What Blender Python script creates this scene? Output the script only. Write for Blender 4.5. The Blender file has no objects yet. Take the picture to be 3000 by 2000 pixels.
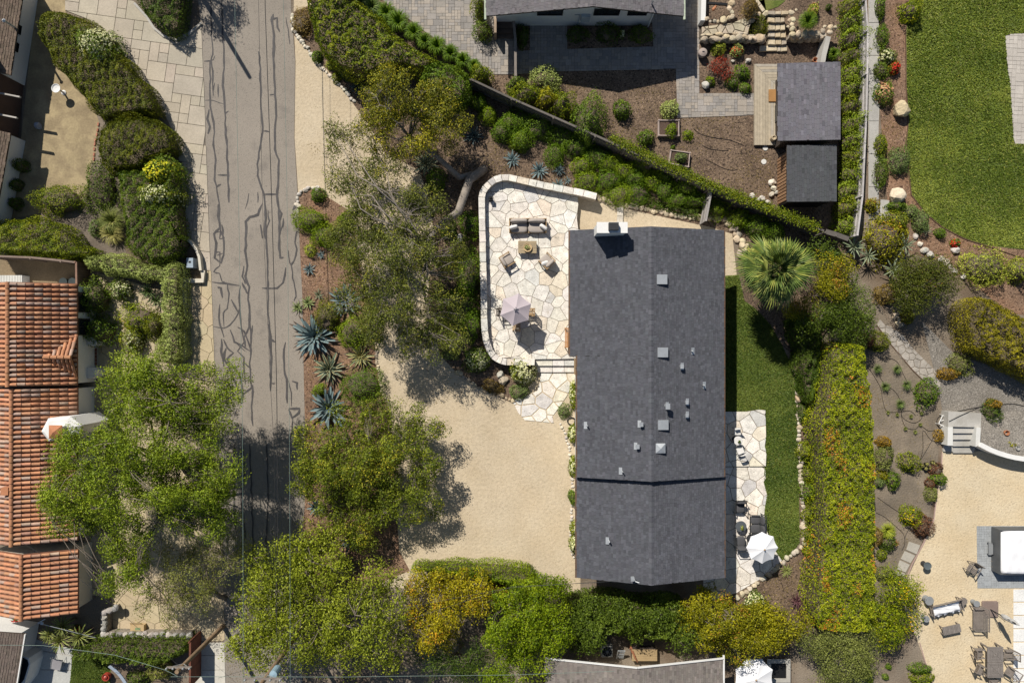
import bpy, math, random
import numpy as np
from mathutils import Vector, Matrix

random.seed(11)
RNG = np.random.default_rng(11)
SC = bpy.context.scene
COL = SC.collection
R = math.radians

# ------------------------------------------------------------------ camera, sky, sun, exposure
FLY = 45.0            # drone height above the street, metres
SUNV = Vector((-0.52, 0.88, 1.0)).normalized()      # towards the sun

cam = bpy.data.cameras.new('camera')
cam.sensor_width = 36.0
cam.sensor_fit = 'HORIZONTAL'
cam.lens = 24.3
cam.clip_start = 0.5
cam.clip_end = 2000
camo = bpy.data.objects.new('camera', cam)
camo.location = (0, 0, FLY)
COL.objects.link(camo)
SC.camera = camo

world = bpy.data.worlds.new('World')
SC.world = world
world.use_nodes = True
nt = world.node_tree
bg = nt.nodes['Background']
sky = nt.nodes.new('ShaderNodeTexSky')
sky.sky_type = 'NISHITA'
sky.sun_disc = False
sky.sun_elevation = math.asin(SUNV.z)
sky.sun_rotation = R(360 - math.degrees(math.atan2(0.52, 0.88)))
sky.air_density = 1.0
sky.dust_density = 0.6
nt.links.new(sky.outputs[0], bg.inputs['Color'])
bg.inputs['Strength'].default_value = 0.06

sun = bpy.data.lights.new('sun', 'SUN')
sun.energy = 5.0
sun.angle = R(0.55)
sun.color = (1.0, 0.945, 0.86)
suno = bpy.data.objects.new('sun', sun)
suno.rotation_euler = SUNV.to_track_quat('Z', 'Y').to_euler()
suno.location = (-40, 60, 80)
COL.objects.link(suno)

SC.view_settings.view_transform = 'Standard'
SC.view_settings.look = 'None'
SC.view_settings.gamma = 1.0
SC.view_settings.use_curve_mapping = False
SC.view_settings.exposure = 0.12
SC.cycles.max_bounces = 6
SC.cycles.diffuse_bounces = 2
SC.cycles.transparent_max_bounces = 6

# ------------------------------------------------------------------ survey sheets -> metres
SHEET = dict(A=(0, 0), B=(0, 600), C=(0, 1300), D=(750, 0), E=(750, 600), F=(750, 1300),
             G=(1500, 0), H=(1500, 600), I=(1500, 1300), J=(2200, 0), K=(2200, 600), L=(2200, 1300))
UN = 45.0             # survey units per metre at street level


def q(s, x, y):
    if s == 'S':
        return (x, y)
    o = SHEET[s]
    return (o[0] + x / 2.24, o[1] + y / 2.24)


def pp(txt):
    out = []; s = 'S'
    for t in txt.split():
        if t.isalpha():
            s = t
        else:
            a, b = t.split(',')
            out.append(q(s, float(a), float(b)))
    return out


def W(p, z=0.0):
    """plan position of a survey mark that lies z metres above the street"""
    k = (FLY - z) / FLY / UN
    return ((p[0] - 1500.0) * k, (1000.0 - p[1]) * k)


def PW(txt, z=0.0):
    return [W(p, z) for p in pp(txt)]


def ml(d, z=0.0):
    return d / UN * (FLY - z) / FLY


# ------------------------------------------------------------------ materials
def _n(t, typ, **kw):
    n = t.nodes.new(typ)
    for k, v in kw.items():
        setattr(n, k, v)
    return n


MATS = {}


def M(name, col=(.5, .5, .5), src='col', rough=.85, n1=(1.2, .18), n2=(25, .15), col2=None, mix2=(.4, .5, .12),
      bump=0.0, bscale=30, metal=0.0, spec=.3, speck=None, coat=0, col3=None, mix3=(1.5, .58, .06)):
    """noise-mottled surface. src: 'col' fixed colour, 'obj' the object's own colour, 'attr' per-face colour"""
    if name in MATS:
        return MATS[name]
    m = bpy.data.materials.new(name); m.use_nodes = True
    t = m.node_tree; L = t.links.new
    b = t.nodes['Principled BSDF']
    geo = _n(t, 'ShaderNodeNewGeometry')
    P = geo.outputs['Position']
    if src == 'obj':
        c = _n(t, 'ShaderNodeObjectInfo').outputs['Color']
    elif src == 'attr':
        c = _n(t, 'ShaderNodeAttribute', attribute_name='col').outputs['Color']
    else:
        r = _n(t, 'ShaderNodeRGB'); r.outputs[0].default_value = (*col, 1); c = r.outputs[0]

    def noise(scale, detail=4):
        n = _n(t, 'ShaderNodeTexNoise'); n.inputs['Scale'].default_value = scale
        n.inputs['Detail'].default_value = detail; L(P, n.inputs['Vector']); return n.outputs['Fac']

    def mixc(fac, a, bcol):
        mx = _n(t, 'ShaderNodeMix', data_type='RGBA'); L(fac, mx.inputs[0]); L(a, mx.inputs[6])
        mx.inputs[7].default_value = (*bcol, 1); return mx.outputs[2]

    def ramp(f, lo, hi, a=0.0, bb=1.0):
        mr = _n(t, 'ShaderNodeMapRange'); L(f, mr.inputs[0])
        mr.inputs[1].default_value = lo; mr.inputs[2].default_value = hi
        mr.inputs[3].default_value = a; mr.inputs[4].default_value = bb; return mr.outputs[0]
    if col2:
        c = mixc(ramp(noise(mix2[0], 6), mix2[1] - mix2[2], mix2[1] + mix2[2]), c, col2)
    if col3:
        c = mixc(ramp(noise(mix3[0], 8), mix3[1] - mix3[2], mix3[1] + mix3[2]), c, col3)
    if speck:
        v = _n(t, 'ShaderNodeTexVoronoi'); v.inputs['Scale'].default_value = speck[0]; L(P, v.inputs['Vector'])
        sp = _n(t, 'ShaderNodeSeparateColor'); L(v.outputs['Color'], sp.inputs[0])
        c = mixc(ramp(sp.outputs[0], speck[2], min(1, speck[2] + .2)), c, speck[1])
    for (s, a) in (n1, n2):
        if a:
            f = ramp(noise(s), .25, .75, 1 - a, 1 + a)
            vm = _n(t, 'ShaderNodeVectorMath', operation='SCALE'); L(c, vm.inputs[0]); L(f, vm.inputs['Scale']); c = vm.outputs[0]
    L(c, b.inputs['Base Color'])
    b.inputs['Roughness'].default_value = rough
    b.inputs['Metallic'].default_value = metal
    b.inputs['Specular IOR Level'].default_value = spec
    if coat:
        b.inputs['Coat Weight'].default_value = coat
    if bump:
        bp = _n(t, 'ShaderNodeBump'); bp.inputs['Strength'].default_value = min(1, bump)
        bp.inputs['Distance'].default_value = .05 * max(1, bump)
        L(noise(bscale, 5), bp.inputs['Height']); L(bp.outputs[0], b.inputs['Normal'])
    MATS[name] = m
    return m


def leaf_mat():
    m = bpy.data.materials.new('leaf'); m.use_nodes = True
    t = m.node_tree; L = t.links.new
    b = t.nodes['Principled BSDF']; out = t.nodes['Material Output']
    a = _n(t, 'ShaderNodeAttribute', attribute_name='col').outputs['Color']
    L(a, b.inputs['Base Color']); b.inputs['Roughness'].default_value = .5
    b.inputs['Specular IOR Level'].default_value = .18
    tr = _n(t, 'ShaderNodeBsdfTranslucent'); vm = _n(t, 'ShaderNodeVectorMath', operation='MULTIPLY')
    L(a, vm.inputs[0]); vm.inputs[1].default_value = (1.5, 1.45, .7); L(vm.outputs[0], tr.inputs[0])
    mx = _n(t, 'ShaderNodeMixShader'); mx.inputs[0].default_value = .16
    L(b.outputs[0], mx.inputs[1]); L(tr.outputs[0], mx.inputs[2]); L(mx.outputs[0], out.inputs[0])
    return m


LEAF = leaf_mat()
BARK = M('bark', (.20, .165, .13), n1=(3, .3), n2=(30, .3), rough=.95, bump=.6, bscale=25)
BARKP = M('pale_bark', (.25, .215, .18), n1=(3, .3), n2=(30, .3), rough=.95, bump=.6, bscale=25)
TWIG = M('twig', (.13, .10, .07), n2=(20, .25), rough=.95)


def glass():
    m = M('window_glass', (.015, .02, .025), rough=.08, n1=(1, 0), n2=(1, 0), spec=.6)
    return m


# ------------------------------------------------------------------ mesh helpers
def ccw(poly):
    a = sum(poly[i - 1][0] * poly[i][1] - poly[i][0] * poly[i - 1][1] for i in range(len(poly)))
    return list(poly) if a > 0 else list(poly)[::-1]


class MB:
    def __init__(s):
        s.v = []; s.f = []; s.c = []

    def add(s, vs, fs, c=None):
        o = len(s.v); s.v += [tuple(v) for v in vs]
        s.f += [tuple(i + o for i in f) for f in fs]
        s.c += [c or (.5, .5, .5)] * len(fs)
        return s

    def box(s, cx, cy, cz, dx, dy, dz, rz=0, c=None, rx=0, ry=0):
        m = Matrix.Translation((cx, cy, cz)) @ Matrix.Rotation(rz, 4, 'Z') @ Matrix.Rotation(ry, 4, 'Y') @ Matrix.Rotation(rx, 4, 'X')
        vs = [m @ Vector((a * dx / 2, b * dy / 2, e * dz / 2)) for a, b, e in
              ((-1, -1, -1), (1, -1, -1), (1, 1, -1), (-1, 1, -1), (-1, -1, 1), (1, -1, 1), (1, 1, 1), (-1, 1, 1))]
        return s.add(vs, [(3, 2, 1, 0), (4, 5, 6, 7), (0, 1, 5, 4), (1, 2, 6, 5), (2, 3, 7, 6), (3, 0, 4, 7)], c)

    def prism(s, poly, z0, z1, c=None, bev=0.0):
        p = ccw(poly); n = len(p)
        if bev:
            cx = sum(a for a, b in p) / n; cy = sum(b for a, b in p) / n
            r = max(.05, max(math.hypot(a - cx, b - cy) for a, b in p)); k = max(.3, 1 - bev / r)
            t = [(cx + (a - cx) * k, cy + (b - cy) * k) for a, b in p]
            vs = [(a, b, z0) for a, b in p] + [(a, b, z1 - bev * .7) for a, b in p] + [(a, b, z1) for a, b in t]
            fs = [(i, (i + 1) % n, n + (i + 1) % n, n + i) for i in range(n)]
            fs += [(n + i, n + (i + 1) % n, 2 * n + (i + 1) % n, 2 * n + i) for i in range(n)]
            fs.append(tuple(range(2 * n, 3 * n)))
        else:
            vs = [(a, b, z0) for a, b in p] + [(a, b, z1) for a, b in p]
            fs = [(i, (i + 1) % n, n + (i + 1) % n, n + i) for i in range(n)] + [tuple(range(n, 2 * n)), tuple(range(n))[::-1]]
        return s.add(vs, fs, c)

    def bar(s, p, qv, w, h, c=None):
        p = Vector(p); qv = Vector(qv); d = qv - p; L = d.length
        if L < 1e-5: return s
        d.normalize(); up = Vector((0, 0, 1))
        if abs(d.z) > .95: up = Vector((1, 0, 0))
        a = d.cross(up).normalized(); b = a.cross(d).normalized()
        vs = []
        for e in (p, qv):
            for i, j in ((-1, -1), (1, -1), (1, 1), (-1, 1)):
                vs.append(e + a * i * w / 2 + b * j * h / 2)
        return s.add(vs, [(0, 1, 2, 3), (7, 6, 5, 4), (0, 4, 5, 1), (1, 5, 6, 2), (2, 6, 7, 3), (3, 7, 4, 0)], c)

    def tube(s, pts, rad, n=6, c=None, cap=True):
        pts = [Vector(p) for p in pts]; m = len(pts)
        if isinstance(rad, (int, float)): rad = [rad] * m
        vs = []; ref = Vector((.31, .2, .93)).normalized()
        for i, p in enumerate(pts):
            d = (pts[min(i + 1, m - 1)] - pts[max(i - 1, 0)])
            d = d.normalized() if d.length > 1e-6 else Vector((0, 0, 1))
            a = d.cross(ref)
            if a.length < .05: a = d.cross(Vector((1, 0, 0)))
            a.normalize(); b = d.cross(a)
            for k in range(n):
                t = 2 * math.pi * k / n
                vs.append(p + (a * math.cos(t) + b * math.sin(t)) * rad[i])
        fs = [(i * n + k, i * n + (k + 1) % n, (i + 1) * n + (k + 1) % n, (i + 1) * n + k) for i in range(m - 1) for k in range(n)]
        if cap:
            fs += [tuple(range(n))[::-1], tuple(range((m - 1) * n, m * n))]
        return s.add(vs, fs, c)

    def lathe(s, prof, n=16, cx=0, cy=0, c=None):
        vs = []; m = len(prof)
        for r, z in prof:
            for k in range(n):
                t = 2 * math.pi * k / n
                vs.append((cx + r * math.cos(t), cy + r * math.sin(t), z))
        fs = [(i * n + k, i * n + (k + 1) % n, (i + 1) * n + (k + 1) % n, (i + 1) * n + k) for i in range(m - 1) for k in range(n)]
        fs += [tuple(range(n))[::-1], tuple(range((m - 1) * n, m * n))]
        return s.add(vs, fs, c)

    def build(s, name, mat, parent=None, smooth=False, attr=False):
        me = bpy.data.meshes.new(name); me.from_pydata(s.v, [], s.f)
        if smooth:
            me.polygons.foreach_set('use_smooth', [True] * len(me.polygons))
        if attr:
            a = me.attributes.new('col', 'FLOAT_COLOR', 'FACE')
            a.data.foreach_set('color', np.array([(*c[:3], 1.0) for c in s.c], dtype=np.float32).ravel())
        me.materials.append(mat); me.update()
        return link(name, me, parent)


def link(name, data, parent=None, color=None):
    o = bpy.data.objects.new(name, data); COL.objects.link(o)
    if parent is not None: o.parent = parent
    if color is not None: o.color = (*color[:3], 1)
    return o


def tag(o, label, cat, group=None):
    o['label'] = label; o['category'] = cat
    if group: o['group'] = group
    return o


def thing(name, label, cat, loc=(0, 0, 0), rz=0, group=None):
    o = link(name, None); o.location = loc; o.rotation_euler = (0, 0, rz); o.empty_display_size = .3
    return tag(o, label, cat, group)


def struct(o):
    o['kind'] = 'structure'; return o


def stuff(o):
    o['kind'] = 'stuff'; return o


def sheet(name, poly, z, mat):
    """flat piece of ground"""
    return struct(MB().add([(a, b, z) for a, b in ccw(poly)], [tuple(range(len(poly)))]).build(name, mat))


def jit(c, a=.12, h=0.0):
    k = 1 + random.uniform(-a, a); return tuple(max(0.002, x * k * (1 + random.uniform(-h, h))) for x in c[:3])


def pieces(parent, name, polys, z0, z1, mobj, mattr, cols, bev=.012, limit=300, tilt=0.0, rest='pieces'):
    """each polygon becomes a solid of its own: the ones nearest the middle of the picture as parts, any excess as one mass"""
    polys = [p for p in polys if len(p) > 2]
    polys.sort(key=lambda p: p[0][0] ** 2 + p[0][1] ** 2)
    for p in polys[:limit]:
        dz = random.uniform(-tilt, tilt)
        link(name, _pm(p, z0, z1 + dz, bev, mobj, name), parent, cols())
    if len(polys) > limit:
        mb = MB()
        for p in polys[limit:]:
            mb.prism(p, z0, z1 + random.uniform(-tilt, tilt), cols(), bev)
        stuff(mb.build(rest, mattr, parent, attr=True))


def _pm(p, z0, z1, bev, mat, name):
    b = MB().prism(p, z0, z1, None, bev)
    me = bpy.data.meshes.new(name); me.from_pydata(b.v, [], b.f); me.materials.append(mat); me.update()
    return me


# ---- plane geometry
def inset(poly, d):
    """shrink a convex polygon by d"""
    p = ccw(poly); out = list(p)
    for i in range(len(p)):
        a = p[i - 1]; b = p[i]
        ex, ey = b[0] - a[0], b[1] - a[1]; l = math.hypot(ex, ey)
        if l < 1e-6: continue
        nx, ny = -ey / l, ex / l
        out = clip_half(out, (a[0] + nx * d, a[1] + ny * d), (nx, ny))
        if len(out) < 3: return []
    return out


def clip_half(poly, o, n):
    out = []
    for i in range(len(poly)):
        a = poly[i - 1]; b = poly[i]
        da = (a[0] - o[0]) * n[0] + (a[1] - o[1]) * n[1]; db = (b[0] - o[0]) * n[0] + (b[1] - o[1]) * n[1]
        if (da >= 0) != (db >= 0):
            t = da / (da - db); out.append((a[0] + (b[0] - a[0]) * t, a[1] + (b[1] - a[1]) * t))
        if db >= 0: out.append(b)
    return out


def clip_convex(subject, conv):
    c = ccw(conv); out = list(subject)
    for i in range(len(c)):
        a = c[i - 1]; b = c[i]; ex, ey = b[0] - a[0], b[1] - a[1]
        out = clip_half(out, a, (-ey, ex))
        if len(out) < 3: return []
    return out


def inside(poly, X, Y):
    X = np.asarray(X); Y = np.asarray(Y); r = np.zeros(X.shape, bool); n = len(poly)
    for i in range(n):
        x1, y1 = poly[i - 1]; x2, y2 = poly[i]
        if y1 == y2: continue
        c = ((y1 > Y) != (y2 > Y)) & (X < (x2 - x1) * (Y - y1) / (y2 - y1) + x1)
        r ^= c
    return r


def edge_dist(poly, X, Y):
    d = np.full(X.shape, 1e9); nx = np.zeros(X.shape); ny = np.zeros(X.shape)
    for i in range(len(poly)):
        ax, ay = poly[i - 1]; bx, by = poly[i]; ex, ey = bx - ax, by - ay; l2 = ex * ex + ey * ey
        if l2 < 1e-9: continue
        t = np.clip(((X - ax) * ex + (Y - ay) * ey) / l2, 0, 1)
        qx = X - ax - t * ex; qy = Y - ay - t * ey; dd = np.hypot(qx, qy)
        m = dd < d; d = np.where(m, dd, d); nx = np.where(m, -qx, nx); ny = np.where(m, -qy, ny)
    l = np.maximum(1e-6, np.hypot(nx, ny))
    return d, nx / l, ny / l


def rand_in(poly, n, rng=RNG):
    xs = [p[0] for p in poly]; ys = [p[1] for p in poly]; X = np.zeros(0); Y = np.zeros(0)
    while len(X) < n:
        x = rng.uniform(min(xs), max(xs), n * 2); y = rng.uniform(min(ys), max(ys), n * 2)
        m = inside(poly, x, y); X = np.concatenate([X, x[m]]); Y = np.concatenate([Y, y[m]])
    return X[:n], Y[:n]


def area(poly):
    return abs(sum(poly[i - 1][0] * poly[i][1] - poly[i][0] * poly[i - 1][1] for i in range(len(poly)))) / 2


def crazy(poly, spacing, joint, seed=1, jitter=.42, out=None):
    """irregular paving: one convex cell per seed, cut to the outline, with open joints"""
    rr = random.Random(seed); xs = [p[0] for p in poly]; ys = [p[1] for p in poly]
    seeds = []; y = min(ys) - spacing; k = 0
    while y < max(ys) + spacing:
        x = min(xs) - spacing + (k % 2) * spacing / 2
        while x < max(xs) + spacing:
            seeds.append((x + rr.uniform(-jitter, jitter) * spacing, y + rr.uniform(-jitter, jitter) * spacing)); x += spacing
        y += spacing * .88; k += 1
    res = []
    for i, s in enumerate(seeds):
        cell = [(s[0] - 2 * spacing, s[1] - 2 * spacing), (s[0] + 2 * spacing, s[1] - 2 * spacing), (s[0] + 2 * spacing, s[1] + 2 * spacing), (s[0] - 2 * spacing, s[1] + 2 * spacing)]
        for j, t in enumerate(seeds):
            if i == j: continue
            dx, dy = s[0] - t[0], s[1] - t[1]
            if dx * dx + dy * dy > 9 * spacing * spacing: continue
            cell = clip_half(cell, ((s[0] + t[0]) / 2, (s[1] + t[1]) / 2), (dx, dy))
            if len(cell) < 3: break
        if len(cell) < 3: continue
        cell = inset(cell, joint / 2)
        if len(cell) < 3: continue
        c = clip_convex(list(poly), cell)
        # drop coincident corners
        c2 = []
        for p in c:
            if not c2 or math.hypot(p[0] - c2[-1][0], p[1] - c2[-1][1]) > .015: c2.append(p)
        if len(c2) > 2 and math.hypot(c2[0][0] - c2[-1][0], c2[0][1] - c2[-1][1]) < .015: c2.pop()
        if len(c2) > 2 and area(c2) > .012: res.append(c2)
    return res


def ashlar(poly, cell, joint, ang=0.0, seed=1, big=.45):
    """coursed paving of mixed rectangles (1x1, 2x1, 1x2, 2x2 of the module) cut to the outline"""
    rr = random.Random(seed); ca, sa = math.cos(ang), math.sin(ang)
    loc = [(x * ca + y * sa, -x * sa + y * ca) for x, y in poly]
    x0 = min(p[0] for p in loc); x1 = max(p[0] for p in loc); y0 = min(p[1] for p in loc); y1 = max(p[1] for p in loc)
    nx = int((x1 - x0) / cell) + 2; ny = int((y1 - y0) / cell) + 2
    used = np.zeros((nx + 2, ny + 2), bool); res = []
    for j in range(ny):
        for i in range(nx):
            if used[i, j]: continue
            w, h = rr.choice([(1, 1), (2, 1), (1, 2), (2, 2), (2, 1), (3, 2)]) if rr.random() < big + .4 else (1, 1)
            while w > 1 and used[i:i + w, j:j + h].any(): w -= 1
            if used[i:i + w, j:j + h].any(): h = 1
            used[i:i + w, j:j + h] = True
            a = x0 + i * cell; b = y0 + j * cell
            rect = [(a + joint / 2, b + joint / 2), (a + w * cell - joint / 2, b + joint / 2), (a + w * cell - joint / 2, b + h * cell - joint / 2), (a + joint / 2, b + h * cell - joint / 2)]
            c = clip_convex(loc, rect)
            if len(c) > 2 and area(c) > .15 * cell * cell:
                res.append([(p[0] * ca - p[1] * sa, p[0] * sa + p[1] * ca) for p in c])
    return res


def lump(p, seed, f):
    r = np.random.default_rng(seed); out = np.zeros(len(p))
    for k in range(7):
        d = r.normal(size=p.shape[1]); d /= np.linalg.norm(d)
        out += np.sin(p @ d * f * r.uniform(.6, 2.0) + r.uniform(0, 6.28))
    return out / 2.4


# ------------------------------------------------------------------ foliage
# palette: dark, middle, light leaf; optional accent leaf and its share
PAL = dict(
    hedge=((.030, .056, .009), (.075, .110, .016), (.150, .175, .030)),
    hedgeolive=((.045, .058, .010), (.095, .105, .014), (.165, .155, .020)),
    laurel=((.045, .072, .008), (.125, .150, .014), (.240, .230, .022)),
    dkgreen=((.028, .050, .012), (.055, .085, .018), (.095, .125, .028)),
    green=((.040, .075, .012), (.085, .130, .020), (.150, .190, .035)),
    mound=((.070, .110, .008), (.140, .190, .012), (.220, .260, .020)),
    pepper=((.075, .110, .014), (.160, .205, .028), (.260, .290, .050)),
    pepper2=((.090, .110, .016), (.180, .200, .030), (.280, .290, .050)),
    oak=((.050, .060, .022), (.110, .122, .042), (.200, .200, .065), (.30, .26, .06), .08),
    oaky=((.065, .072, .018), (.150, .150, .032), (.280, .250, .045), (.40, .32, .04), .18),
    grey=((.075, .085, .040), (.150, .160, .080), (.240, .245, .130)),
    sparse=((.090, .095, .040), (.170, .170, .075), (.250, .240, .110)),
    silver=((.130, .150, .085), (.270, .300, .180), (.400, .420, .270)),
    gold=((.120, .105, .010), (.270, .220, .015), (.430, .340, .025), (.50, .24, .03), .10),
    golden=((.080, .080, .008), (.190, .175, .014), (.330, .275, .022), (.34, .15, .05), .04),
    lime=((.060, .095, .006), (.140, .185, .010), (.240, .270, .018)),
    longhedge=((.066, .090, .010), (.185, .210, .014), (.345, .325, .022), (.50, .19, .05), .075),
    bluegrey=((.060, .085, .050), (.120, .160, .095), (.200, .240, .150)),
    citrus=((.060, .090, .006), (.150, .180, .010), (.280, .270, .018), (.75, .42, .02), .006),
    red=((.080, .012, .014), (.200, .025, .030), (.330, .060, .060)),
    purple=((.050, .025, .028), (.130, .055, .065), (.240, .110, .120)),
    rust=((.090, .055, .014), (.210, .120, .025), (.360, .210, .040)),
    brown=((.070, .045, .025), (.170, .110, .060), (.280, .190, .110)),
    straw=((.150, .125, .080), (.300, .260, .180), (.430, .380, .280)),
    lawn=((.050, .085, .010), (.095, .140, .018), (.180, .195, .040)),
    aloe=((.050, .075, .040), (.110, .150, .080), (.190, .230, .130)),
    whitefl=((.70, .70, .66), (.80, .79, .74), (.85, .84, .80)),
    yellowfl=((.70, .50, .02), (.80, .62, .05), (.85, .75, .25)),
    redfl=((.50, .02, .03), (.65, .04, .05), (.75, .08, .10)),
    pinkfl=((.55, .20, .28), (.70, .38, .42), (.80, .60, .60)),
    varieg=((.110, .130, .030), (.240, .260, .060), (.440, .420, .120)),
)


LG = 1.36


def leafcol(n, pal, bias=None, P=None, seed=0, rng=RNG):
    p = PAL[pal]; d, m, l = (np.array(x) for x in p[:3])
    t = rng.normal(.42, .27, n)
    if bias is not None: t = t + bias
    t = np.clip(t, 0, 1)[:, None]
    c = np.where(t < .5, d + (m - d) * t * 2, m + (l - m) * (t - .5) * 2)
    if len(p) > 3:
        f = rng.random(n)
        if P is not None:
            f = f - .34 * np.clip(lump(P, seed + 77, 2.2) - .35, 0, 1) + .08
        k = f < p[4]
        c[k] = np.array(p[3]) * rng.uniform(.6, 1.2, (k.sum(), 1))
    return np.minimum(.85, c * LG * np.array([.99, 1.05, .48]) * rng.uniform(.82, 1.18, (n, 1)))


def leaf_obj(name, C, N, size, cols, parent=None, aspect=.55, T=None, rng=RNG):
    """one small folded blade per row of C"""
    n = len(C); N = N / np.maximum(1e-6, np.linalg.norm(N, axis=1))[:, None]
    if T is None: T = rng.normal(size=(n, 3))
    T = T - N * (T * N).sum(1)[:, None]; T /= np.maximum(1e-6, np.linalg.norm(T, axis=1))[:, None]
    B = np.cross(N, T); s = np.broadcast_to(np.asarray(size), (n,))[:, None] * rng.uniform(.7, 1.3, (n, 1))
    V = np.empty((n, 4, 3))
    V[:, 0] = C - T * s * .5; V[:, 2] = C + T * s * .5 - N * s * .12
    mid = C - T * s * .05
    V[:, 1] = mid + B * s * aspect * .5 + N * s * .1; V[:, 3] = mid - B * s * aspect * .5 + N * s * .1
    me = bpy.data.meshes.new(name)
    me.vertices.add(4 * n); me.vertices.foreach_set('co', V.astype(np.float32).ravel())
    me.loops.add(4 * n); me.loops.foreach_set('vertex_index', np.arange(4 * n, dtype=np.int32))
    me.polygons.add(n); me.polygons.foreach_set('loop_start', np.arange(0, 4 * n, 4, dtype=np.int32))
    me.polygons.foreach_set('loop_total', np.full(n, 4, dtype=np.int32))
    a = me.attributes.new('col', 'FLOAT_COLOR', 'FACE')
    a.data.foreach_set('color', np.concatenate([cols, np.ones((n, 1))], 1).astype(np.float32).ravel())
    me.materials.append(LEAF); me.update(calc_edges=True)
    global LEAFCOUNT
    LEAFCOUNT += n
    return link(name, me, parent)


LEAFCOUNT = 0
CORE = ([(math.cos(a) * r, math.sin(a) * r, z) for r, z in ((1, 0), (.95, .45), (.6, .8), (.05, 1)) for a in [k * .785 for k in range(8)]],
        [(i * 8 + k, i * 8 + (k + 1) % 8, (i + 1) * 8 + (k + 1) % 8, (i + 1) * 8 + k) for i in range(3) for k in range(8)])
_seed = [100]


def nseed():
    _seed[0] += 1; return _seed[0]


def stems(parent, pts, r, mat=TWIG, name='stem'):
    mb = MB()
    for p in pts:
        mb.tube([(0, 0, -.03), (p[0] * .45, p[1] * .45, p[2] * .55), p], [r, r * .7, r * .3], 5)
    stuff(mb.build('stems', mat, parent, smooth=True))


def dome_leaves(parent, name, rx, ry, h, pal, leaf, dens, rough=.13, aspect=.55, z0=0.0, lf=3.0, spread=.7, low=-.15):
    """leaves through the outer shell of a lumpy dome about the parent's foot"""
    sd = nseed()
    A = 2 * math.pi * ((rx * ry) ** .8 + 2 * (max(rx, ry) * h) ** .8) / 3 ** 1 * .75
    n = int(max(60, min(11000, dens * .98 * A / (leaf * leaf * aspect * .5))))
    d = RNG.normal(size=(n, 3)); d /= np.linalg.norm(d, axis=1)[:, None]
    d[:, 2] = np.where(d[:, 2] < low, -d[:, 2], d[:, 2])
    rm = (rx + ry + h) / 3
    lu = lump(d * rm, sd, lf / max(.5, rm ** .5))
    l2 = lump(d * rm, sd + 9, 3.2 * lf / max(.5, rm ** .5))
    rad = 1.04 * (1 + rough * lu + .55 * rough * l2) * (1 - np.minimum(.45, RNG.exponential(.085, n))) + np.where(RNG.random(n) < .10, RNG.random(n) * .20, 0)
    lu = .6 * lu + .6 * l2
    C = d * np.array([rx, ry, h]) * rad[:, None]; C[:, 2] += z0
    Nn = d / np.array([rx, ry, h]); Nn /= np.linalg.norm(Nn, axis=1)[:, None]
    N = Nn + RNG.normal(size=(n, 3)) * spread + np.array([0, 0, .35])
    cols = leafcol(n, pal, .16 * lu, C, sd)
    C[:, 2] = np.maximum(C[:, 2], .02)
    if h > .3:
        v = [(x * rx * .74, y * ry * .74, max(0, z * h * .76) + z0) for x, y, z in CORE[0]]
        MB().add(v, CORE[1]).build('twig_filler', TWIG, parent)  # solid core added inside the leaves to block light leaking through
    return leaf_obj(name, C, N, leaf, cols, parent, aspect)


def shrub(name, label, cat, spot, r, h, pal, leaf=.085, dens=1.0, group=None, flowers=None, rough=.17, z=0.0, aspect=.55, fl=110):
    p = q(*spot); zc = z + h * .5; x, y = W(p, zc)
    rx = ml(r[0] / 2.24, zc) * 1.08; ry = ml(r[1] / 2.24, zc) * 1.08
    t = thing(name, label, cat, (x, y, z), 0, group)
    dome_leaves(t, 'foliage', rx, ry, h, pal, leaf, dens, rough, aspect)
    stems(t, [(random.uniform(-.5, .5) * rx, random.uniform(-.5, .5) * ry, h * random.uniform(.6, .85)) for k in range(5)], max(.012, h * .02))
    if flowers:
        n = int(fl * 3.14 * rx * ry) + 6
        d = RNG.normal(size=(n, 3)); d[:, 2] = abs(d[:, 2]) + .25; d /= np.linalg.norm(d, axis=1)[:, None]
        C = np.concatenate([d * np.array([rx, ry, h]) * RNG.uniform(.94, 1.06, (n, 1))] * 2); C[:, 2] += .02
        N = np.concatenate([d, d]) + RNG.normal(size=(2 * n, 3)) * .25
        stuff(leaf_obj('flowers', C, N, .125, np.minimum(.85, leafcol(2 * n, flowers) / LG), t, .9))
    return t


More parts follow.
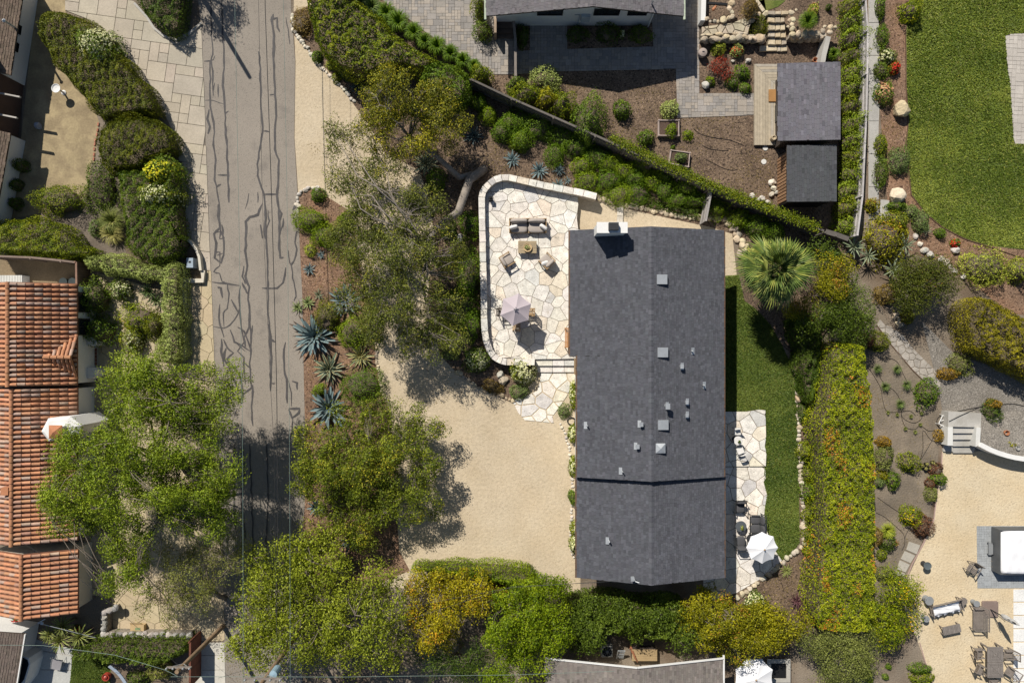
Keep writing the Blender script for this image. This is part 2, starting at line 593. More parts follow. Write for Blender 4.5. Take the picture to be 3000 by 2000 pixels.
def hedge(name, label, outline, h, pal, cat='hedge', leaf=.085, dens=1.0, group=None, rnd=.5, bumpy=.10, z=0.0, lf=2.2, bare=.0):
    """clipped or loose hedge of any outline: leaves through the shell of the top and the sides"""
    t = thing(name, label, cat, (0, 0, 0), 0, group)
    poly = ccw(PW(outline, z + h * .75)); sd = nseed(); A = area(poly)
    per = sum(math.hypot(poly[i][0] - poly[i - 1][0], poly[i][1] - poly[i - 1][1]) for i in range(len(poly)))
    cx = sum(p[0] for p in poly) / len(poly); cy = sum(p[1] for p in poly) / len(poly)
    t.location = (cx, cy, z); off = np.array([cx, cy, z])
    n = int(dens * 1.6 * A / (leaf * leaf * .55 * .5)); n = min(n, 42000)
    X, Y = rand_in(poly, n); d, nx, ny = edge_dist(poly, X, Y)
    lu = lump(np.stack([X, Y], 1), sd, lf)
    l2 = lump(np.stack([X, Y], 1), sd + 5, lf * 3.4); lu = lu * .7 + l2 * .55
    e = np.clip(1 - d / rnd, 0, 1)
    top = h * (1 - .45 * e ** 2.2) * (1 + bumpy * lu * .6) + .07 * l2
    Z = top - np.minimum(.9, RNG.exponential(.065, n))
    k1 = 1 + .0 * Z
    N = np.stack([-nx * e * 1.1, -ny * e * 1.1, 1 - .4 * e], 1) + RNG.normal(size=(n, 3)) * .5
    C = np.stack([X, Y, np.maximum(.03, Z)], 1)
    # sides
    m = int(dens * 1.15 * per * h / (leaf * leaf * .55 * .5)); m = min(m, 26000)
    seg = RNG.integers(0, len(poly), m); tt = RNG.random(m); Pn = np.array(poly)
    a = Pn[seg - 1]; b = Pn[seg]
    lw = np.linalg.norm(b - a, axis=1); keep = RNG.random(m) < lw / lw.max() * 1.0
    a, b, tt = a[keep], b[keep], tt[keep]; m = len(a)
    ed = (b - a) / np.maximum(1e-6, np.linalg.norm(b - a, axis=1))[:, None]; on = np.stack([ed[:, 1], -ed[:, 0]], 1)
    S = a + (b - a) * tt[:, None]; ls = lump(S, sd, lf)
    zz = RNG.uniform(.05, .88, m) * h
    S = S + on * ((.04 + .12 * ls - RNG.exponential(.10, m) - .12 * (zz / h > .7))[:, None])
    Cs = np.stack([S[:, 0], S[:, 1], zz], 1)
    Ns = np.concatenate([on, np.full((m, 1), .25)], 1) + RNG.normal(size=(m, 3)) * .6
    Call = np.concatenate([C, Cs]); Call[:, 2] += z
    lub = np.concatenate([lu, ls])
    cols = leafcol(n + m, pal, .16 * lub, Call[:, :2], sd)
    leaf_obj('foliage', Call - off, np.concatenate([N, Ns]), leaf, cols, t)
    core = []
    for i in range(len(poly)):
        a_, b_, c_ = poly[i - 1], poly[i], poly[(i + 1) % len(poly)]
        n1 = Vector((a_[1] - b_[1], b_[0] - a_[0])); n2 = Vector((b_[1] - c_[1], c_[0] - b_[0])); nn = n1.normalized() + n2.normalized(); nn = nn.normalized() if nn.length > .1 else n1.normalized()
        core.append((b_[0] + nn.x * .38 - cx, b_[1] + nn.y * .38 - cy))
    if h > .6: MB().prism(core, 0, h * .70 - .06).build('twig_filler', TWIG, t)  # solid twig-coloured filler, added to stop light leaking through the hedge
    kx, ky = rand_in(poly, max(4, int(A * .5)))
    mb = MB()
    for x, y in zip(kx, ky):
        mb.tube([(x - cx, y - cy, -.03), (x - cx + random.uniform(-.1, .1), y - cy + random.uniform(-.1, .1), h * .75)], [.035, .012], 5)
    stuff(mb.build('stems', TWIG, t))
    return t


def tree(name, label, base, crowns, pal, clumps=60, cr=.75, leaf=.12, per=260, trunk=.18, fork=.45, lean=None, group=None,
         flat=.65, limbs=9, bark=BARK, aspect=.45, droop=0.0, seed=None, cat='tree', hole=0.0, twigs=True, trunkpts=None, spread=.8, fine=0, branch_k=1.0, inner=.6, mass=1.15):
    """trunk, limbs and a crown of many leaf clumps. crowns: (x, y, rx, ry, zlow, zhigh) survey ellipses"""
    sd = seed or nseed(); rg = np.random.default_rng(sd); rr = random.Random(sd)
    bx, by = W(base, 0)
    t = thing(name, label, cat, (bx, by, 0), 0, group)
    tot = sum(c[2] * c[3] for c in crowns); CC = []
    for (cx, cy, rx, ry, z0, z1) in crowns:
        zm = (z0 + z1) / 2; x, y = W((cx, cy), zm); k = max(3, int(clumps * rx * ry / tot))
        rX, rY = ml(rx, zm), ml(ry, zm)
        # foliage masses spread evenly over the crown, each carrying a handful of leaf clumps on its dome
        mr = min(mass, .8 * min(rX, rY)); nm = max(1, int(round(2.1 * rX * rY / mr ** 2))); best = []
        for i in range(nm):
            cand = None; cd = -1
            for j in range(14):
                a = rr.uniform(0, 6.283); r_ = rr.random() ** .5 * .92
                w = (x + (rX - .42 * mr) * r_ * math.cos(a), y + (rY - .42 * mr) * r_ * math.sin(a), r_)
                dd = min([(w[0] - o[0]) ** 2 + (w[1] - o[1]) ** 2 for o in best] or [9])
                if dd > cd: cd = dd; cand = w
            best.append(cand)
        for w in best:
            zz = z0 + (z1 - z0) * (.2 + .8 * math.sqrt(max(0, 1 - w[2] ** 2))) * (rr.uniform(inner, 1) if rr.random() < .55 else rr.uniform(.34, .6)); m_ = mr * rr.uniform(.75, 1.2)
            for c_ in range(max(2, int(k / nm * m_ / mr))):
                if rr.random() < hole: continue
                a = rr.uniform(0, 6.283); r_ = rr.random() ** .55
                CC.append((w[0] - bx + m_ * .85 * r_ * math.cos(a), w[1] - by + m_ * .85 * r_ * math.sin(a), max(z0 * .5, zz - mr * .9 * (1 - math.sqrt(max(0, 1 - r_ * r_)) * .95) - rr.random() * .15)))
    CC = np.array(CC); n = len(CC); cen = CC.mean(0)
    # skeleton
    if trunkpts: tp = [Vector((*[a - b for a, b in zip(W((px, py), z), (bx, by))], z)) for px, py, z in trunkpts]
    else:
        fz = cen[2] * fork; tp = [Vector((0, 0, -.1)), Vector((cen[0] * .15, cen[1] * .15, fz * .5)), Vector((cen[0] * .45, cen[1] * .45, fz))]
    fk = tp[-1]
    tr = [trunk * (1.25 - .55 * i / (len(tp) - 1)) for i in range(len(tp))]
    MB().tube(tp, tr, 9).build('trunk', bark, t, smooth=True)
    mb = MB()
    ends = [CC[i] for i in rr.sample(range(n), min(limbs, n))]
    paths = []
    for e in ends:
        a = fk; b = Vector(e); L = (b - a).length; pts = []
        for k in range(6):
            f = k / 5; p = a.lerp(b, f) + Vector((rr.uniform(-1, 1), rr.uniform(-1, 1), rr.uniform(-.4, .8))) * (.10 * L * math.sin(f * 3.14)); p.z += .12 * L * math.sin(f * 3.14); pts.append(p)
        r0 = trunk * .42 * branch_k
        mb.tube(pts, [r0 * (1 - .78 * k / 5) for k in range(6)], 6); paths.append(pts)
    for i in range(n):
        b = Vector(CC[i]); best = None; bd = 1e9
        for pts in paths:
            for k in (1, 2, 3, 4, 5):
                d = (pts[k] - b).length + (5 - k) * .02
                if d < bd: bd = d; best = pts[k]
        if bd < .1: continue
        m = best.lerp(b, .5) + Vector((rr.uniform(-1, 1), rr.uniform(-1, 1), rr.uniform(-.3, .6))) * bd * .15
        r0 = max(.012, trunk * .14) * branch_k
        mb.tube([best, m, b], [r0, r0 * .7, r0 * .35], 5, cap=False)
        if twigs:
            for k in range(3 + fine):
                e = b + Vector((rr.uniform(-1, 1), rr.uniform(-1, 1), rr.uniform(-.4, .5))) * cr * .8
                mb.tube([m.lerp(b, rr.uniform(.2, 1)), e], [r0 * .4, r0 * .15], 4, cap=False)
    mb.build('branch', bark, t, smooth=True)
    # leaves
    cs = cr * rg.uniform(.55, 1.4, n); cnt = (per * (cs / cr) ** 2).astype(int); idx = np.repeat(np.arange(n), cnt); m = len(idx)
    d = rg.normal(size=(m, 3)); d /= np.linalg.norm(d, axis=1)[:, None]
    rad = (1 - np.minimum(.7, rg.exponential(.13, m))) + np.where(rg.random(m) < .12, rg.random(m) * .35, 0)
    lu = lump(d * 1.6 + idx[:, None] * .37, sd, 2.2)
    rad = rad * (1 + .30 * lu)
    C = CC[idx] + d * rad[:, None] * cs[idx][:, None] * np.array([1, 1, flat])
    if droop:
        C[:, 2] -= droop * rg.random(m) ** 2 * cs[idx]
    out = C[:, :2] - cen[:2]
    N = d * 1.0 + rg.normal(size=(m, 3)) * spread + np.array([0, 0, .4])
    bias = (rg.normal(0, .13, n))[idx] + .10 * lu
    cols = leafcol(m, pal, bias, C, sd, rg)
    T = None
    if droop:
        T = rg.normal(size=(m, 3)) * .6; T[:, 2] -= .5; T[:, :2] += d[:, :2] * .9
    leaf_obj('crown', C, N, leaf, cols, t, aspect, T, rg)
    return t
# ================================================================== the ground
G0 = M('soil', (.225, .185, .140), n1=(.5, .22), n2=(14, .25), col2=(.15, .11, .075), mix2=(.35, .52, .1), bump=.7, bscale=10, rough=.97)
MULCH = M('bark_mulch', (.185, .130, .088), n1=(.8, .25), n2=(9, .3), col2=(.125, .086, .06), mix2=(.6, .5, .15), speck=(16, (.28, .20, .135), .80), col3=(.05, .035, .025), mix3=(7, .57, .05), bump=1.0, bscale=14, rough=.98)
MULCHR = M('red_mulch', (.26, .150, .090), n1=(.8, .2), n2=(9, .3), col2=(.19, .125, .085), mix2=(.6, .5, .15), speck=(16, (.36, .235, .155), .80), col3=(.08, .045, .03), mix3=(7, .58, .05), bump=1.0, bscale=14, rough=.98)
SAND = M('decomposed_granite', (.50, .405, .275), n1=(.35, .08), n2=(5, .10), col2=(.55, .46, .33), mix2=(.5, .5, .2), col3=(.40, .31, .20), mix3=(16, .66, .06), bump=.55, bscale=6, rough=.97, speck=(30, (.33, .26, .17), .9))
SAND2 = M('pale_granite', (.58, .46, .29), n1=(.35, .07), n2=(7, .12), col2=(.62, .52, .36), mix2=(.5, .5, .2), col3=(.44, .34, .21), mix3=(14, .66, .06), bump=.6, bscale=9, rough=.97, speck=(22, (.36, .28, .18), .92))
ASPH = M('old_asphalt', (.268, .235, .196), n1=(.25, .10), n2=(40, .22), col2=(.300, .262, .218), mix2=(.18, .5, .15), col3=(.225, .198, .168), mix3=(.9, .64, .07), bump=.35, bscale=60, rough=.95, speck=(28, (.17, .15, .128), .86))
TAR = M('crack_tar', (.075, .069, .067), n1=(2, .25), n2=(20, .25), rough=.7)
LAWNM = M('lawn_soil', (.10, .135, .026), n1=(.8, .25), n2=(12, .3), col2=(.16, .17, .045), mix2=(.5, .55, .12), bump=.8, bscale=18, rough=.98)
GRAVEL = M('grey_gravel', (.225, .202, .172), n1=(.6, .12), n2=(10, .3), speck=(18, (.34, .31, .27), .76), col3=(.13, .12, .105), mix3=(12, .58, .05), bump=1.0, bscale=20, rough=.95)
DIRT = M('garden_dirt', (.235, .190, .140), n1=(.6, .18), n2=(10, .2), col2=(.17, .14, .105), mix2=(.7, .5, .12), bump=.8, bscale=8, rough=.98)
CONC = M('concrete', (.44, .42, .38), n1=(.6, .12), n2=(14, .10), col2=(.35, .33, .29), mix2=(.9, .58, .12), bump=.15, bscale=30, rough=.9)
CONCW = M('white_concrete', (.62, .61, .57), n1=(.6, .08), n2=(14, .06), rough=.9, bump=.1)
SLABO = M('stamped_slab', src='obj', n1=(.9, .10), n2=(12, .12), rough=.92, bump=.35, bscale=22)
SLABA = M('stamped_slab_mass', src='attr', n1=(.9, .10), n2=(12, .12), rough=.92, bump=.35, bscale=22)
STONEO = M('stone', src='obj', n1=(2.6, .20), n2=(14, .14), col3=(.42, .37, .30), mix3=(3.5, .70, .05), rough=.92, bump=.45, bscale=9, speck=(30, (.30, .27, .22), .93))
STONEA = M('stone_mass', src='attr', n1=(2.2, .14), n2=(14, .12), rough=.92, bump=.45, bscale=9)
SHINO = M('asphalt_shingle', src='obj', n1=(.45, .05), n2=(45, .18), rough=.95, bump=.25, bscale=70)
SHINA = M('asphalt_shingle_mass', src='attr', n1=(.45, .05), n2=(45, .18), rough=.95, bump=.25, bscale=70)
TILEO = M('clay_tile', src='obj', n1=(2.5, .16), n2=(18, .18), rough=.9, bump=.3, bscale=25)
TILEA = M('clay_tile_mass', src='attr', n1=(2.5, .16), n2=(18, .18), rough=.9, bump=.3, bscale=25)
WOODO = M('timber', src='obj', n1=(4, .15), n2=(40, .15), rough=.85, bump=.2, bscale=40)
WHITE = M('white_stucco', (.72, .71, .68), n1=(.7, .06), n2=(12, .05), rough=.92, bump=.2, bscale=30)
CREAM = M('cream_stucco', (.60, .55, .45), n1=(.7, .06), n2=(12, .05), rough=.92, bump=.2, bscale=30)
GALV = M('galvanised_metal', (.50, .52, .53), n1=(3, .1), n2=(20, .08), rough=.45, metal=.55)
DKMET = M('dark_metal', (.045, .047, .050), n1=(3, .1), n2=(20, .08), rough=.5, metal=.4)
COPPER = M('brown_gutter', (.16, .10, .065), n1=(3, .15), n2=(20, .08), rough=.5, metal=.3)
BLACK = M('black_paint', (.012, .012, .013), rough=.5)
GLASS = glass()
TEAKG = M('weathered_teak', (.215, .185, .160), n1=(4, .18), n2=(45, .2), rough=.9, bump=.3, bscale=50)
TEAK = M('teak', (.36, .24, .125), n1=(4, .15), n2=(40, .15), rough=.75, bump=.2, bscale=50)
WOODD = M('dark_timber', (.065, .050, .040), n1=(4, .2), n2=(40, .2), rough=.9, bump=.3, bscale=40)

sheet('ground', [(-220, -220), (220, -220), (220, 220), (-220, 220)], 0.0, G0)
sheet('driveway', PW("S 880,-1200 860,60 866,180 863,402 872,536 880,734 887,868 890,1046 895,1270 893,1480 884,1700 1500,1745 1700,1745 1705,1060 1570,1060 1440,1040 1400,900 1410,540 1500,480 1380,300 1180,60 960,-200"), .004, SAND)
sheet('side_path', PW("S 1690,560 1760,580 2080,640 2140,640 2160,820 2060,840 2080,690 1690,690"), .006, SAND)
sheet('planting_bed', PW("S 850,40 898,20 1200,-60 1379,232 1500,300 1745,397 1915,473 2080,549 2299,634 2420,690 2500,700 2480,900 2400,1000 2340,1060 2180,900 2160,690 2080,665 1960,640 1830,610 1755,588 1600,555 1470,520 1430,545 1412,580 1416,780 1424,1000 1440,1040 1560,1062 1530,1130 1500,1180 1430,1150 1345,1100 1290,1040 1250,900 1262,780 1275,700 1260,600 1230,500 1130,450 1090,380 1036,306 985,232 900,146 862,105"), .010, MULCH)
sheet('roadside_bed', PW("D 275,1360 285,1280 335,1235 420,1235 480,1300 640,1400 E 700,500 770,720 785,850 800,1050 830,1250 880,1340 F 940,700 1010,830 600,1000 330,900 300,650 322,200 E 322,1500 312,1000 300,600 285,250"), .010, MULCHR)
sheet('neighbour_bed', PW("S 1360,215 1500,210 2046,30 2046,-300 2600,-300 2560,0 2545,300 2520,620 2420,690 2299,634 2080,549 1915,473 1745,397 1500,290"), .006, MULCH)
sheet('shrub_bed', PW("S 2570,-300 2700,-300 2655,90 2653,250 2660,360 2650,430 2668,570 2710,625 2760,665 2830,702 2900,720 3600,780 3600,960 2960,920 2860,840 2740,760 2650,740 2560,720 2560,640 2600,600 2577,310"), .006, MULCHR)
sheet('lawn', PW("S 2700,-400 2655,90 2653,250 2660,360 2650,430 2668,570 2710,625 2760,665 2830,702 2900,720 3400,780 3700,780 3700,-400"), .012, LAWNM)
sheet('back_lawn', PW("S 2080,810 2165,805 2180,880 2215,905 2258,952 2290,1010 2312,1055 2322,1090 2334,1180 2338,1300 2341,1440 2343,1590 2310,1632 2275,1660 2240,1690 2200,1600 2080,1560"), .012, LAWNM)
sheet('dirt_garden', PW("S 2500,800 2560,850 2600,940 2740,1100 2760,1200 2750,1310 2745,1400 2725,1500 2700,1590 2640,1700 2560,1800 2560,2000 2720,2000 2720,2100 2440,2100 2440,1000"), .006, DIRT)
sheet('gravel_path', PW("S 2700,940 2740,1100 2755,1170 2760,1200 2765,1322 3000,1345 3300,1380 3300,1100 2960,1090 2800,1040"), .009, GRAVEL)
sheet('granite_terrace', PW("S 2760,1322 2758,1380 2745,1440 2735,1520 2705,1590 2660,1690 2640,1760 2690,1880 2730,2000 2760,2200 3500,2200 3500,1280 3000,1320"), .010, SAND2)
sheet('mulch_corner', PW("S 2160,1738 2240,1690 2300,1650 2345,1600 2400,1590 2390,1840 2300,1860 2150,1830"), .009, MULCH)
sheet('shade_bed', PW("S 2322,1090 2334,1180 2338,1300 2341,1440 2345,1600 2420,1600 2400,1000 2380,960"), .008, MULCH)
sheet('side_yard', PW("A -60,0 235,0 150,520 140,920 130,950 50,1450 -60,1568"), .004, M('shady_dirt', (.11, .085, .06), n2=(10, .25), rough=.97))
sheet('sandy_yard', PW("A 430,70 440,160 640,770 650,800 625,1060 600,1080 570,1290 400,1400 270,1400 60,1440 140,900 235,0 430,0"), .007, M('yellow_sand', (.36, .285, .165), n1=(.9, .16), n2=(8, .14), col2=(.27, .21, .125), mix2=(1.1, .5, .08), rough=.97, bump=.3, bscale=8))
sheet('weedy_bed', PW("A 270,1400 400,1380 570,1290 650,1090 770,1150 800,1280 810,1568 B 830,320 540,330 400,130"), .009, M('grey_dirt', (.16, .13, .10), n2=(10, .25), n1=(.9, .2), rough=.97, bump=.4, bscale=10))
sheet('utility_yard', PW("B -80,350 500,380 500,520 -80,520"), .009, M('tan_dirt', (.22, .165, .10), n2=(10, .2), rough=.97))
sheet('front_lawn', PW("C 470,1390 730,1400 720,1700 440,1700"), .010, LAWNM)

# ---- the street, its tar seams and the kerb-side paving
road_poly = PW("S 560,-2600 580,0 589,67 598,277 614,700 623,912 629,1136 652,1568 660,2000 690,4600 900,4600 884,1700 884,1590 893,1480 894,1270 889,1046 886,868 879,734 870,536 862,402 865,179 853,27 840,-2600")
road = sheet('road', road_poly, .016, ASPH)
seams = """A 1382,0 1388,170 1395,360 1385,400 1400,470 1395,560 1400,630;A 1340,405 1400,395 1412,365;A 1455,0 1460,200 1470,370 1465,560 1475,700 1480,850 1490,1000 1495,1150 1500,1240 1503,1330;
A 1375,400 1380,520 1375,600 1380,660 1385,740 1400,800 1410,870 1400,950 1415,1050 1410,1180 1425,1260 1440,1330 1435,1420 1450,1500 1440,1568;A 1345,660 1400,660 1470,685;A 1430,555 1432,640;A 1475,750 1500,730;A 1425,1150 1500,1150;A 1420,1230 1450,1210;
A 1697,340 1710,450 1705,520 1715,600 1712,700 1718,800 1725,870 1710,940 1700,1000 1690,1080 1690,1150 1715,1230 1735,1290 1740,1400 1740,1568;A 1725,860 1765,865;A 1635,1270 1610,1370;A 1720,1330 1700,1400 1640,1425 1615,1460 1612,1568;A 1735,1275 1790,1275;A 1760,1380 1765,1450 1745,1520;
A 1370,720 1360,780 1375,830 1365,880;A 1410,545 1400,600;A 1690,1260 1692,1330;A 1405,1530 1450,1520 1470,1560 1440,1568;
B 1430,0 1440,150 1405,190 1420,250 1410,350 1450,380 1470,330 1465,200 1455,130;B 1410,310 1440,310 1440,400 1400,440 1440,450 1455,500 1490,520 1505,580 1490,680 1465,710 1470,800;B 1395,508 1480,515 1570,530;B 1425,540 1450,545 1460,610;
B 1715,0 1690,70 1640,80 1615,110 1612,300 1620,400 1610,470 1635,540 1630,620 1640,700 1635,800 1600,870 1610,930;B 1745,0 1745,200 1755,400 1760,560;B 1710,130 1725,220;B 1715,545 1790,548;B 1575,530 1570,640 1580,760 1600,900 1560,960 1600,1000 1600,1100 1610,1170;
B 1400,800 1470,810 1510,790 1560,720 1570,680;B 1440,650 1440,780 1470,870;B 1510,820 1540,900 1600,930 1640,960 1650,870 1640,760;B 1455,880 1450,960 1470,1060;B 1470,880 1490,940 1530,970 1490,1010 1540,1070 1570,1110 1590,1170 1590,1300;
B 1560,800 1600,830 1650,950 1640,1040 1650,1200 1600,1240 1560,1310;B 1500,1000 1510,1100 1550,1180 1570,1290;B 1765,780 1770,900 1780,1000 1775,1220;B 1660,790 1650,860;B 1590,510 1610,560 1635,590;B 1600,400 1590,470 1610,520;B 1660,1180 1650,1320 1660,1450;B 1510,1100 1530,1250;B 1480,1230 1500,1340;
B 1520,620 1560,700;B 1420,330 1460,320;B 1545,900 1610,960;B 1600,1030 1650,1080;B 1480,940 1470,1010 1500,1060;
D 115,95 105,130 120,230 112,350 120,470 125,620 130,760 125,900 125,980 150,1050 145,1180 140,1290 150,1400 160,1490 150,1568;D 105,130 140,115 140,180 155,210;D 195,115 210,200 222,290;D 125,620 90,625;D 50,1275 140,1275;D 270,1305 255,1360 240,1380;D 180,1440 165,1510 150,1568;
E 140,0 165,60 150,150 155,230 150,290 160,350 180,345;E 180,90 175,150;E 210,300 225,380 235,410 240,480 255,540 265,600 250,630;E 255,240 270,290 245,370 230,400;E 85,550 140,545 180,510 195,410;E 60,0 70,200 75,400 80,560 80,700 95,860 100,1000 95,1220;E 95,880 125,900;
E 190,900 180,1000 185,1080 200,1140 205,1300;E 95,1200 100,1170 125,1170;E 210,1150 230,1230 232,1320;E 235,1155 270,1165 270,1210;E 215,1335 285,1335 280,1365 235,1395 215,1340;E 245,1400 235,1470 225,1530;E 255,0 245,30;E 30,130 40,220;E 265,170 255,260;
C 1590,0 1600,200 1585,400 1610,620;C 1640,0 1650,300 1660,600 1655,900;C 1750,0 1760,300 1745,700 1750,1100;C 1540,0 1530,300 1545,560"""
SZ = [0]
for s in seams.replace('\n', '').split(';'):
    P = PW(s, .02); fine = []; SZ[0] += .00025
    for a, b in zip(P, P[1:]):
        k = max(2, int(math.hypot(b[0] - a[0], b[1] - a[1]) / .35))
        for i in range(k):
            f = i / k; fine.append((a[0] + (b[0] - a[0]) * f + random.uniform(-.035, .035), a[1] + (b[1] - a[1]) * f + random.uniform(-.02, .02)))
    fine.append(P[-1]); vs = []; w0 = random.uniform(.03, .07)
    for i, p in enumerate(fine):
        a = fine[max(0, i - 1)]; b = fine[min(len(fine) - 1, i + 1)]; dx, dy = b[0] - a[0], b[1] - a[1]; l = math.hypot(dx, dy) or 1
        w = w0 * random.uniform(.7, 1.35) * (.45 if i in (0, len(fine) - 1) else 1)
        vs += [(p[0] - dy / l * w, p[1] + dx / l * w, .0205 + SZ[0]), (p[0] + dy / l * w, p[1] - dx / l * w, .0205 + SZ[0])]
    MB().add(vs, [(2 * i, 2 * i + 1, 2 * i + 3, 2 * i + 2) for i in range(len(fine) - 1)]).build('tar_seam', TAR, road)

drive_poly = PW("A 430,-220 880,-220 870,0 960,100 1010,180 1070,235 1160,255 1230,215 1322,150 1332,400 1345,700 1355,1000 1375,1568 B 1384,430 1325,430 1325,350 1280,260 1215,200 A 1190,1568 1190,1100 1165,1000 1130,850 1060,700 960,560 850,430 740,300 650,190 560,120 430,70")
sidewalk = sheet('stamped_drive', drive_poly, .008, M('slab_joint', (.17, .145, .115), rough=.95))
pieces(sidewalk, 'slab', ashlar(drive_poly, .62, .028, R(-8), 4, .5), .0, .045, SLABO, SLABA, lambda: jit((.43, .375, .295), .07, .02), bev=.006, limit=260)
court_poly = PW("B 640,440 720,440 1060,520 1185,520 1210,1060 1210,505 1330,505 1340,430 1385,430 1410,1100 C 1460,600 1478,1300 1250,1290 850,1235 760,1235 740,1080 620,1060 540,1040 515,640 B 520,1200 640,1140 750,900")
court_poly = PW("B 640,450 740,470 1055,560 1060,480 1200,510 1330,505 1340,432 1386,432 1410,1100 C 1460,600 1476,1290 1250,1290 850,1240 745,1240 735,1000 600,990 520,640 B 520,1180 640,1130")
court = sheet('courtyard', court_poly, .008, M('court_joint', (.25, .20, .13), rough=.95))
pieces(court, 'flagstone', crazy(court_poly, 1.05, .03, 5, .30), .0, .04, SLABO, SLABA, lambda: jit((.47, .385, .25), .06, .02), bev=.006, limit=300)
apron = sheet('concrete_apron', PW("C 1250,1300 1476,1300 1484,1640 1250,1640"), .008, CONC)
for a in ("C 1252,1302 1474,1302 1476,1382 1252,1382", "C 1252,1386 1476,1386 1478,1478 1252,1478", "C 1252,1482 1478,1482 1481,1590 1252,1590"):
    link('slab', _pm(PW(a), 0, .04, .006, SLABO, 'slab'), apron, jit((.55, .52, .45), .05))
terr = sheet('patio_slab', PW("C -40,1245 480,1340 470,1568 440,1700 -40,1700"), .008, CONC)
for a in ("C 170,1260 475,1345 473,1385 168,1330", "C 166,1336 473,1391 470,1480 160,1470", "C 160,1476 470,1486 455,1640 150,1640"):
    link('slab', _pm(PW(a), 0, .04, .006, SLABO, 'slab'), terr, jit((.44, .44, .41), .04))

# ---- raised flagstone patio, steps and the path to the drive
def flag_cols():
    r = random.random()
    b = (.73, .68, .60) if r < .55 else (.69, .66, .60) if r < .80 else (.70, .62, .50) if r < .9 else (.58, .56, .53)
    return jit(b, .10, .02)


PZ = .45
patio_poly = PW("S 1413,590 1424,556 1450,533 1471,527 1600,548 1692,566 1694,600 1690,640 1694,672 1720,676 1720,1050 1570,1052 1450,1046 1432,1020 1420,980 1416,780", PZ)
PJ = M('paving_joint', (.25, .205, .155), n2=(12, .2), rough=.97)
patio = struct(MB().prism(patio_poly, -.02, PZ - .03, None).build('patio', PJ))
pieces(patio, 'flagstone', crazy(patio_poly, .86, .028, 21, .40), PZ - .06, PZ, STONEO, STONEA, flag_cols, bev=.008, tilt=.006)
steps = thing('patio_steps', 'two pale flagstone steps leading from the path up to the raised patio', 'steps')
for (s, z) in (("S 1568,1052 1690,1052 1690,1071 1568,1071", .30), ("S 1568,1071 1690,1071 1690,1090 1568,1090", .15)):
    pl = PW(s, z)
    pieces(steps, 'tread', [clip_half(pl, ((pl[0][0] + f0 * 2.7), 0), (1, 0)) if f1 == 1 else clip_half(clip_half(pl, (pl[0][0] + f0 * 2.7, 0), (1, 0)), (pl[0][0] + f1 * 2.7 - .02, 0), (-1, 0)) for f0, f1 in ((0, .42), (.42, .7), (.7, 1))], -.02, z, STONEO, STONEA, flag_cols, bev=.01)
path_poly = PW("S 1583,1092 1688,1092 1682,1115 1660,1160 1645,1182 1618,1220 1622,1238 1580,1234 1537,1230 1518,1208 1500,1172 1543,1160 1574,1144 1583,1115")
path = sheet('garden_path', path_poly, .014, SAND)
pieces(path, 'flagstone', crazy(path_poly, .9, .07, 8, .40), .0, .05, STONEO, STONEA, flag_cols, bev=.01)
side_poly = PW("S 2060,1205 2121,1205 2186,1205 2222,1199 2240,1201 2242,1276 2238,1306 2243,1325 2241,1364 2060,1365")
bp = sheet('upper_terrace', side_poly, .10, PJ)
MB().prism(side_poly, -.02, .099).build('base', PJ, bp)
pieces(bp, 'flagstone', crazy(side_poly, .98, .04, 33, .40), .05, .15, STONEO, STONEA, flag_cols, bev=.008)
side2 = PW("S 2060,1367 2241,1367 2243,1400 2236,1410 2247,1450 2241,1478 2238,1507 2247,1555 2262,1600 2290,1640 2234,1690 2157,1735 2085,1757 2060,1757")
bp = sheet('lower_terrace', side2, .018, PJ)
pieces(bp, 'flagstone', crazy(side2, .98, .04, 35, .40), .0, .05, STONEO, STONEA, flag_cols, bev=.008)
# neighbour's paver drive and walk
def paver_cols():
    return jit(random.choice([(.31, .28, .245), (.36, .315, .265), (.27, .25, .23), (.33, .30, .27)]), .07)


PAVJ = M('paver_joint', (.115, .10, .085), rough=.95)
pav_poly = PW("D 780,-300 830,0 900,60 1020,140 1110,210 1200,270 1320,350 1420,420 1540,490 1692,490 G 0,500 20,490 300,470 1075,455 1085,775 1590,757 1590,610 1228,615 1228,-300")
paving = sheet('paver_drive', pav_poly, .010, PAVJ)
pieces(paving, 'paver', ashlar(pav_poly, .20, .014, 0, 9, .25), .0, .035, SLABO, SLABA, paver_cols, bev=.004, rest='pavers')
pav2 = PW("J 1668,240 1690,226 1800,222 2400,222 2400,946 1735,946 1722,920 1712,760 1700,560 1680,440")
pv = sheet('lawn_patio', pav2, .014, PAVJ)
pieces(pv, 'paver', ashlar(pav2, .27, .016, R(-3), 12, .3), .0, .04, SLABO, SLABA, lambda: jit((.46, .42, .37), .07), bev=.004, rest='pavers')
tub_poly = PW("L 1480,537 2300,537 2300,945 1485,945")
pv = sheet('hot_tub_pad', tub_poly, .014, PAVJ)
pieces(pv, 'paver', ashlar(tub_poly, .16, .010, 0, 14, .2), .0, .03, SLABO, SLABA, lambda: jit((.33, .345, .35), .07), bev=.003, rest='pavers')
stp = sheet('stepping_slabs', PW("L 1718,950 2300,950 2300,1700 1718,1700"), .013, SAND2)
for i in range(9):
    y0 = 952 + i * 87
    for x0, x1 in ((1720, 1872), (1880, 2030)):
        link('slab', _pm(PW("L %d,%d %d,%d %d,%d %d,%d" % (x0, y0, x1, y0, x1, y0 + 79, x0, y0 + 79)), 0, .06, .008, SLABO, 'slab'), stp, jit((.74, .73, .70), .02))
ew = sheet('entry_walk', PW("J 770,-300 830,-300 834,0 840,200 846,400 842,700 832,1000 828,1290 770,1420 770,1300"), .010, CONC)
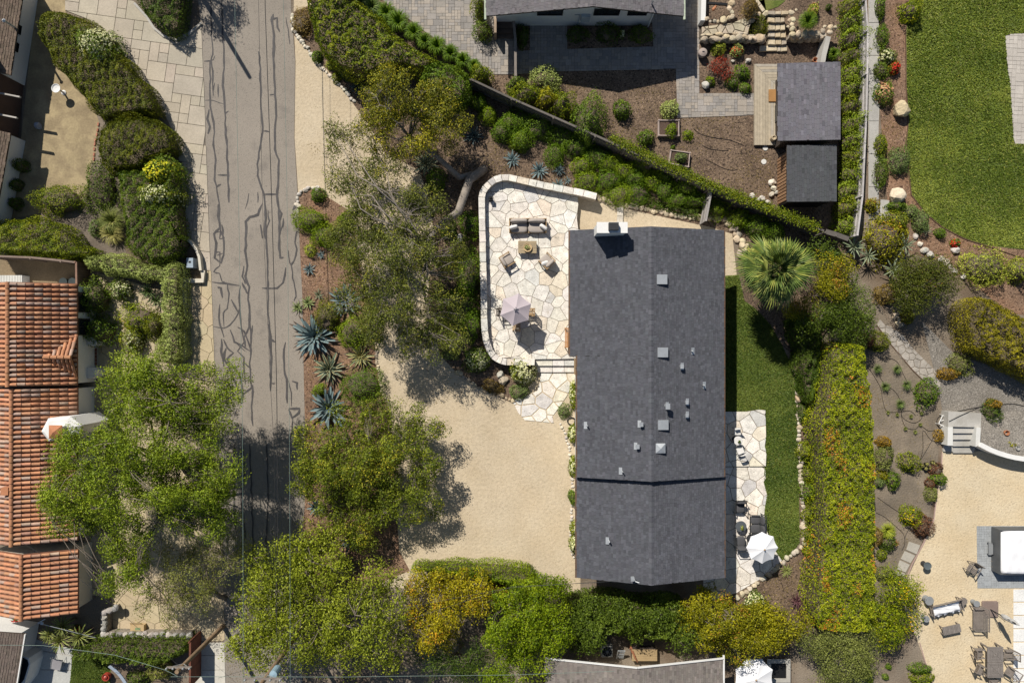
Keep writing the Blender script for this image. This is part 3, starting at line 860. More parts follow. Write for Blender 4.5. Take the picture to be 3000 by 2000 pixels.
for i in range(7):
    y0 = -60 + i * 215
    link('slab', _pm(PW("J 775,%d 836,%d 836,%d 772,%d" % (y0, y0, y0 + 210, y0 + 210)), 0, .04, .006, SLABO, 'slab'), ew, jit((.40, .385, .355), .05))
link('slab', _pm(PW("J 850,1310 905,1315 912,1440 840,1440"), 0, .04, .006, SLABO, 'slab'), ew, jit((.40, .385, .355), .05))
for nm_, tx in (('house_bed', 'G 362,150 920,150 928,305 362,322'), ('stair_bed', 'G 36,180 118,165 118,330 36,334')):
    struct(MB().prism(PW(tx, .06), 0, .06).build(nm_, MULCH))
sp_ = sheet('slab_path', PW('L 1030,635 1120,660 1000,870 935,860'), .014, DIRT)
for a_ in ('L 1035,638 1108,662 1085,722 1018,692', 'L 1008,700 1076,730 1045,780 982,752', 'L 976,760 1040,790 1012,840 955,820', 'L 950,828 1008,848 1000,868 942,862'):
    link('slab', _pm(PW(a_), 0, .05, .008, SLABO, 'slab'), sp_, jit((.42, .39, .33), .05))
fp_poly = PW("K 835,740 880,790 920,800 1000,860 1050,930 1130,1010 1200,1080 1245,1160 1230,1210 1130,1150 1060,1080 980,1000 920,920 870,850 825,790")
fp = sheet('flagstone_walk', fp_poly, .016, DIRT)
pieces(fp, 'flagstone', crazy(fp_poly, .48, .04, 51, .40), 0, .045, STONEO, STONEA, lambda: jit((.36, .325, .28), .10), bev=.006)

# ---- grass blades over the lawns
def grass(parent_name, outline, n, pal, size=.085, z=.012):
    poly = PW(outline); X, Y = rand_in(poly, n); k = ~inside(pav2, X, Y); X, Y = X[k], Y[k]; n = len(X); P = np.stack([X, Y], 1)
    b = .26 * lump(P, 5, .45) + .16 * lump(P, 6, 2.2)
    C = np.stack([X, Y, np.full(n, z + size * .35)], 1)
    N = RNG.normal(size=(n, 3)) * np.array([.7, .7, .35]) + np.array([-.15, .25, .9])
    T = RNG.normal(size=(n, 3)) * .8 + np.array([.0, .0, .5])
    return leaf_obj('grass', C, N, size * 1.25, leafcol(n, pal, b), None, .34, T)


PAL['lawn2'] = ((.045, .070, .022), (.082, .114, .040), (.138, .158, .066), (.20, .19, .07), .03)
PAL['lawn1'] = ((.076, .104, .026), (.140, .172, .050), (.222, .236, .092), (.26, .24, .09), .04)
g1 = grass('g', "S 2690,-60 2657,90 2655,250 2662,360 2652,430 2670,570 2712,625 2762,665 2832,702 2902,718 3060,735 3060,-60", 60000, 'lawn1', .108)
tag(stuff(g1), 'short mown lawn grass of the large right-hand garden', 'grass')
g2 = grass('g', "S 2080,812 2165,807 2180,882 2215,907 2258,954 2290,1012 2312,1057 2320,1090 2332,1180 2336,1300 2339,1440 2341,1590 2310,1630 2290,1640 2262,1600 2247,1555 2238,1507 2245,1446 2236,1410 2243,1325 2240,1199 2080,1205", 36000, 'lawn2', .10)
tag(stuff(g2), 'dark green lawn strip curving behind the grey-roofed house', 'grass')
g3 = grass('g', "C 480,1410 720,1410 710,1568 460,1568", 9000, 'lawn2')
tag(stuff(g3), 'small rough grass patch beside the lower left concrete patio', 'grass')

# ================================================================== buildings
def roof_slope(parent, a, b, up, col, exposure=.145, tab=(.14, .28), pick=150, mobj=None, mattr=None, th=.026, mass='shingles', name='shingle'):
    """shingle courses: a,b = eave ends (3D), up = vector eave -> ridge"""
    a = Vector(a); b = Vector(b); up = Vector(up); e = b - a; L = e.length; e.normalize(); Wd = up.length; u = up.normalized()
    n = e.cross(u); n = n if n.z > 0 else -n
    rows = int(Wd / exposure); ex = Wd / rows; tabs = []
    for i in range(rows):
        s = -random.uniform(0, tab[1])
        while s < L:
            w = random.uniform(*tab); s0 = max(0, s); s1 = min(L, s + w - .008); s += w
            if s1 - s0 < .03: continue
            h0 = th * random.uniform(.8, 1.35)
            lo = i * ex - (.02 if i == 0 else .0) - random.choice([0, 0, .03]); hi = (i + 1) * ex + (.0 if i == rows - 1 else .02)
            def pt(ss, dd, hh): return a + e * ss + u * dd + n * hh
            vs = [pt(s0, lo, h0), pt(s1, lo, h0), pt(s1, hi, .004), pt(s0, hi, .004), pt(s0, lo, -.01), pt(s1, lo, -.01)]
            tabs.append((vs, [(0, 1, 2, 3), (4, 5, 1, 0), (4, 0, 3), (5, 2, 1)] if e.cross(u).z > 0 else [(3, 2, 1, 0), (0, 1, 5, 4), (3, 0, 4), (1, 2, 5)], col()))
    tabs.sort(key=lambda t: t[0][0].x ** 2 + t[0][0].y ** 2)
    mo = mobj or SHINO
    for vs, fs, c in tabs[:pick]:
        me = bpy.data.meshes.new(name); me.from_pydata([tuple(v) for v in vs], [], fs); me.materials.append(mo); me.update()
        link(name, me, parent, c)
    mb = MB()
    for vs, fs, c in tabs[pick:]: mb.add(vs, fs, c)
    if mb.v: stuff(mb.build(mass, mattr or SHINA, parent, attr=True))


def gable(t, x0, x1, y0, y1, ze, zr, xr, th=.10, mat=None, zl=None):
    """roof deck slab with its ridge along y"""
    m = mat or WOODD; o = .012; zl = ze if zl is None else zl
    vs = [(x0, y0, zl - o), (xr, y0, zr - o), (x1, y0, ze - o), (x0, y1, zl - o), (xr, y1, zr - o), (x1, y1, ze - o)]
    vs += [(a, b, c - th) for a, b, c in vs]
    fs = [(1, 4, 3, 0), (2, 5, 4, 1), (6, 9, 10, 7), (7, 10, 11, 8), (0, 3, 9, 6), (5, 2, 8, 11), (0, 6, 7, 1), (1, 7, 8, 2), (3, 4, 10, 9), (4, 5, 11, 10)]
    return MB().add(vs, fs).build('roof', m, t)


def wall_gable(t, x0, x1, y0, y1, ze, zr, xr, mat, name='wall'):
    vs = [(x0, y0, -.05), (x1, y0, -.05), (x1, y1, -.05), (x0, y1, -.05), (x0, y0, ze), (x1, y0, ze), (x1, y1, ze), (x0, y1, ze), (xr, y0, zr), (xr, y1, zr)]
    return MB().add(vs, [(0, 1, 5, 8, 4), (2, 3, 7, 9, 6), (1, 2, 6, 5), (3, 0, 4, 7), (4, 8, 9, 7), (8, 5, 6, 9)]).build(name, mat, t)


def window(t, c, w, h, n, frame=BLACK, name='window'):
    """framed pane on a wall; c centre, n outward normal (plan)"""
    rz = math.atan2(n[1], n[0]); m = MB(); fr = .06
    for (dy, dz, sy, sz) in ((0, h / 2, w + fr, fr), (0, -h / 2, w + fr, fr), (-w / 2, 0, fr, h), (w / 2, 0, fr, h), (0, 0, .035, h)):
        cx = c[0] - math.sin(rz) * dy; cy = c[1] + math.cos(rz) * dy
        m.box(cx + n[0] * .03, cy + n[1] * .03, c[2] + dz, .08, sy, sz, rz)
    o = m.build(name, frame, t)
    MB().box(c[0] + n[0] * .012, c[1] + n[1] * .012, c[2], .02, w, h, rz).build('pane', GLASS, o)
    return o


def ridge_caps(parent, x, y0, y1, z, slope, col, step=.30, w=.16):
    y = y1; k = 0
    while y > y0 + .02:
        yb = max(y0, y - step)
        vs = [(x - w, y, z - slope * w + .02), (x, y, z + .025), (x + w, y, z - slope * w + .02), (x - w, yb, z - slope * w + .034), (x, yb, z + .045), (x + w, yb, z - slope * w + .034)]
        me = bpy.data.meshes.new('ridge_cap'); me.from_pydata(vs, [], [(0, 3, 4, 1), (1, 4, 5, 2)]); me.materials.append(SHINO); me.update()
        link('ridge_cap', me, parent, col()); y = yb


def shing(base, a=.16):
    return lambda: jit(base if random.random() < .86 else tuple(x * k_ for x in base) if (k_ := random.choice([.74, 1.22])) else base, a, .02)


# ---- the grey-roofed house in the middle
house = thing('house', 'long low house with a charcoal shingle gable roof in the middle', 'house', (8.05, -3.7, 0))
def rel(o, t):
    return o


HX0, HX1, HXR = 3.50, 12.66, 8.06
house.location = (0, 0, 0)
wall_gable(house, HX0 + .60, HX1 - .5, -7.7, 6.25, 3.60, 4.75, HXR, WHITE)
wall_gable(house, HX0 + .95, HX1 - .5, -13.6, -7.72, 3.30, 4.42, HXR, WHITE)
gcol = lambda: jit(tuple(x * k_ for k_ in [random.choice([.86, .97, 1, 1.03, 1.14])] for x in (.088, .090, .102)), .11, .015)
sl = (5.0 - 3.62) / (HXR - HX0)
rf = gable(house, HX0 + .42, HX1, -8.1, 6.65, 3.62, 5.0, HXR, zl=3.62 + .42 * sl)
MB().add([(HX0, -.85, 3.608), (HX0 + .42, -.85, 3.608 + .42 * sl), (HX0 + .42, 6.65, 3.608 + .42 * sl), (HX0, 6.65, 3.608), (HX0, -.85, 3.5), (HX0 + .42, -.85, 3.5 + .42 * sl), (HX0 + .42, 6.65, 3.5 + .42 * sl), (HX0, 6.65, 3.5)], [(0, 1, 2, 3), (7, 6, 5, 4), (0, 4, 5, 1), (2, 6, 7, 3), (3, 7, 4, 0)]).build('eave_deck', WOODD, house)
# the left slope is stepped back below the patio, so it is laid in two runs
roof_slope(rf, (HX0, -0.85, 3.62), (HX0, 6.65, 3.62), (HXR - HX0, 0, 1.38), gcol, pick=60)
roof_slope(rf, (HX0 + .42, -8.1, 3.62 + .42 * sl), (HX0 + .42, -0.855, 3.62 + .42 * sl), (HXR - HX0 - .42, 0, 1.38 - .42 * sl), gcol, pick=60)
roof_slope(rf, (HX1, -8.1, 3.62), (HX1, 6.65, 3.62), (HXR - HX1, 0, 1.38), gcol, pick=60)
ridge_caps(rf, HXR, -8.1, 6.65, 5.0, sl, gcol)
rf2 = gable(house, HX0 + .42, HX1 + .1, -14.22, -8.105, 3.36, 4.65, HXR + .08)
roof_slope(rf2, (HX0 + .42, -14.22, 3.36), (HX0 + .42, -8.12, 3.36), (HXR + .08 - HX0 - .42, 0, 1.29), gcol, pick=60)
roof_slope(rf2, (HX1 + .1, -14.22, 3.36), (HX1 + .1, -8.12, 3.36), (HXR + .08 - HX1 - .1, 0, 1.29), gcol, pick=60)
ridge_caps(rf2, HXR + .08, -14.22, -8.12, 4.65, .28, gcol)
for (x, y0, y1, z) in ((HX0 - .06, -.85, 6.65, 3.55), (HX0 + .36, -8.1, -.86, 3.66), (HX0 + .36, -14.22, -8.12, 3.30), (HX1 + .06, -8.1, 6.65, 3.55), (HX1 + .16, -14.22, -8.12, 3.30)):
    g = MB().box(x, (y0 + y1) / 2, z, .11, y1 - y0, .10)
    gt = g.build('gutter', COPPER, house)
    y = y0 + .5; b = MB()
    while y < y1: b.box(x, y, z + .055, .13, .03, .02); y += 1.2
    b.build('bracket', DKMET, gt)
# chimney: pale stucco block with a dark flue cap
cx0, cy0 = W(q('H', 650, 160), 5.3)
ch = MB(); ch.box(cx0, cy0 + .02, 2.85, 1.65, .52, 5.8); ch.box(cx0, cy0 + .02, 5.70, 1.75, .62, .12)
ch.build('chimney', WHITE, house)
MB().box(cx0 + .05, cy0 + .05, 5.92, .55, .42, .30).build('flue_cap', DKMET, house)


def roofz(x):
    return 5.0 - sl * abs(x - HXR)


def on_roof(s, x, y, lift=.1):
    z = 4.6
    for k in range(4):
        X, Y = W(q(s, x, y), z); z = roofz(X) + lift
    return X, Y, z - lift


for (s, x, y) in (('H', 990, 488), ('H', 995, 968), ('H', 998, 1445)):
    X, Y, Z = on_roof(s, x, y, .25); m = MB()      # low domed skylights, tall on the uphill side
    w, d = .33, .28
    vs = [(X - w, Y - d, Z - .1), (X + w, Y - d, Z - .3), (X + w, Y + d, Z - .3), (X - w, Y + d, Z - .1),
          (X - w, Y - d, Z + .20), (X + w * .85, Y - d, Z + .16), (X + w * .85, Y + d, Z + .16), (X - w, Y + d, Z + .20)]
    m.add(vs, [(4, 5, 6, 7), (0, 1, 5, 4), (1, 2, 6, 5), (2, 3, 7, 6), (3, 0, 4, 7)])
    o = m.build('roof_vent', GALV, house)
    MB().box(X + .03, Y, Z - .06, .86, .70, .03, ry=math.atan(sl)).build('flashing', GALV, o)
X, Y, Z = on_roof('I', 977, 30, .2)
m = MB().add([(X - .28, Y - .28, Z - .15), (X + .28, Y - .28, Z - .25), (X + .28, Y + .28, Z - .25), (X - .28, Y + .28, Z - .15), (X - .28, Y - .28, Z + .14), (X + .28, Y - .28, Z + .14), (X + .28, Y + .28, Z + .14), (X - .28, Y + .28, Z + .14), (X, Y, Z + .24)],
             [(0, 1, 5, 4), (1, 2, 6, 5), (2, 3, 7, 6), (3, 0, 4, 7), (4, 5, 8), (5, 6, 8), (6, 7, 8), (7, 4, 8)])
m.build('roof_vent', GALV, house)
for (s, x, y, hh, r_) in (('H', 1185, 960, .25, .05), ('H', 1115, 1060, .26, .09), ('H', 1262, 1185, .3, .05), ('H', 1148, 1295, .24, .08), ('H', 1022, 1322, .5, .12), ('H', 1148, 1380, .24, .08),
                         ('H', 495, 1450, .35, .04), ('H', 850, 1440, .26, .09), ('I', 825, 18, .26, .09), ('I', 728, 185, .4, .035), ('I', 645, 655, .35, .05)):
    X, Y, Z = on_roof(s, x, y, hh)
    if s == 'I' and y > 240: Z -= .33
    m = MB().lathe([(r_, Z - .1), (r_, Z + hh), (r_ * .5, Z + hh + .02)], 10, X, Y)
    if r_ > .07: m.box(X, Y, Z + hh, r_ * 2.1, r_ * 2.8, .12)
    o = m.build('vent_pipe', GALV, house, smooth=False)
    sg = 1 if X > HXR else -1
    MB().box(X + .08 * sg, Y, Z + .03, .20, .42, .02, ry=sg * math.atan(sl)).build('flashing', GALV, o)
X, Y, Z = on_roof('I', 805, 890, .2)
m = MB(); m.tube([(X, Y, Z - .4), (X, Y, Z + .5)], .03, 6); m.tube([(X, Y, Z + .5), (X + .2, Y - .05, Z + .55)], .03, 6); m.box(X - .1, Y, Z + .05, .2, .25, .12)
m.build('service_mast', GALV, house)
window(house, (HX0 + .55, 3.4, 1.6), 2.4, 1.9, (-1, 0)); window(house, (HX0 + .55, .3, 1.5), 1.2, 1.9, (-1, 0))
for y in (4.5, 1.5, -2, -5): window(house, (HX1 - .5, y, 1.6), 1.6, 1.4, (1, 0))
dr = MB().box(HX0 + .53, -1.6, 1.45, .06, 1.0, 2.1).build('door', TEAK, house)
MB().lathe([(.03, 0), (.03, .04)], 8, HX0 + .48, -2.0).build('handle', DKMET, dr)
for y in (-10.2, -12.2): MB().box(HX0 + .93, y, 1.15, .06, 2.3, 2.2).build('garage_door', WHITE, house)

# ---- white house at the top with a grey gable roof
th = thing('house', 'white stucco house with a mauve grey shingle roof at the top edge', 'house')
tz, tzr = 2.9, 4.1
xa, ya = W(q('D', 1512, 104), tz); xb, yb = W(q('G', 1124, 82), tz); xr, yr = W(q('G', 530, 56), tzr)
yt = ya - .02
wall_gable(th, xa + .55, xb - 1.6, yt + .72, yt + 14, 2.85, 3.75, xr, WHITE)
rf = gable(th, xa, xb, yt, yt + 14.5, tz, tzr, xr)
tcol = shing((.150, .140, .145), .10)
roof_slope(rf, (xa, yt, tz), (xa, yt + 14.5, tz), (xr - xa, 0, tzr - tz), tcol, pick=110)
roof_slope(rf, (xb, yt, tz), (xb, yt + 14.5, tz), (xr - xb, 0, tzr - tz), tcol, pick=110)
ridge_caps(rf, xr, yt, yt + 14.5, tzr, .18, tcol)
MB().box(xa - .07, yt + 7, tz - .06, .12, 14.4, .12).build('gutter', M('green_gutter', (.42, .47, .36)), th)
MB().box(xb + .07, yt + 7, tz - .06, .12, 14.4, .12).build('gutter', MATS['green_gutter'], th)
wy = yt + .72
for (gx, w) in ((250, 1.55), (622, 1.55), (825, 1.15)):
    X, _ = W(q('G', gx, 90), 1.9); window(th, (X, wy, 1.95), w, .75, (0, -1))
X, _ = W(q('G', 910, 110), 1.5); MB().lathe([(.05, .1), (.05, 2.7)], 8, X + .1, wy - .1).build('downpipe', WHITE, th)
X, _ = W(q('G', 482, 140), 1.3)
eb = MB().box(X, wy - .1, 1.3, .55, .2, .7); eb.tube([(X - .4, wy - .05, .2), (X - .4, wy - .05, 1.6)], .025, 6); eb.tube([(X - .4, wy - .05, 1.6), (X - .7, wy - .05, 1.6)], .025, 6)
eb.build('meter_box', M('pale_metal', (.42, .47, .50), rough=.5), th)
X, Y = W(q('G', 922, 14), 3.6); MB().lathe([(.05, 3.0), (.05, 3.9)], 8, X, Y).build('vent_pipe', GALV, th)

# ---- wooden entry stair and its rail by the white house
es = thing('entry_stair', 'dark brown timber stair rising under the white house roof', 'steps')
for k in range(6):
    z = .15 * (k + 1); a = PW("D 1575,%d 1688,%d 1688,%d 1575,%d" % (252 - k * 34, 252 - k * 34, 220 - k * 34, 220 - k * 34), z)
    link('tread', _pm(a, z - .06, z, .006, WOODO, 'tread'), es, jit((.16, .12, .095), .08))
for s in ("D 1562,110 1578,110 1578,215 1562,215",):
    MB().prism(PW(s, 1.1), 0, 1.1).build('side_rail', M('stair_rail', (.33, .25, .18), n2=(30, .15)), es)
rl = thing('garden_fence', 'low grey timber fence running down from the stair past the pavers', 'fence')
pts = PW("D 1690,140 1702,260 1703,480 1705,525", 1.3)
for a, b in zip(pts, pts[1:]):
    MB().bar((*a, 1.3), (*b, 1.3), .16, .06).build('top_rail', TEAKG, rl)
    n = max(1, int(math.hypot(b[0] - a[0], b[1] - a[1]) / .16))
    for i in range(n):
        f = i / n; link('board', MB().box(0, 0, .62, .03, .14, 1.2).build('board', TEAKG, rl).data, None) if False else None
for (a, b) in zip(pts, pts[1:]):
    n = max(1, int(math.hypot(b[0] - a[0], b[1] - a[1]) / .16)); ang = math.atan2(b[1] - a[1], b[0] - a[0])
    for i in range(n):
        f = (i + .5) / n; o = MB().box(0, 0, .62, .145, .025, 1.22).build('board', TEAKG, rl)
        o.location = (a[0] + (b[0] - a[0]) * f, a[1] + (b[1] - a[1]) * f, 0); o.rotation_euler = (0, 0, ang)

# ---- sheds on the timber deck
sh = thing('garden_shed', 'larger garden shed with a flat-pitched lilac grey shingle roof beside the deck', 'shed')
def mono(t, txt, z0, z1, col, wallin, wallmat, pick, wl=.7):
    """single-pitch roof, low on the left; four survey corners tl, tr, br, bl"""
    p = pp(txt); zz = (z0, z1, z1, z0); c = [Vector((*W(a, b), b)) for a, b in zip(p, zz)]
    x0 = (c[0].x + c[3].x) / 2; x1 = (c[1].x + c[2].x) / 2; y1 = (c[0].y + c[1].y) / 2; y0 = (c[2].y + c[3].y) / 2
    vs = [(x0, y0, z0), (x1, y0, z1), (x1, y1, z1), (x0, y1, z0)]; vs += [(a, b, d - .14) for a, b, d in vs]
    vs = [(a, b, d - .012) for a, b, d in vs]
    o = MB().add(vs, [(0, 1, 2, 3), (7, 6, 5, 4), (0, 4, 5, 1), (1, 5, 6, 2), (2, 6, 7, 3), (3, 7, 4, 0)]).build('roof', WOODD, t)
    roof_slope(o, (x0, y0, z0), (x0, y1, z0), (x1 - x0, 0, z1 - z0), col, exposure=.15, tab=(.26, .34), pick=pick)
    i = wallin; a, b = x0 + wl, x1 - i; e, f = y0 + i, y1 - i
    zw = lambda x: z0 + (z1 - z0) * (x - x0) / (x1 - x0) - .16
    MB().add([(a, e, 0), (b, e, 0), (b, f, 0), (a, f, 0), (a, e, zw(a)), (b, e, zw(b)), (b, f, zw(b)), (a, f, zw(a))],
             [(0, 1, 5, 4), (1, 2, 6, 5), (2, 3, 7, 6), (3, 0, 4, 7), (4, 5, 6, 7)]).build('wall', wallmat, t)
    return x0, x1, y0, y1


e1 = mono(sh, "J 178,403 588,420 588,930 178,912", 2.5, 2.75, shing((.155, .148, .165), .06), .22, WOODD, 290)
MB().box(e1[0] + .69, (e1[2] + e1[3]) / 2, 1.1, .05, 1.1, 2.05).build('door', GLASS, sh)
sh2 = thing('garden_shed', 'smaller charcoal shingled shed with a reddish slatted side', 'shed')
e2 = mono(sh2, "J 238,950 565,956 561,1326 238,1320", 2.3, 2.4, shing((.080, .083, .088), .06), .12, BLACK, 290, .30)
for k in range(14):
    y = e2[2] + .35 + k * (e2[3] - e2[2] - .7) / 13
    o = MB().box(e2[0] + .27, y, 1.05, .05, .15, 2.0).build('slat', WOODO, sh2); o.color = (*jit((.34, .20, .11), .15), 1)
dk = thing('timber_deck', 'pale timber deck with mitred boards in front of the larger shed', 'deck')
dz = .22
def deckcol(): return jit(random.choice([(.40, .34, .25), (.44, .36, .25), (.36, .32, .26)]), .10)
x0d, ytop = W(q('J', 23, 420), dz); _, ybot = W(q('J', 23, 952), dz); xr_d, _ = W(q('J', 185, 500), dz)
nb = 9; bw = (xr_d - x0d) / nb
for k in range(nb):
    xa_ = x0d + k * bw; top = ytop - k * bw
    link('board', _pm([(xa_ + .006, ybot), (xa_ + bw - .006, ybot), (xa_ + bw - .006, top - bw), (xa_ + .006, top)], .05, dz, .004, WOODO, 'board'), dk, deckcol())
    link('board', _pm([(xa_ + .012, top - .006), (xa_ + bw, top - bw + .006), (xr_d + .4, top - bw + .006), (xr_d + .4, top - .006)], .05, dz, .004, WOODO, 'board'), dk, deckcol())
MB().box((x0d + xr_d) / 2, (ybot + ytop) / 2, .03, xr_d - x0d - .1, ytop - ybot - .1, .04).build('frame', WOODD, dk)
c = PW("J 118,587 165,587 165,667 118,667", .3)
tag(MB().prism(c, .23, .30, None, .01).build('door_mat', M('rust_mat', (.36, .19, .07), n2=(30, .2))), 'square rust-brown mat on the deck at the shed door', 'mat')

# ---- brown-roofed house, upper left
bl = thing('house', 'white walled house with a brown shingle roof at the upper left edge', 'house')
bcol = shing((.155, .115, .085), .14)
def slope_house(t, e0, e1, ze, run, rise, inn, pick, wmat, wh=None):
    """one visible slope falling towards the right; e0,e1 eave ends (top, bottom) in survey marks"""
    a = Vector((*W(e0, ze), ze)); b = Vector((*W(e1, ze), ze)); e = (b - a).normalized(); left = Vector((e.y, -e.x, 0))
    if left.x > 0: left = -left
    up = left * run + Vector((0, 0, rise))
    vs = [a, b, b + up, a + up]; vs2 = [v - Vector((0, 0, .012)) for v in vs]; vs3 = [v - Vector((0, 0, .14)) for v in vs]
    r = MB().add([tuple(v) for v in vs2 + vs3], [(3, 2, 1, 0), (4, 5, 6, 7), (0, 1, 5, 4), (1, 2, 6, 5), (2, 3, 7, 6), (3, 0, 4, 7)]).build('roof', WOODD, t)
    roof_slope(r, a, b, up, bcol, pick=pick)
    w = [a + left * inn, b + left * inn, b + left * run, a + left * run]; zt = ze + rise * inn / run - .14; zb = ze + rise - .2
    MB().add([(v.x, v.y, -.05) for v in w] + [(w[0].x, w[0].y, zt), (w[1].x, w[1].y, zt), (w[2].x, w[2].y, zb), (w[3].x, w[3].y, zb)],
             [(4, 5, 1, 0), (5, 6, 2, 1), (6, 7, 3, 2), (7, 4, 0, 3), (4, 7, 6, 5)]).build('wall', wmat, t)
    return a, b, left, e


a, b, lf_, e_ = slope_house(bl, q('A', 165, -160), q('A', 66, 492), 2.0, 4.5, 1.3, .50, 150, WHITE)
for f in (.5, .68): 
    p = a + (b - a) * f + lf_ * .49; window(bl, (p.x, p.y, 1.3), .5, .4, (-lf_.x, -lf_.y))
p = W(q('A', 40, 145), 2.8); MB().lathe([(.07, 2.1), (.07, 2.95), (.12, 3.0), (.02, 3.1)], 8, *p).build('vent_pipe', GALV, bl)
slope_house(bl, q('A', 66, 874), q('A', -40, 1460), 2.0, 4.0, 1.2, .45, 140, WHITE)
a2 = Vector((*W(q('A', 55, 500), 2.0), 2.0)); b2 = Vector((*W(q('A', 2, 860), 2.0), 2.0))
for f in (.38, .76):
    p = a2.lerp(b2, f); MB().bar((p.x + .9, p.y, 1.95), (p.x - 2.2, p.y + .6, 2.0), .09, .16).build('beam', M('grey_beam', (.40, .37, .33), n2=(20, .1)), bl)
MB().bar((a2.x - .5, a2.y + .9, 1.3), (b2.x - .5, b2.y - .9, 1.3), .2, 2.8).build('wall', M('brown_wall', (.10, .06, .045)), bl)  # raised past the eaves to cast the shadow of the unseen roof behind

# ---- terracotta house, left
tc = thing('house', 'white house with a terracotta barrel tile roof at the left edge', 'house')
TCOLS = [(.46, .22, .125), (.52, .265, .15), (.40, .225, .155), (.45, .31, .235), (.39, .28, .22), (.50, .23, .12)]
def tcol2(fresh=.5):
    return jit(TCOLS[random.choice([0, 1, 5])] if random.random() < fresh else random.choice(TCOLS), .12, .03)


def barrel(a, d, w, ln, up, r0=.10, r1=.085, seg=5):
    """half-round tile: a = centre of the low end, d = unit uphill, w = unit across, up = unit normal"""
    vs = []
    for (s, r, lift) in ((0, r0, .035), (ln, r1, .0)):
        for k in range(seg + 1):
            t = math.pi * k / seg; vs.append(a + d * s + w * (math.cos(t) * r) + up * (math.sin(t) * r + lift))
    fs = [(k, k + 1, seg + 2 + k, seg + 1 + k) for k in range(seg)] + [tuple(range(seg, -1, -1))]
    return [tuple(v) for v in vs], fs


tiles = []
DECKT = M('tile_pan', (.22, .10, .06), n1=(2, .2), n2=(14, .2), rough=.95)
def tile_slope(eave0, eave1, upv, fresh, pitch=.275, ln=.47, cut=None):
    e = (eave1 - eave0); L = e.length; e.normalize(); Wd = upv.length; u = upv.normalized(); n = e.cross(u); n = n if n.z > 0 else -n
    k = int(L / pitch); p = L / k; rows = max(1, int(round(Wd / ln))); l = Wd / rows
    for i in range(k):
        m = rows
        for j in range(m):
            if cut and j * l > cut((i + .5) / k) - l * .3: continue
            tiles.append((*barrel(eave0 + e * (p * (i + .5)) + u * (j * l) + w_(.012), u, e, l + .04, n), tcol2(fresh)))


def w_(a): return Vector((random.uniform(-a, a), random.uniform(-a, a), 0))


secs = [(('B', 45, 516), ('B', 60, 1186), ('B', 500, 516), ('B', 512, 1186), 2.55, 3.75, .45),
        (('B', 70, 1196), ('C', 84, 634), ('B', 512, 1196), ('C', 505, 634), 2.35, 3.55, .30),
        (('C', 135, 660), ('C', 148, 1160), ('C', 508, 690), ('C', 516, 1112), 2.05, 3.15, .50)]
caps = []
for (r0, r1, e0, e1, ze, zr, fr) in secs:
    xr = (W(q(*r0), zr)[0] + W(q(*r1), zr)[0]) / 2; xe = (W(q(*e0), ze)[0] + W(q(*e1), ze)[0]) / 2
    y1 = W(q(*e0), ze)[1]; y0 = W(q(*e1), ze)[1]; xl = xr - (xe - xr) - .3
    gable(tc, xl, xe, y0, y1, ze, zr, xr, mat=DECKT)
    wall_gable(tc, xl + .4, xe - .35, y0 + .12, y1 - .12, ze - .05, zr - .22, xr, WHITE if ze > 2.2 else CREAM)
    tile_slope(Vector((xe, y1, ze)), Vector((xe, y0, ze)), Vector((xr - xe, 0, zr - ze)), fr)
    tile_slope(Vector((xl, y1, ze)), Vector((xl, y0, ze)), Vector((xr - xl, 0, zr - ze)), fr)
    y = y0
    while y < y1 - .1:
        caps.append((*barrel(Vector((xr, y, zr + .01)), Vector((0, 1, 0)), Vector((1, 0, 0)), min(.46, y1 - y), Vector((0, 0, 1)), .13, .115, 6), jit((.40, .19, .10), .12, .03))); y += .42
# small cross gable over the entrance
zr, ze = 3.15, 2.5
ax, ay = W(q('B', 305, 1000), zr); bx, by = W(q('B', 512, 1000), zr); _, yt_ = W(q('B', 516, 850), ze); _, yb_ = W(q('B', 520, 1142), ze); xe = W(q('B', 516, 1000), ze)[0]
MB().add([(ax, ay, zr - .02), (xe, by, zr - .02), (xe, yt_, ze - .02), (xe, yb_, ze - .02)], [(0, 1, 2), (0, 3, 1)]).build('porch_roof', DECKT, tc)
for sgn, ye in ((1, yt_), (-1, yb_)):
    k = 6
    for i in range(k):
        f = (i + .8) / k; x = ax + (xe - ax) * f - .05; top = Vector((x, by, zr)); low = Vector((x, by + (ye - by) * f, zr + (ze - zr) * f)); d = top - low; L = d.length; d.normalize()
        m = max(1, int(round(L / .45)))
        for j in range(m):
            tiles.append((*barrel(low + d * (L * j / m), d, Vector((1, 0, 0)), L / m + .03, Vector((1, 0, 0)).cross(d) * (1 if Vector((1, 0, 0)).cross(d).z > 0 else -1)), tcol2(.5)))
x = ax
while x < xe - .05:
    caps.append((*barrel(Vector((xe - (x - ax), by, zr + .02)), Vector((-1, 0, 0)), Vector((0, 1, 0)), .45, Vector((0, 0, 1)), .13, .115, 6), jit((.40, .19, .10), .12, .03))); x += .42
tiles.sort(key=lambda t: t[0][0][0] ** 2 + t[0][0][1] ** 2)
tr_ = [o for o in tc.children if o.name.startswith('roof')][0]
for vs, fs, c in tiles[:290]:
    me = bpy.data.meshes.new('roof_tile'); me.from_pydata(vs, [], fs); me.materials.append(TILEO); me.polygons.foreach_set('use_smooth', [True] * len(me.polygons)); me.update()
    link('roof_tile', me, tr_, c)
mb = MB()
for vs, fs, c in tiles[290:]: mb.add(vs, fs, c)
stuff(mb.build('roof_tiles', TILEA, tr_, attr=True))
for vs, fs, c in caps:
    me = bpy.data.meshes.new('ridge_tile'); me.from_pydata(vs, [], fs); me.materials.append(TILEO); me.update(); link('ridge_tile', me, tr_, c)
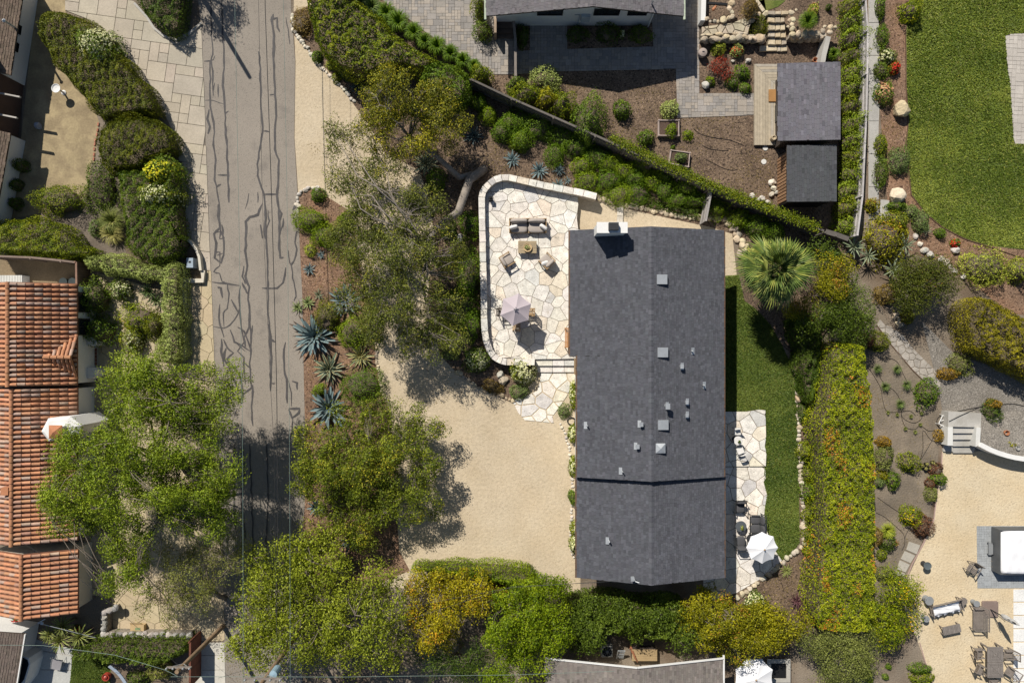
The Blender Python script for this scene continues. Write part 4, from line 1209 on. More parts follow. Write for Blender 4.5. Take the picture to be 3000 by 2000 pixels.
# stucco chimney with its little tiled cap
cz = 5.3
p = PW("B 345,1395 490,1383 560,1440 540,1500 420,1530 350,1545 300,1480", 3.3)
MB().prism(p, .8, 3.85, None, .25).build('chimney', WHITE, tc)
x, y = W(q('B', 372, 1488), 4.2); MB().box(x, y, 4.05, .62, .62, .5).build('flue', WHITE, tc)
MB().add([(x - .4, y - .4, 4.3), (x + .4, y - .4, 4.3), (x + .4, y + .4, 4.3), (x - .4, y + .4, 4.3), (x, y, 4.55)], [(0, 1, 4), (1, 2, 4), (2, 3, 4), (3, 0, 4), (3, 2, 1, 0)]).build('flue_cap', M('terracotta', (.42, .18, .09), n2=(12, .15)), tc)
x, y = W(q('C', 40, 308), 3.6); MB().box(x, y, 3.5, .45, .45, .5).build('flue', MATS['terracotta'], tc)
# entrance porch: curved stucco cheeks and a tiled landing
for s in ("B 505,870 600,870 632,895 632,925 505,925", "B 505,1068 600,1068 632,1085 632,1120 600,1140 505,1140"):
    MB().prism(PW(s, 1.0), 0, 1.0, None, .06).build('porch_wall', WHITE, tc)
lz = .2
for i in range(4):
    for j in range(6):
        x0 = 540 + i * 24; y0 = 932 + j * 22.5 + (i % 2) * 8
        if y0 > 1048: continue
        link('landing_tile', _pm(PW("B %f,%f %f,%f %f,%f %f,%f" % (x0 + 1.5, y0 + 1.5, x0 + 22.5, y0 + 1.5, x0 + 22.5, y0 + 21, x0 + 1.5, y0 + 21), lz), .05, lz, .004, SLABO, 'landing_tile'), tc, jit((.20, .085, .055), .15))
MB().prism(PW("B 538,930 637,930 637,1067 538,1067", .17), 0, .17).build('landing', CONC, tc)
X = [o for o in tc.children if o.name.startswith('wall')][0].data.vertices[1].co.x + .02
for (yy, w) in ((640, 1.2), (800, 1.0)):
    Yw = W(q('B', 512, yy), 1.5)[1]; window(tc, (X, Yw, 1.4), w, 1.1, (1, 0), frame=WOODD)

# ---- small dark-roofed building, lower left
bb = thing('house', 'small brown shingled building with a bay window in the lower left corner', 'house')
bcol = shing((.150, .118, .098), .10)
slope_house(bb, q('C', 166, 1246), q('C', 95, 1680), 1.7, 3.4, .7, .30, 200, WHITE)
p = PW("C 130,1370 195,1400 205,1440 170,1560 110,1640 60,1640 60,1370", 1.2)
wt = MB().prism(p, .0, 1.3).build('bay_window', WHITE, bb)
MB().prism([(a * .998, b * .999) for a, b in PW("C 140,1390 182,1412 190,1440 160,1540 110,1600 90,1600 90,1390", 1.2)], 1.3, 1.33).build('pane', GLASS, wt)
a = W(q('C', 166, 1246), 1.73); b = W(q('C', 95, 1680), 1.73)
MB().bar((*a, 1.72), (*b, 1.72), .07, .09).build('gutter', WHITE, bb)

# ---- grey gabled house at the bottom edge
bh = thing('house', 'house with a warm grey shingle roof at the bottom edge', 'house')
ze, zr = 3.0, 4.2
xa, ya = W(q('I', 220, 1417), ze); xb, yb = W(q('I', 1384, 1397), ze); xr, yr = W(q('I', 822, 1440), zr); yt = (ya + yb) / 2
wall_gable(bh, xa + .3, xb - .3, yt - 12, yt - 2.3, 2.9, 3.7, xr, CREAM)
rf = gable(bh, xa, xb, yt - 12.5, yt, ze, zr, xr)
hcol = shing((.20, .175, .155), .13)
roof_slope(rf, (xa, yt - 12.5, ze), (xa, yt, ze), (xr - xa, 0, zr - ze), hcol, pick=120, tab=(.2, .3))
roof_slope(rf, (xb, yt - 12.5, ze), (xb, yt, ze), (xr - xb, 0, zr - ze), hcol, pick=120, tab=(.2, .3))
for (x, z) in ((xa, ze), (xb, ze)):
    MB().bar((x, yt + .03, z + .02), (xr, yt + .03, zr + .03), .05, .16).build('barge_board', WHITE, bh)
MB().box(xb + .05, yt - 6, ze - .02, .10, 12.4, .1).build('gutter', WHITE, bh)
# ================================================================== stones, walls, fences
def ico(sub):
    t = (1 + 5 ** .5) / 2
    v = [Vector(a).normalized() for a in ((-1, t, 0), (1, t, 0), (-1, -t, 0), (1, -t, 0), (0, -1, t), (0, 1, t), (0, -1, -t), (0, 1, -t), (t, 0, -1), (t, 0, 1), (-t, 0, -1), (-t, 0, 1))]
    f = [(0, 11, 5), (0, 5, 1), (0, 1, 7), (0, 7, 10), (0, 10, 11), (1, 5, 9), (5, 11, 4), (11, 10, 2), (10, 7, 6), (7, 1, 8), (3, 9, 4), (3, 4, 2), (3, 2, 6), (3, 6, 8), (3, 8, 9), (4, 9, 5), (2, 4, 11), (6, 2, 10), (8, 6, 7), (9, 8, 1)]
    for k in range(sub):
        mid = {}; nf = []
        def mp(a, b):
            key = (min(a, b), max(a, b))
            if key not in mid: v.append(((v[a] + v[b]) / 2).normalized()); mid[key] = len(v) - 1
            return mid[key]
        for a, b, c in f:
            x, y, z = mp(a, b), mp(b, c), mp(c, a); nf += [(a, x, z), (b, y, x), (c, z, y), (x, y, z)]
        f = nf
    return v, f


ROCKS = []
for k in range(9):
    v, f = ico(1 if k < 6 else 2); rr = random.Random(k)
    pl = [Vector((rr.gauss(0, 1), rr.gauss(0, 1), rr.gauss(0, .8))).normalized() for i in range(9)]
    vs = []
    for p in v:
        s = 1.0
        for n in pl:
            d = p.dot(n)
            if d * s > .74: s = .74 / d
        vs.append(tuple(p * s * rr.uniform(.96, 1.04)))
    me = bpy.data.meshes.new('rock'); me.from_pydata(vs, [], f); me.materials.append(STONEO)
    if k >= 6: me.polygons.foreach_set('use_smooth', [False] * len(me.polygons))
    me.update(); ROCKS.append(me)
TAN = [(.50, .40, .26), (.46, .38, .27), (.54, .45, .31), (.40, .34, .26)]
PALE = [(.56, .52, .45), (.50, .46, .40), (.60, .54, .44)]


def rock(x, y, z, sx, sy, sz, parent=None, cols=TAN, big=False, name='rock', rz=None):
    o = link(name, ROCKS[random.randrange(6, 9) if big else random.randrange(6)], parent, jit(random.choice(cols), .12, .03))
    o.location = (x, y, z); o.scale = (sx, sy, sz); o.rotation_euler = (random.uniform(-.3, .3), random.uniform(-.3, .3), random.uniform(0, 6.28) if rz is None else rz)
    return o


def resample(P, step, jitter=.25):
    out = []; 
    for a, b in zip(P, P[1:]):
        L = math.hypot(b[0] - a[0], b[1] - a[1]); n = max(1, int(round(L / step)))
        for i in range(n): out.append((a[0] + (b[0] - a[0]) * i / n, a[1] + (b[1] - a[1]) * i / n))
    out.append(P[-1]); return out


def rock_row(name, label, outline, size, cat='edging', cols=PALE, wide=1, z=.0, step=None, flat=.75):
    t = thing(name, label, cat); P = resample(PW(outline), step or size * 1.75)
    for i, p in enumerate(P):
        for k in range(wide):
            s = size * random.uniform(.7, 1.3)
            rock(p[0] + random.uniform(-.4, .4) * size + (k - (wide - 1) / 2) * size * 1.5, p[1] + random.uniform(-.4, .4) * size, z + s * .25, s * random.uniform(.9, 1.35), s, s * flat, t, cols, name='stone')
    return t


def ribbon(P, w):
    """left and right edges of a band along a polyline"""
    l = []; r = []
    for i, p in enumerate(P):
        a = P[max(0, i - 1)]; b = P[min(len(P) - 1, i + 1)]; dx, dy = b[0] - a[0], b[1] - a[1]; d = math.hypot(dx, dy) or 1
        l.append((p[0] - dy / d * w / 2, p[1] + dx / d * w / 2)); r.append((p[0] + dy / d * w / 2, p[1] - dx / d * w / 2))
    return l, r


def cap_wall(name, label, outline, w, zt, cap, cols, body, step=.62, over=.03, zb=-.05):
    t = thing(name, label, 'wall'); P = resample(PW(outline, zt), step)
    l, r = ribbon(P, w - over * 2); mb = MB()
    for i in range(len(P) - 1): mb.prism([l[i], r[i], r[i + 1], l[i + 1]], zb, zt - cap)
    mb.build('wall_body', body, t)
    l, r = ribbon(P, w)
    for i in range(len(P) - 1):
        g = .012; qd = [l[i], r[i], r[i + 1], l[i + 1]]
        j = random.uniform(-.12, .12)
        qd = inset([(x + random.uniform(-.012, .012), y + random.uniform(-.012, .012)) for x, y in qd], g)
        if len(qd) > 2: link('cap_stone', _pm(qd, zt - cap, zt + random.uniform(-.008, .008), .015, STONEO, 'cap_stone'), t, cols())
    return t


STW = M('wall_stone', (.42, .36, .28), n1=(2, .2), n2=(9, .2), rough=.95, bump=.6, bscale=8)
cap_wall('patio_wall', 'curved pale stone wall enclosing the raised flagstone patio', "S 1748,576 1710,566 1650,554 1593,543 1550,533 1515,525 1490,520 1470,520 1449,527 1434,538 1422,550 1415,562 1411,578 1412,643 1414,710 1415,768 1417,850 1418,933 1420,970 1425,1000 1436,1028 1445,1042 1457,1051 1470,1057 1485,1060 1530,1060 1567,1060", .43, .92, .09, flag_cols, STW)
cap_wall('gravel_curb', 'narrow pale stone curb crossing the gravel beside the chimney', "G 712,1358 708,1480", .42, .14, .12, lambda: jit((.55, .50, .42), .08), STW, step=.55)
rock_row('stone_edging', 'line of small pale stones edging the drive below the big hedge', "D 245,100 245,200 300,270 350,335 420,430 500,515 560,570 600,610 640,665", .13, cols=PALE)
rock_row('stone_edging', 'curve of pale stones at the end of the roadside bed', "D 275,1380 278,1300 300,1255 345,1235 410,1240", .16, cols=PALE)
rock_row('stone_edging', 'string of small tan stones between agaves and sandy drive', "E 782,860 788,940 795,1040 810,1120 825,1220", .10, cols=TAN)
rock_row('stone_edging', 'tan stones edging the bed below the curved patio wall', "E 1330,1095 1380,1140 1440,1180 1500,1225 1590,1245 1690,1285", .14, cols=TAN)
rock_row('stone_edging', 'thin row of stones between the house planting and the sandy drive', "H 320,1440 345,1500 I 375,20 390,200 398,330 390,450 385,600 395,720 425,760", .10, cols=PALE, step=.24)
rock_row('cobble_edging', 'double row of rounded cobbles above the gravel path by the chimney', "G 585,1310 680,1335 800,1355 900,1375 1000,1395 1120,1420 1270,1440", .17, cols=TAN, wide=2)
rock_row('cobble_edging', 'tumbled stones holding the bank beside the palm', "G 1280,1440 1380,1440 H 1420,90 1440,130 1470,200 1520,270 1500,330", .20, cols=TAN, wide=2)
rock_row('stone_curb', 'long stacked stone curb between the back lawn and the hedge bed', "K 285,1085 300,1180 310,1260 315,1380 L 315,0 322,120 330,250 338,380 340,520 345,650 300,700 240,750 170,810 110,860 40,905 I 1560,950 1480,1000", .165, cols=[(.52, .45, .34), (.56, .50, .40), (.48, .40, .28)], step=.27, flat=.8)
rock_row('stone_edging', 'loose stones along the mulch edge under the neighbour lawn', "K 1080,210 1130,300 1180,330 1240,350 1340,430 1400,470", .2, cols=PALE, step=.5)
rock_row('stone_edging', 'small tan stones beside the dark tree at the path head', "K 950,720 960,770 985,790", .16, cols=TAN, wide=2, step=.25)


def fence(name, label, outline, h, board_w, mat, cols, top_w=.12, gap=.008, pick=300, postn=None, th=.022):
    t = thing(name, label, 'fence'); P = PW(outline, h)
    bm = _pm([(-board_w / 2 + gap / 2, -th / 2), (board_w / 2 - gap / 2, -th / 2), (board_w / 2 - gap / 2, th / 2), (-board_w / 2 + gap / 2, th / 2)], .03, h - .05, .003, mat, 'board')
    pm_ = _pm([(-.055, -.055), (.055, -.055), (.055, .055), (-.055, .055)], -.05, h + .05, .01, mat, 'post')
    for a, b in zip(P, P[1:]):
        L = math.hypot(b[0] - a[0], b[1] - a[1]); ang = math.atan2(b[1] - a[1], b[0] - a[0]); n = max(1, int(L / board_w)); off = random.uniform(.92, 1)
        for i in range(n):
            f = (i + .5) / n; o = link('board', bm, t, cols()); o.location = (a[0] + (b[0] - a[0]) * f, a[1] + (b[1] - a[1]) * f, random.uniform(-.012, .012)); o.rotation_euler = (0, 0, ang)
            o.scale = (L / n / board_w, 1, 1)
        k = max(1, int(round(L / 2.4)))
        for i in range(k):
            f = i / k; o = link('post', pm_, t, cols()); nx, ny = math.sin(ang), -math.cos(ang)
            o.location = (a[0] + (b[0] - a[0]) * f + nx * .07, a[1] + (b[1] - a[1]) * f + ny * .07, 0); o.rotation_euler = (0, 0, ang)
        o = MB().bar((*a, h), (*b, h), top_w, .045).build('top_rail', mat, t); o.color = (*cols(), 1)
        for zz in (.35, h - .4):
            nx, ny = math.sin(ang) * .04, -math.cos(ang) * .04
            o = MB().bar((a[0] + nx, a[1] + ny, zz), (b[0] + nx, b[1] + ny, zz), .05, .09).build('rail', mat, t); o.color = (*cols(), 1)
    return t


GREYW = lambda: jit((.28, .26, .24), .15)
DARKW = lambda: jit((.13, .115, .10), .15)
fence('board_fence', 'dark weathered board fence running diagonally between the two gardens', "S 1379,232 1500,289 1745,397 1915,473 2080,549 2299,634 2414,676", 1.8, .145, WOODO, DARKW)
fence('board_fence', 'pale silvery board fence beside the concrete entry walk', "S 2534,-120 2536,0 2542,92 2541,216 2538,337 2532,464 2527,574 2512,690", 1.8, .145, WOODO, lambda: jit((.46, .43, .41), .12), top_w=.10)
fence('board_fence', 'short grey fence panel standing at the stones by the house corner', "G 1310,1235 1300,1300 1272,1450", 1.5, .145, WOODO, GREYW)
fence('board_fence', 'short dark fence panel between the palm and the hedge', "K 490,175 560,195 640,225", 1.7, .145, WOODO, DARKW, top_w=.3)
fence('board_fence', 'red-brown slatted fence beside the lower left driveway apron', "C 1248,1300 1246,1600", 1.6, .16, WOODO, lambda: jit((.17, .065, .04), .2), top_w=.12)
fence('board_fence', 'brown fence closing the utility yard by the tile roof', "B 500,375 502,530", 1.5, .15, WOODO, lambda: jit((.20, .12, .085), .12))
fence('board_fence', 'low weathered boundary fence under the left clipped hedge', "B -60,335 200,345 400,365 500,378", 1.5, .15, WOODO, lambda: jit((.20, .15, .12), .12))

# low walls and kerbs
def low_wall(name, label, outline, w, z, mat, cat='wall', cap=None):
    t = thing(name, label, cat); P = PW(outline, z); l, r = ribbon(P, w); mb = MB()
    for i in range(len(P) - 1): mb.prism([l[i], r[i], r[i + 1], l[i + 1]], -.03, z)
    mb.build('wall_body', mat, t); return t


low_wall('curved_wall', 'low curved plaster wall around the utility box by the sidewalk', "B 1210,215 1250,245 1285,290 1305,340 1315,430", .16, .45, CREAM)
low_wall('corner_wall', 'low square-cornered kerb wall below the silver hedge', "B 1200,497 1328,497 1330,430", .28, .3, CREAM)
low_wall('hedge_wall', 'low kerb wall along the foot of the silver hedge', "B 1205,520 1200,800 1195,1050", .20, .3, CREAM)
low_wall('hedge_wall', 'narrow retaining wall at the foot of the red-flecked hedge', "A 1185,1090 1190,1300 1196,1568 B 1200,200", .14, .35, M('grey_stucco', (.26, .24, .21), n2=(14, .1)))
low_wall('drive_curb', 'curving concrete kerb around the bush island at the top of the drive', "A 880,20 960,110 1010,185 1070,235 1160,262 1240,220 1320,150", .14, .14, CONC, 'kerb')
low_wall('retaining_wall', 'white plaster wall at the corner of the upper stone terrace', "S 2064,-80 2060,60", .30, .8, WHITE)
low_wall('garden_wall', 'grey concrete wall running down beside the grassy bank', "J 510,240 480,360 470,420", .30, 1.0, CONC)
t = low_wall('curved_retaining_wall', 'white curved retaining wall beside the concrete steps', "S 2873,1302 2900,1316 2925,1326 2950,1334 2975,1340 3000,1344 3060,1350 3160,1352", .30, 1.0, WHITE)
# brick edging of the sandy yard
t = thing('brick_edging', 'short line of red bricks edging the sandy yard beside the round hedge', 'edging')
for P in (PW("A 648,795 645,840 635,900"), PW("A 630,910 622,960 620,1000 616,1060")):
    for a, b in zip(P, P[1:]):
        n = max(1, int(math.hypot(b[0] - a[0], b[1] - a[1]) / .23)); ang = math.atan2(b[1] - a[1], b[0] - a[0])
        for i in range(n):
            f = (i + .5) / n; o = MB().prism([(-.105, -.05), (.105, -.05), (.105, .05), (-.105, .05)], 0, .07, None, .006).build('brick', SLABO, t)
            o.color = (*jit((.38, .17, .11), .15), 1); o.location = (a[0] + (b[0] - a[0]) * f, a[1] + (b[1] - a[1]) * f, 0); o.rotation_euler = (0, 0, ang)
# edging strips
for lab, txt, m_ in (('brown metal edging strip around the large lawn', "J 1012,200 1016,400 1016,560 1030,800 1016,950 1050,1280 1140,1400 1250,1490 1400,1568 K 1560,275 1792,352", COPPER),
                     ('pinkish timber edging between dirt bed and granite terrace', "S 2759,1325 2757,1380 2745,1440 2735,1520 2705,1590 2672,1650 2652,1700", M('pink_timber', (.42, .30, .26), n2=(30, .1))),
                     ('pinkish timber edging beside the lower right granite terrace', "L 1105,1300 1140,1420 1170,1500 1190,1568", MATS['pink_timber']),
                     ('thin rusty edging on the lower side of the flagstone walk', "K 825,790 920,920 1060,1085 1130,1152", COPPER)):
    tt = thing('garden_edging', lab, 'edging'); P = resample(PW(txt), 1.5); l, r = ribbon(P, .05)
    for i in range(len(P) - 1): MB().prism([l[i], r[i], r[i + 1], l[i + 1]], 0, .06).build('strip', m_, tt)

# stone terraces and steps of the upper garden
XS = lambda x, y: (2040 + x / 4.9, y / 4.9)
st = thing('stone_steps', 'six sandstone block steps climbing to the upper garden', 'steps')
for k, (y0, y1) in enumerate(((660, 735), (555, 640), (455, 535), (350, 430), (245, 320), (160, 210))):
    z = .17 * (k + 1); xs = [1030 if k else 910, 1030 + random.randint(90, 150), 1030 + random.randint(170, 200), 1310 - 10 * k if k < 5 else 1330]
    for a, b in zip(xs, xs[1:]):
        if b - a < 30: continue
        pl = [W(XS(x, y), z) for x, y in ((a + 4, y0 + random.randint(-8, 8)), (b - 4, y0 + random.randint(-8, 8)), (b - 4, y1 + random.randint(-6, 6)), (a + 4, y1 + random.randint(-6, 6)))]
        link('step_stone', _pm(pl, 0, z, .03, STONEO, 'step_stone'), st, jit(random.choice(TAN), .1))
ter_poly = [W(XS(x, y), .75) for x, y in ((80, 390), (230, 370), (520, 335), (690, 260), (800, 110), (870, 140), (830, 260), (760, 390), (740, 480), (450, 480), (80, 500))]
tt = struct(MB().prism(ter_poly, -.02, .70).build('stone_terrace', DIRT))
pieces(tt, 'flagstone', crazy(ter_poly, .62, .05, 61, .35), .68, .76, STONEO, STONEA, lambda: jit((.46, .39, .28), .10, .03), bev=.02)
wt = thing('stone_wall', 'dry-stacked sandstone wall below the upper terrace beside the steps', 'wall')
MB().prism([W(XS(x, y), .6) for x, y in ((75, 500), (990, 500), (990, 560), (75, 560))], -.02, .62).build('wall_core', STW, wt)
for row, (z, yy, n) in enumerate(((.12, 600, 8), (.36, 590, 9), (.62, 560, 10))):
    for i in range(n):
        x, y = W(XS(80 + (i + .5) * 910 / n, yy - i * .0), z); rock(x, y + .02, z, .95 / n * 5.2 * random.uniform(.42, .5) * 1.0, .2, .17, wt, TAN, rz=0, name='stone')
for (x, y, sx, sy) in ((110, 560, .22, .2), (300, 555, .5, .22), (440, 520, .2, .2), (530, 545, .22, .22), (620, 530, .25, .25), (710, 525, .25, .22), (100, 505, .15, .1), (190, 500, .3, .1), (340, 490, .28, .14), (560, 480, .2, .14), (640, 475, .2, .14), (700, 480, .2, .14), (920, 540, .35, .3)):
    X, Y = W(XS(x, y), .8); rock(X, Y, .72, sx * 1.1, sy, .14, wt, TAN, rz=0, name='cap_stone')
wt = thing('stone_wall', 'tall sandstone wall to the right of the garden steps', 'wall')
MB().prism([W(XS(x, y), .8) for x, y in ((1345, 480), (1860, 480), (1860, 530), (1345, 530))], -.02, .85).build('wall_core', STW, wt)
for row, (z, yy, n) in enumerate(((.14, 590, 5), (.42, 570, 5), (.70, 545, 6))):
    for i in range(n):
        x, y = W(XS(1345 + (i + .5) * 500 / n, yy), z); rock(x, y + .06, z, 2.25 / n * .56, .22, .19, wt, TAN, rz=0, name='stone', big=True)
for (x, y, s) in ((1390, 490, .22), (1470, 480, .2), (1560, 480, .24), (1660, 480, .24), (1740, 470, .2), (1820, 440, .18), (1930, 400, .24), (2000, 390, .14), (1920, 462, .2), (1850, 380, .13), (1370, 180, .2), (1440, 140, .1), (1340, 290, .14), (1390, 280, .2), (1380, 350, .17), (1385, 412, .17), (1320, 380, .1)):
    X, Y = W(XS(x, y), .95); rock(X, Y, .88, s * 1.15, s, s * .7, wt, TAN, name='cap_stone')
t = thing('rock_border', 'border of rounded boulders around the upper terrace bed', 'edging')
for (x, y, s) in ((150, 275, .16), (200, 312, .1), (262, 308, .15), (310, 310, .12), (385, 285, .26), (460, 265, .16), (515, 240, .18), (510, 180, .16), (470, 122, .2), (515, 60, .25), (800, 190, .25), (740, 120, .12), (700, 150, .12), (985, 200, .22), (780, 290, .25), (820, 300, .1), (900, 210, .15)):
    X, Y = W(XS(x, y), .8); rock(X, Y, .8, s * 1.1, s, s * .7, t, TAN, big=s > .2, name='boulder')
t = thing('stone_edging', 'two long sandstone blocks laid end to end beside the upper lawn', 'edging')
for a in (((840, 10), (885, 0), (925, 60), (885, 95)), ((890, 100), (930, 65), (985, 150), (945, 180))):
    link('block', _pm([W(XS(*p), .9) for p in a], .5, .95, .02, STONEO, 'block'), t, jit((.5, .42, .3), .1))
sheet('upper_lawn', [W(XS(x, y), .1) for x, y in ((900, 0), (1290, 0), (1180, 90), (1010, 150), (960, 110))] + [W(XS(900, -500), .1)], .03, LAWNM)

# ---- loose boulders
def boulder(label, s, x, y, r, h, cols=TAN, group=None, cat='boulder', name='boulder'):
    X, Y = W(q(s, x, y), h * .5); R_ = ml(r / 2.24, h * .5)
    o = rock(X, Y, h * .35, R_ * 1.12, R_ * .98, h * .8, None, cols, True, name); tag(o, label, cat, group); return o


boulder('large tan boulder at the lawn edge near the rose bushes', 'J', 990, 712, 58, .75)
boulder('large cream boulder at the lower end of the lawn bed', 'J', 965, 1288, 56, .7, [(.58, .49, .36)])
boulder('grey-white rounded boulder beside a lime shrub next to the paver walk', 'G', 1272, 560, 26, .35, PALE)
boulder('pointed pale rock lying in the mulch near the stone steps', 'G', 1550, 398, 20, .2, PALE)
boulder('small white rock beside the red maple', 'G', 1450, 402, 12, .18, PALE)
for lab, x, y, r in (('topmost tan rock of the heap by the small shed', 140, 1196, 26), ('flat rock just under the topmost one by the small shed', 152, 1237, 20), ('right-hand small rock of the heap by the small shed', 168, 1264, 14), ('rounded rock on the left of the shed heap', 138, 1275, 18), ('broad rock above the ivy-topped fence', 76, 1300, 22), ('leftmost single rock near the ivy-topped fence', 10, 1282, 18), ('smallest rock against the ivy-topped fence', 48, 1312, 14), ('lowest rock of the heap by the small shed', 110, 1325, 18)):
    boulder(lab, 'J', x, y, r, .26, PALE, 'rocks by the small shed', 'rock', 'rock')
boulder('grey boulder in the shade left of the patio wall', 'E', 1340, 215, 26, .4, [(.36, .35, .33)])
boulder('upper of two rocks below the curved patio wall', 'E', 1605, 1112, 26, .3, [(.40, .37, .32)])
boulder('lower of two rocks below the curved patio wall', 'E', 1625, 1150, 32, .3, [(.50, .42, .30)])
boulder('blue-grey rock in the shaded side yard', 'A', 245, 822, 24, .35, [(.26, .30, .36)])
boulder('pale rock beside the red flowers in the right bed', 'K', 1343, 298, 26, .3, PALE)
boulder('round white rock at the edge of the right mulch bed', 'K', 1140, 298, 18, .25, PALE)
boulder('big tan boulder beside the aloes at the concrete steps', 'K', 1612, 1458, 32, .35)
boulder('tan rock with the clay pot beside the steps planting', 'K', 1635, 1508, 20, .25)
boulder('orange-tan capstone on the back lawn curb', 'K', 315, 1270, 24, .4, [(.44, .33, .22)])
for lab, x, y in (('upper round white stepping stone near the sheds', 95, 972), ('lower round white stepping stone near the sheds', 85, 1062)):
    X, Y = W(q('J', x, y), .04); o = MB().lathe([(.17, 0), (.17, .04), (.15, .05)], 18, 0, 0).build('stepping_stone', CONCW); o.location = (X, Y, .005); tag(o, lab, 'stepping stone')

# ================================================================== furniture
def cush(dx, dy, dz, n=4.0, nu=14, nv=8):
    vs = []; fs = []
    for j in range(nv + 1):
        ph = -math.pi / 2 + math.pi * j / nv
        for i in range(nu):
            th_ = 2 * math.pi * i / nu
            def e(c, p): return math.copysign(abs(c) ** p, c)
            cp = e(math.cos(ph), 2 / 3.0); vs.append((dx / 2 * cp * e(math.cos(th_), 2 / n), dy / 2 * cp * e(math.sin(th_), 2 / n), dz / 2 * e(math.sin(ph), 2 / 2.6)))
    for j in range(nv):
        for i in range(nu): fs.append((j * nu + i, j * nu + (i + 1) % nu, (j + 1) * nu + (i + 1) % nu, (j + 1) * nu + i))
    return vs, fs


def cushion(name, parent, x, y, z, dx, dy, dz, mat, rot=(0, 0, 0)):
    vs, fs = cush(dx, dy, dz); o = MB().add(vs, fs).build(name, mat, parent, smooth=True); o.location = (x, y, z); o.rotation_euler = rot; return o


TAUPE = M('taupe_fabric', (.38, .335, .295), n1=(3, .05), n2=(60, .08), rough=.95)
CHAR = M('charcoal_fabric', (.075, .075, .080), n1=(3, .08), n2=(60, .1), rough=.95)
LINEN = M('white_linen', (.68, .66, .63), n1=(5, .08), n2=(60, .06), rough=.95)


def at(s, x, y, z): return (*W(q(s, x, y), z), z)


def zs(ox, oy, sc, x, y): return ('S', ox + x / sc, oy + y / sc)


z1 = lambda x, y: zs(1390, 500, 5.6, x, y)
z2 = lambda x, y: zs(1390, 780, 3.266, x, y)
z3 = lambda x, y: zs(2100, 1180, 5.227, x, y)
z4 = lambda x, y: zs(2100, 1440, 5.227, x, y)
y1_ = lambda x, y: zs(2680, 1180, 5.227, x, y)
y2_ = lambda x, y: zs(2680, 1480, 6.03, x, y)
y3_ = lambda x, y: zs(2680, 1720, 5.6, x, y)
c1_ = lambda x, y: zs(0, 1780, 4.9, x, y)


def place(sp, zref, z=0.0):
    x, y = W(q(*sp), zref); return (x, y, z)


# patio sofa
t = thing('sofa', 'taupe two-cushion outdoor sofa with a teak frame on the flagstone patio', 'sofa', place(z1(875, 905), PZ + .4, PZ))
MB().box(0, .0, .16, 2.34, .86, .10).box(0, .42, .42, 2.38, .05, .50).box(-1.17, 0, .36, .05, .86, .36).box(1.17, 0, .36, .05, .86, .36).build('frame', TEAK, t)
for sx in (-1, 1):
    cushion('seat_cushion', t, sx * .57, -.08, .32, 1.13, .72, .22, TAUPE); cushion('back_cushion', t, sx * .57, .29, .56, 1.12, .26, .42, TAUPE, (R(-12), 0, 0))
    for sy in (-1, 1): MB().box(sx * 1.1, sy * .36, .06, .06, .06, .14).build('leg', TEAK, t)
for lab, sx, a in (('white pillow at the left end of the patio sofa', 640, .25), ('white pillow at the right end of the patio sofa', 1132, -.6)):
    X, Y, _ = place(z1(sx, 925), PZ + .6); o = MB().add(*cush(.55, .24, .30)).build('pillow', LINEN, smooth=True); o.location = (X, Y, PZ + .55); o.rotation_euler = (R(-20), 0, a); tag(o, lab, 'pillow')
t = thing('coffee_table', 'teak plank coffee table between sofa and armchairs', 'table', place(z1(868, 1252), PZ + .4, PZ))
for k in range(5): link('plank', _pm([(-.59, -.39 + k * .157), (.59, -.39 + k * .157), (.59, -.243 + k * .157), (-.59, -.243 + k * .157)], .35, .40, .004, WOODO, 'plank'), t, jit((.34, .265, .165), .08))
for sx in (-1, 1):
    for sy in (-1, 1): MB().box(sx * .52, sy * .33, .175, .07, .07, .35).build('leg', TEAK, t)
bx, by, _ = place(z1(870, 1262), PZ + .45)
t = thing('succulent_bowl', 'tan bowl of blue-grey succulents on the coffee table', 'planter', (bx, by, PZ + .40))
MB().lathe([(.12, 0), (.24, .08), (.28, .13), (.25, .13), (.22, .10), (.02, .10)], 18).build('bowl', M('tan_clay', (.50, .36, .20), n2=(12, .15)), t)
dome_leaves(t, 'foliage', .17, .17, .14, 'bluegrey', .10, .8, z0=.08)


def armchair(label, loc, rz, pillow=False):
    t = thing('armchair', label, 'armchair', loc, rz, 'patio armchairs')
    MB().box(0, 0, .15, .72, .74, .07).box(0, .37, .40, .74, .05, .48).build('frame', TEAK, t)
    for s in (-1, 1):
        MB().box(s * .38, 0, .50, .06, .80, .05).build('armrest', TEAK, t)
        for sy in (-1, 1): MB().box(s * .37, sy * .36, .24, .05, .05, .48).build('leg', TEAK, t)
    cushion('seat_cushion', t, 0, -.06, .29, .68, .68, .20, TAUPE); cushion('back_cushion', t, 0, .25, .52, .68, .22, .44, TAUPE, (R(-14), 0, 0))
    return t


armchair('taupe armchair on the left of the coffee table, dappled by shade', place(z1(535, 1465), PZ + .4, PZ), R(122))
armchair('taupe armchair on the right of the coffee table with a white pillow', place(z1(1190, 1480), PZ + .4, PZ), R(225))
o = MB().add(*cush(.5, .22, .28)).build('pillow', LINEN, smooth=True); X, Y, _ = place(z1(1160, 1515), PZ + .6); o.location = (X, Y, PZ + .48); o.rotation_euler = (R(-60), 0, .35); tag(o, 'white pillow lying on the right patio armchair', 'pillow')


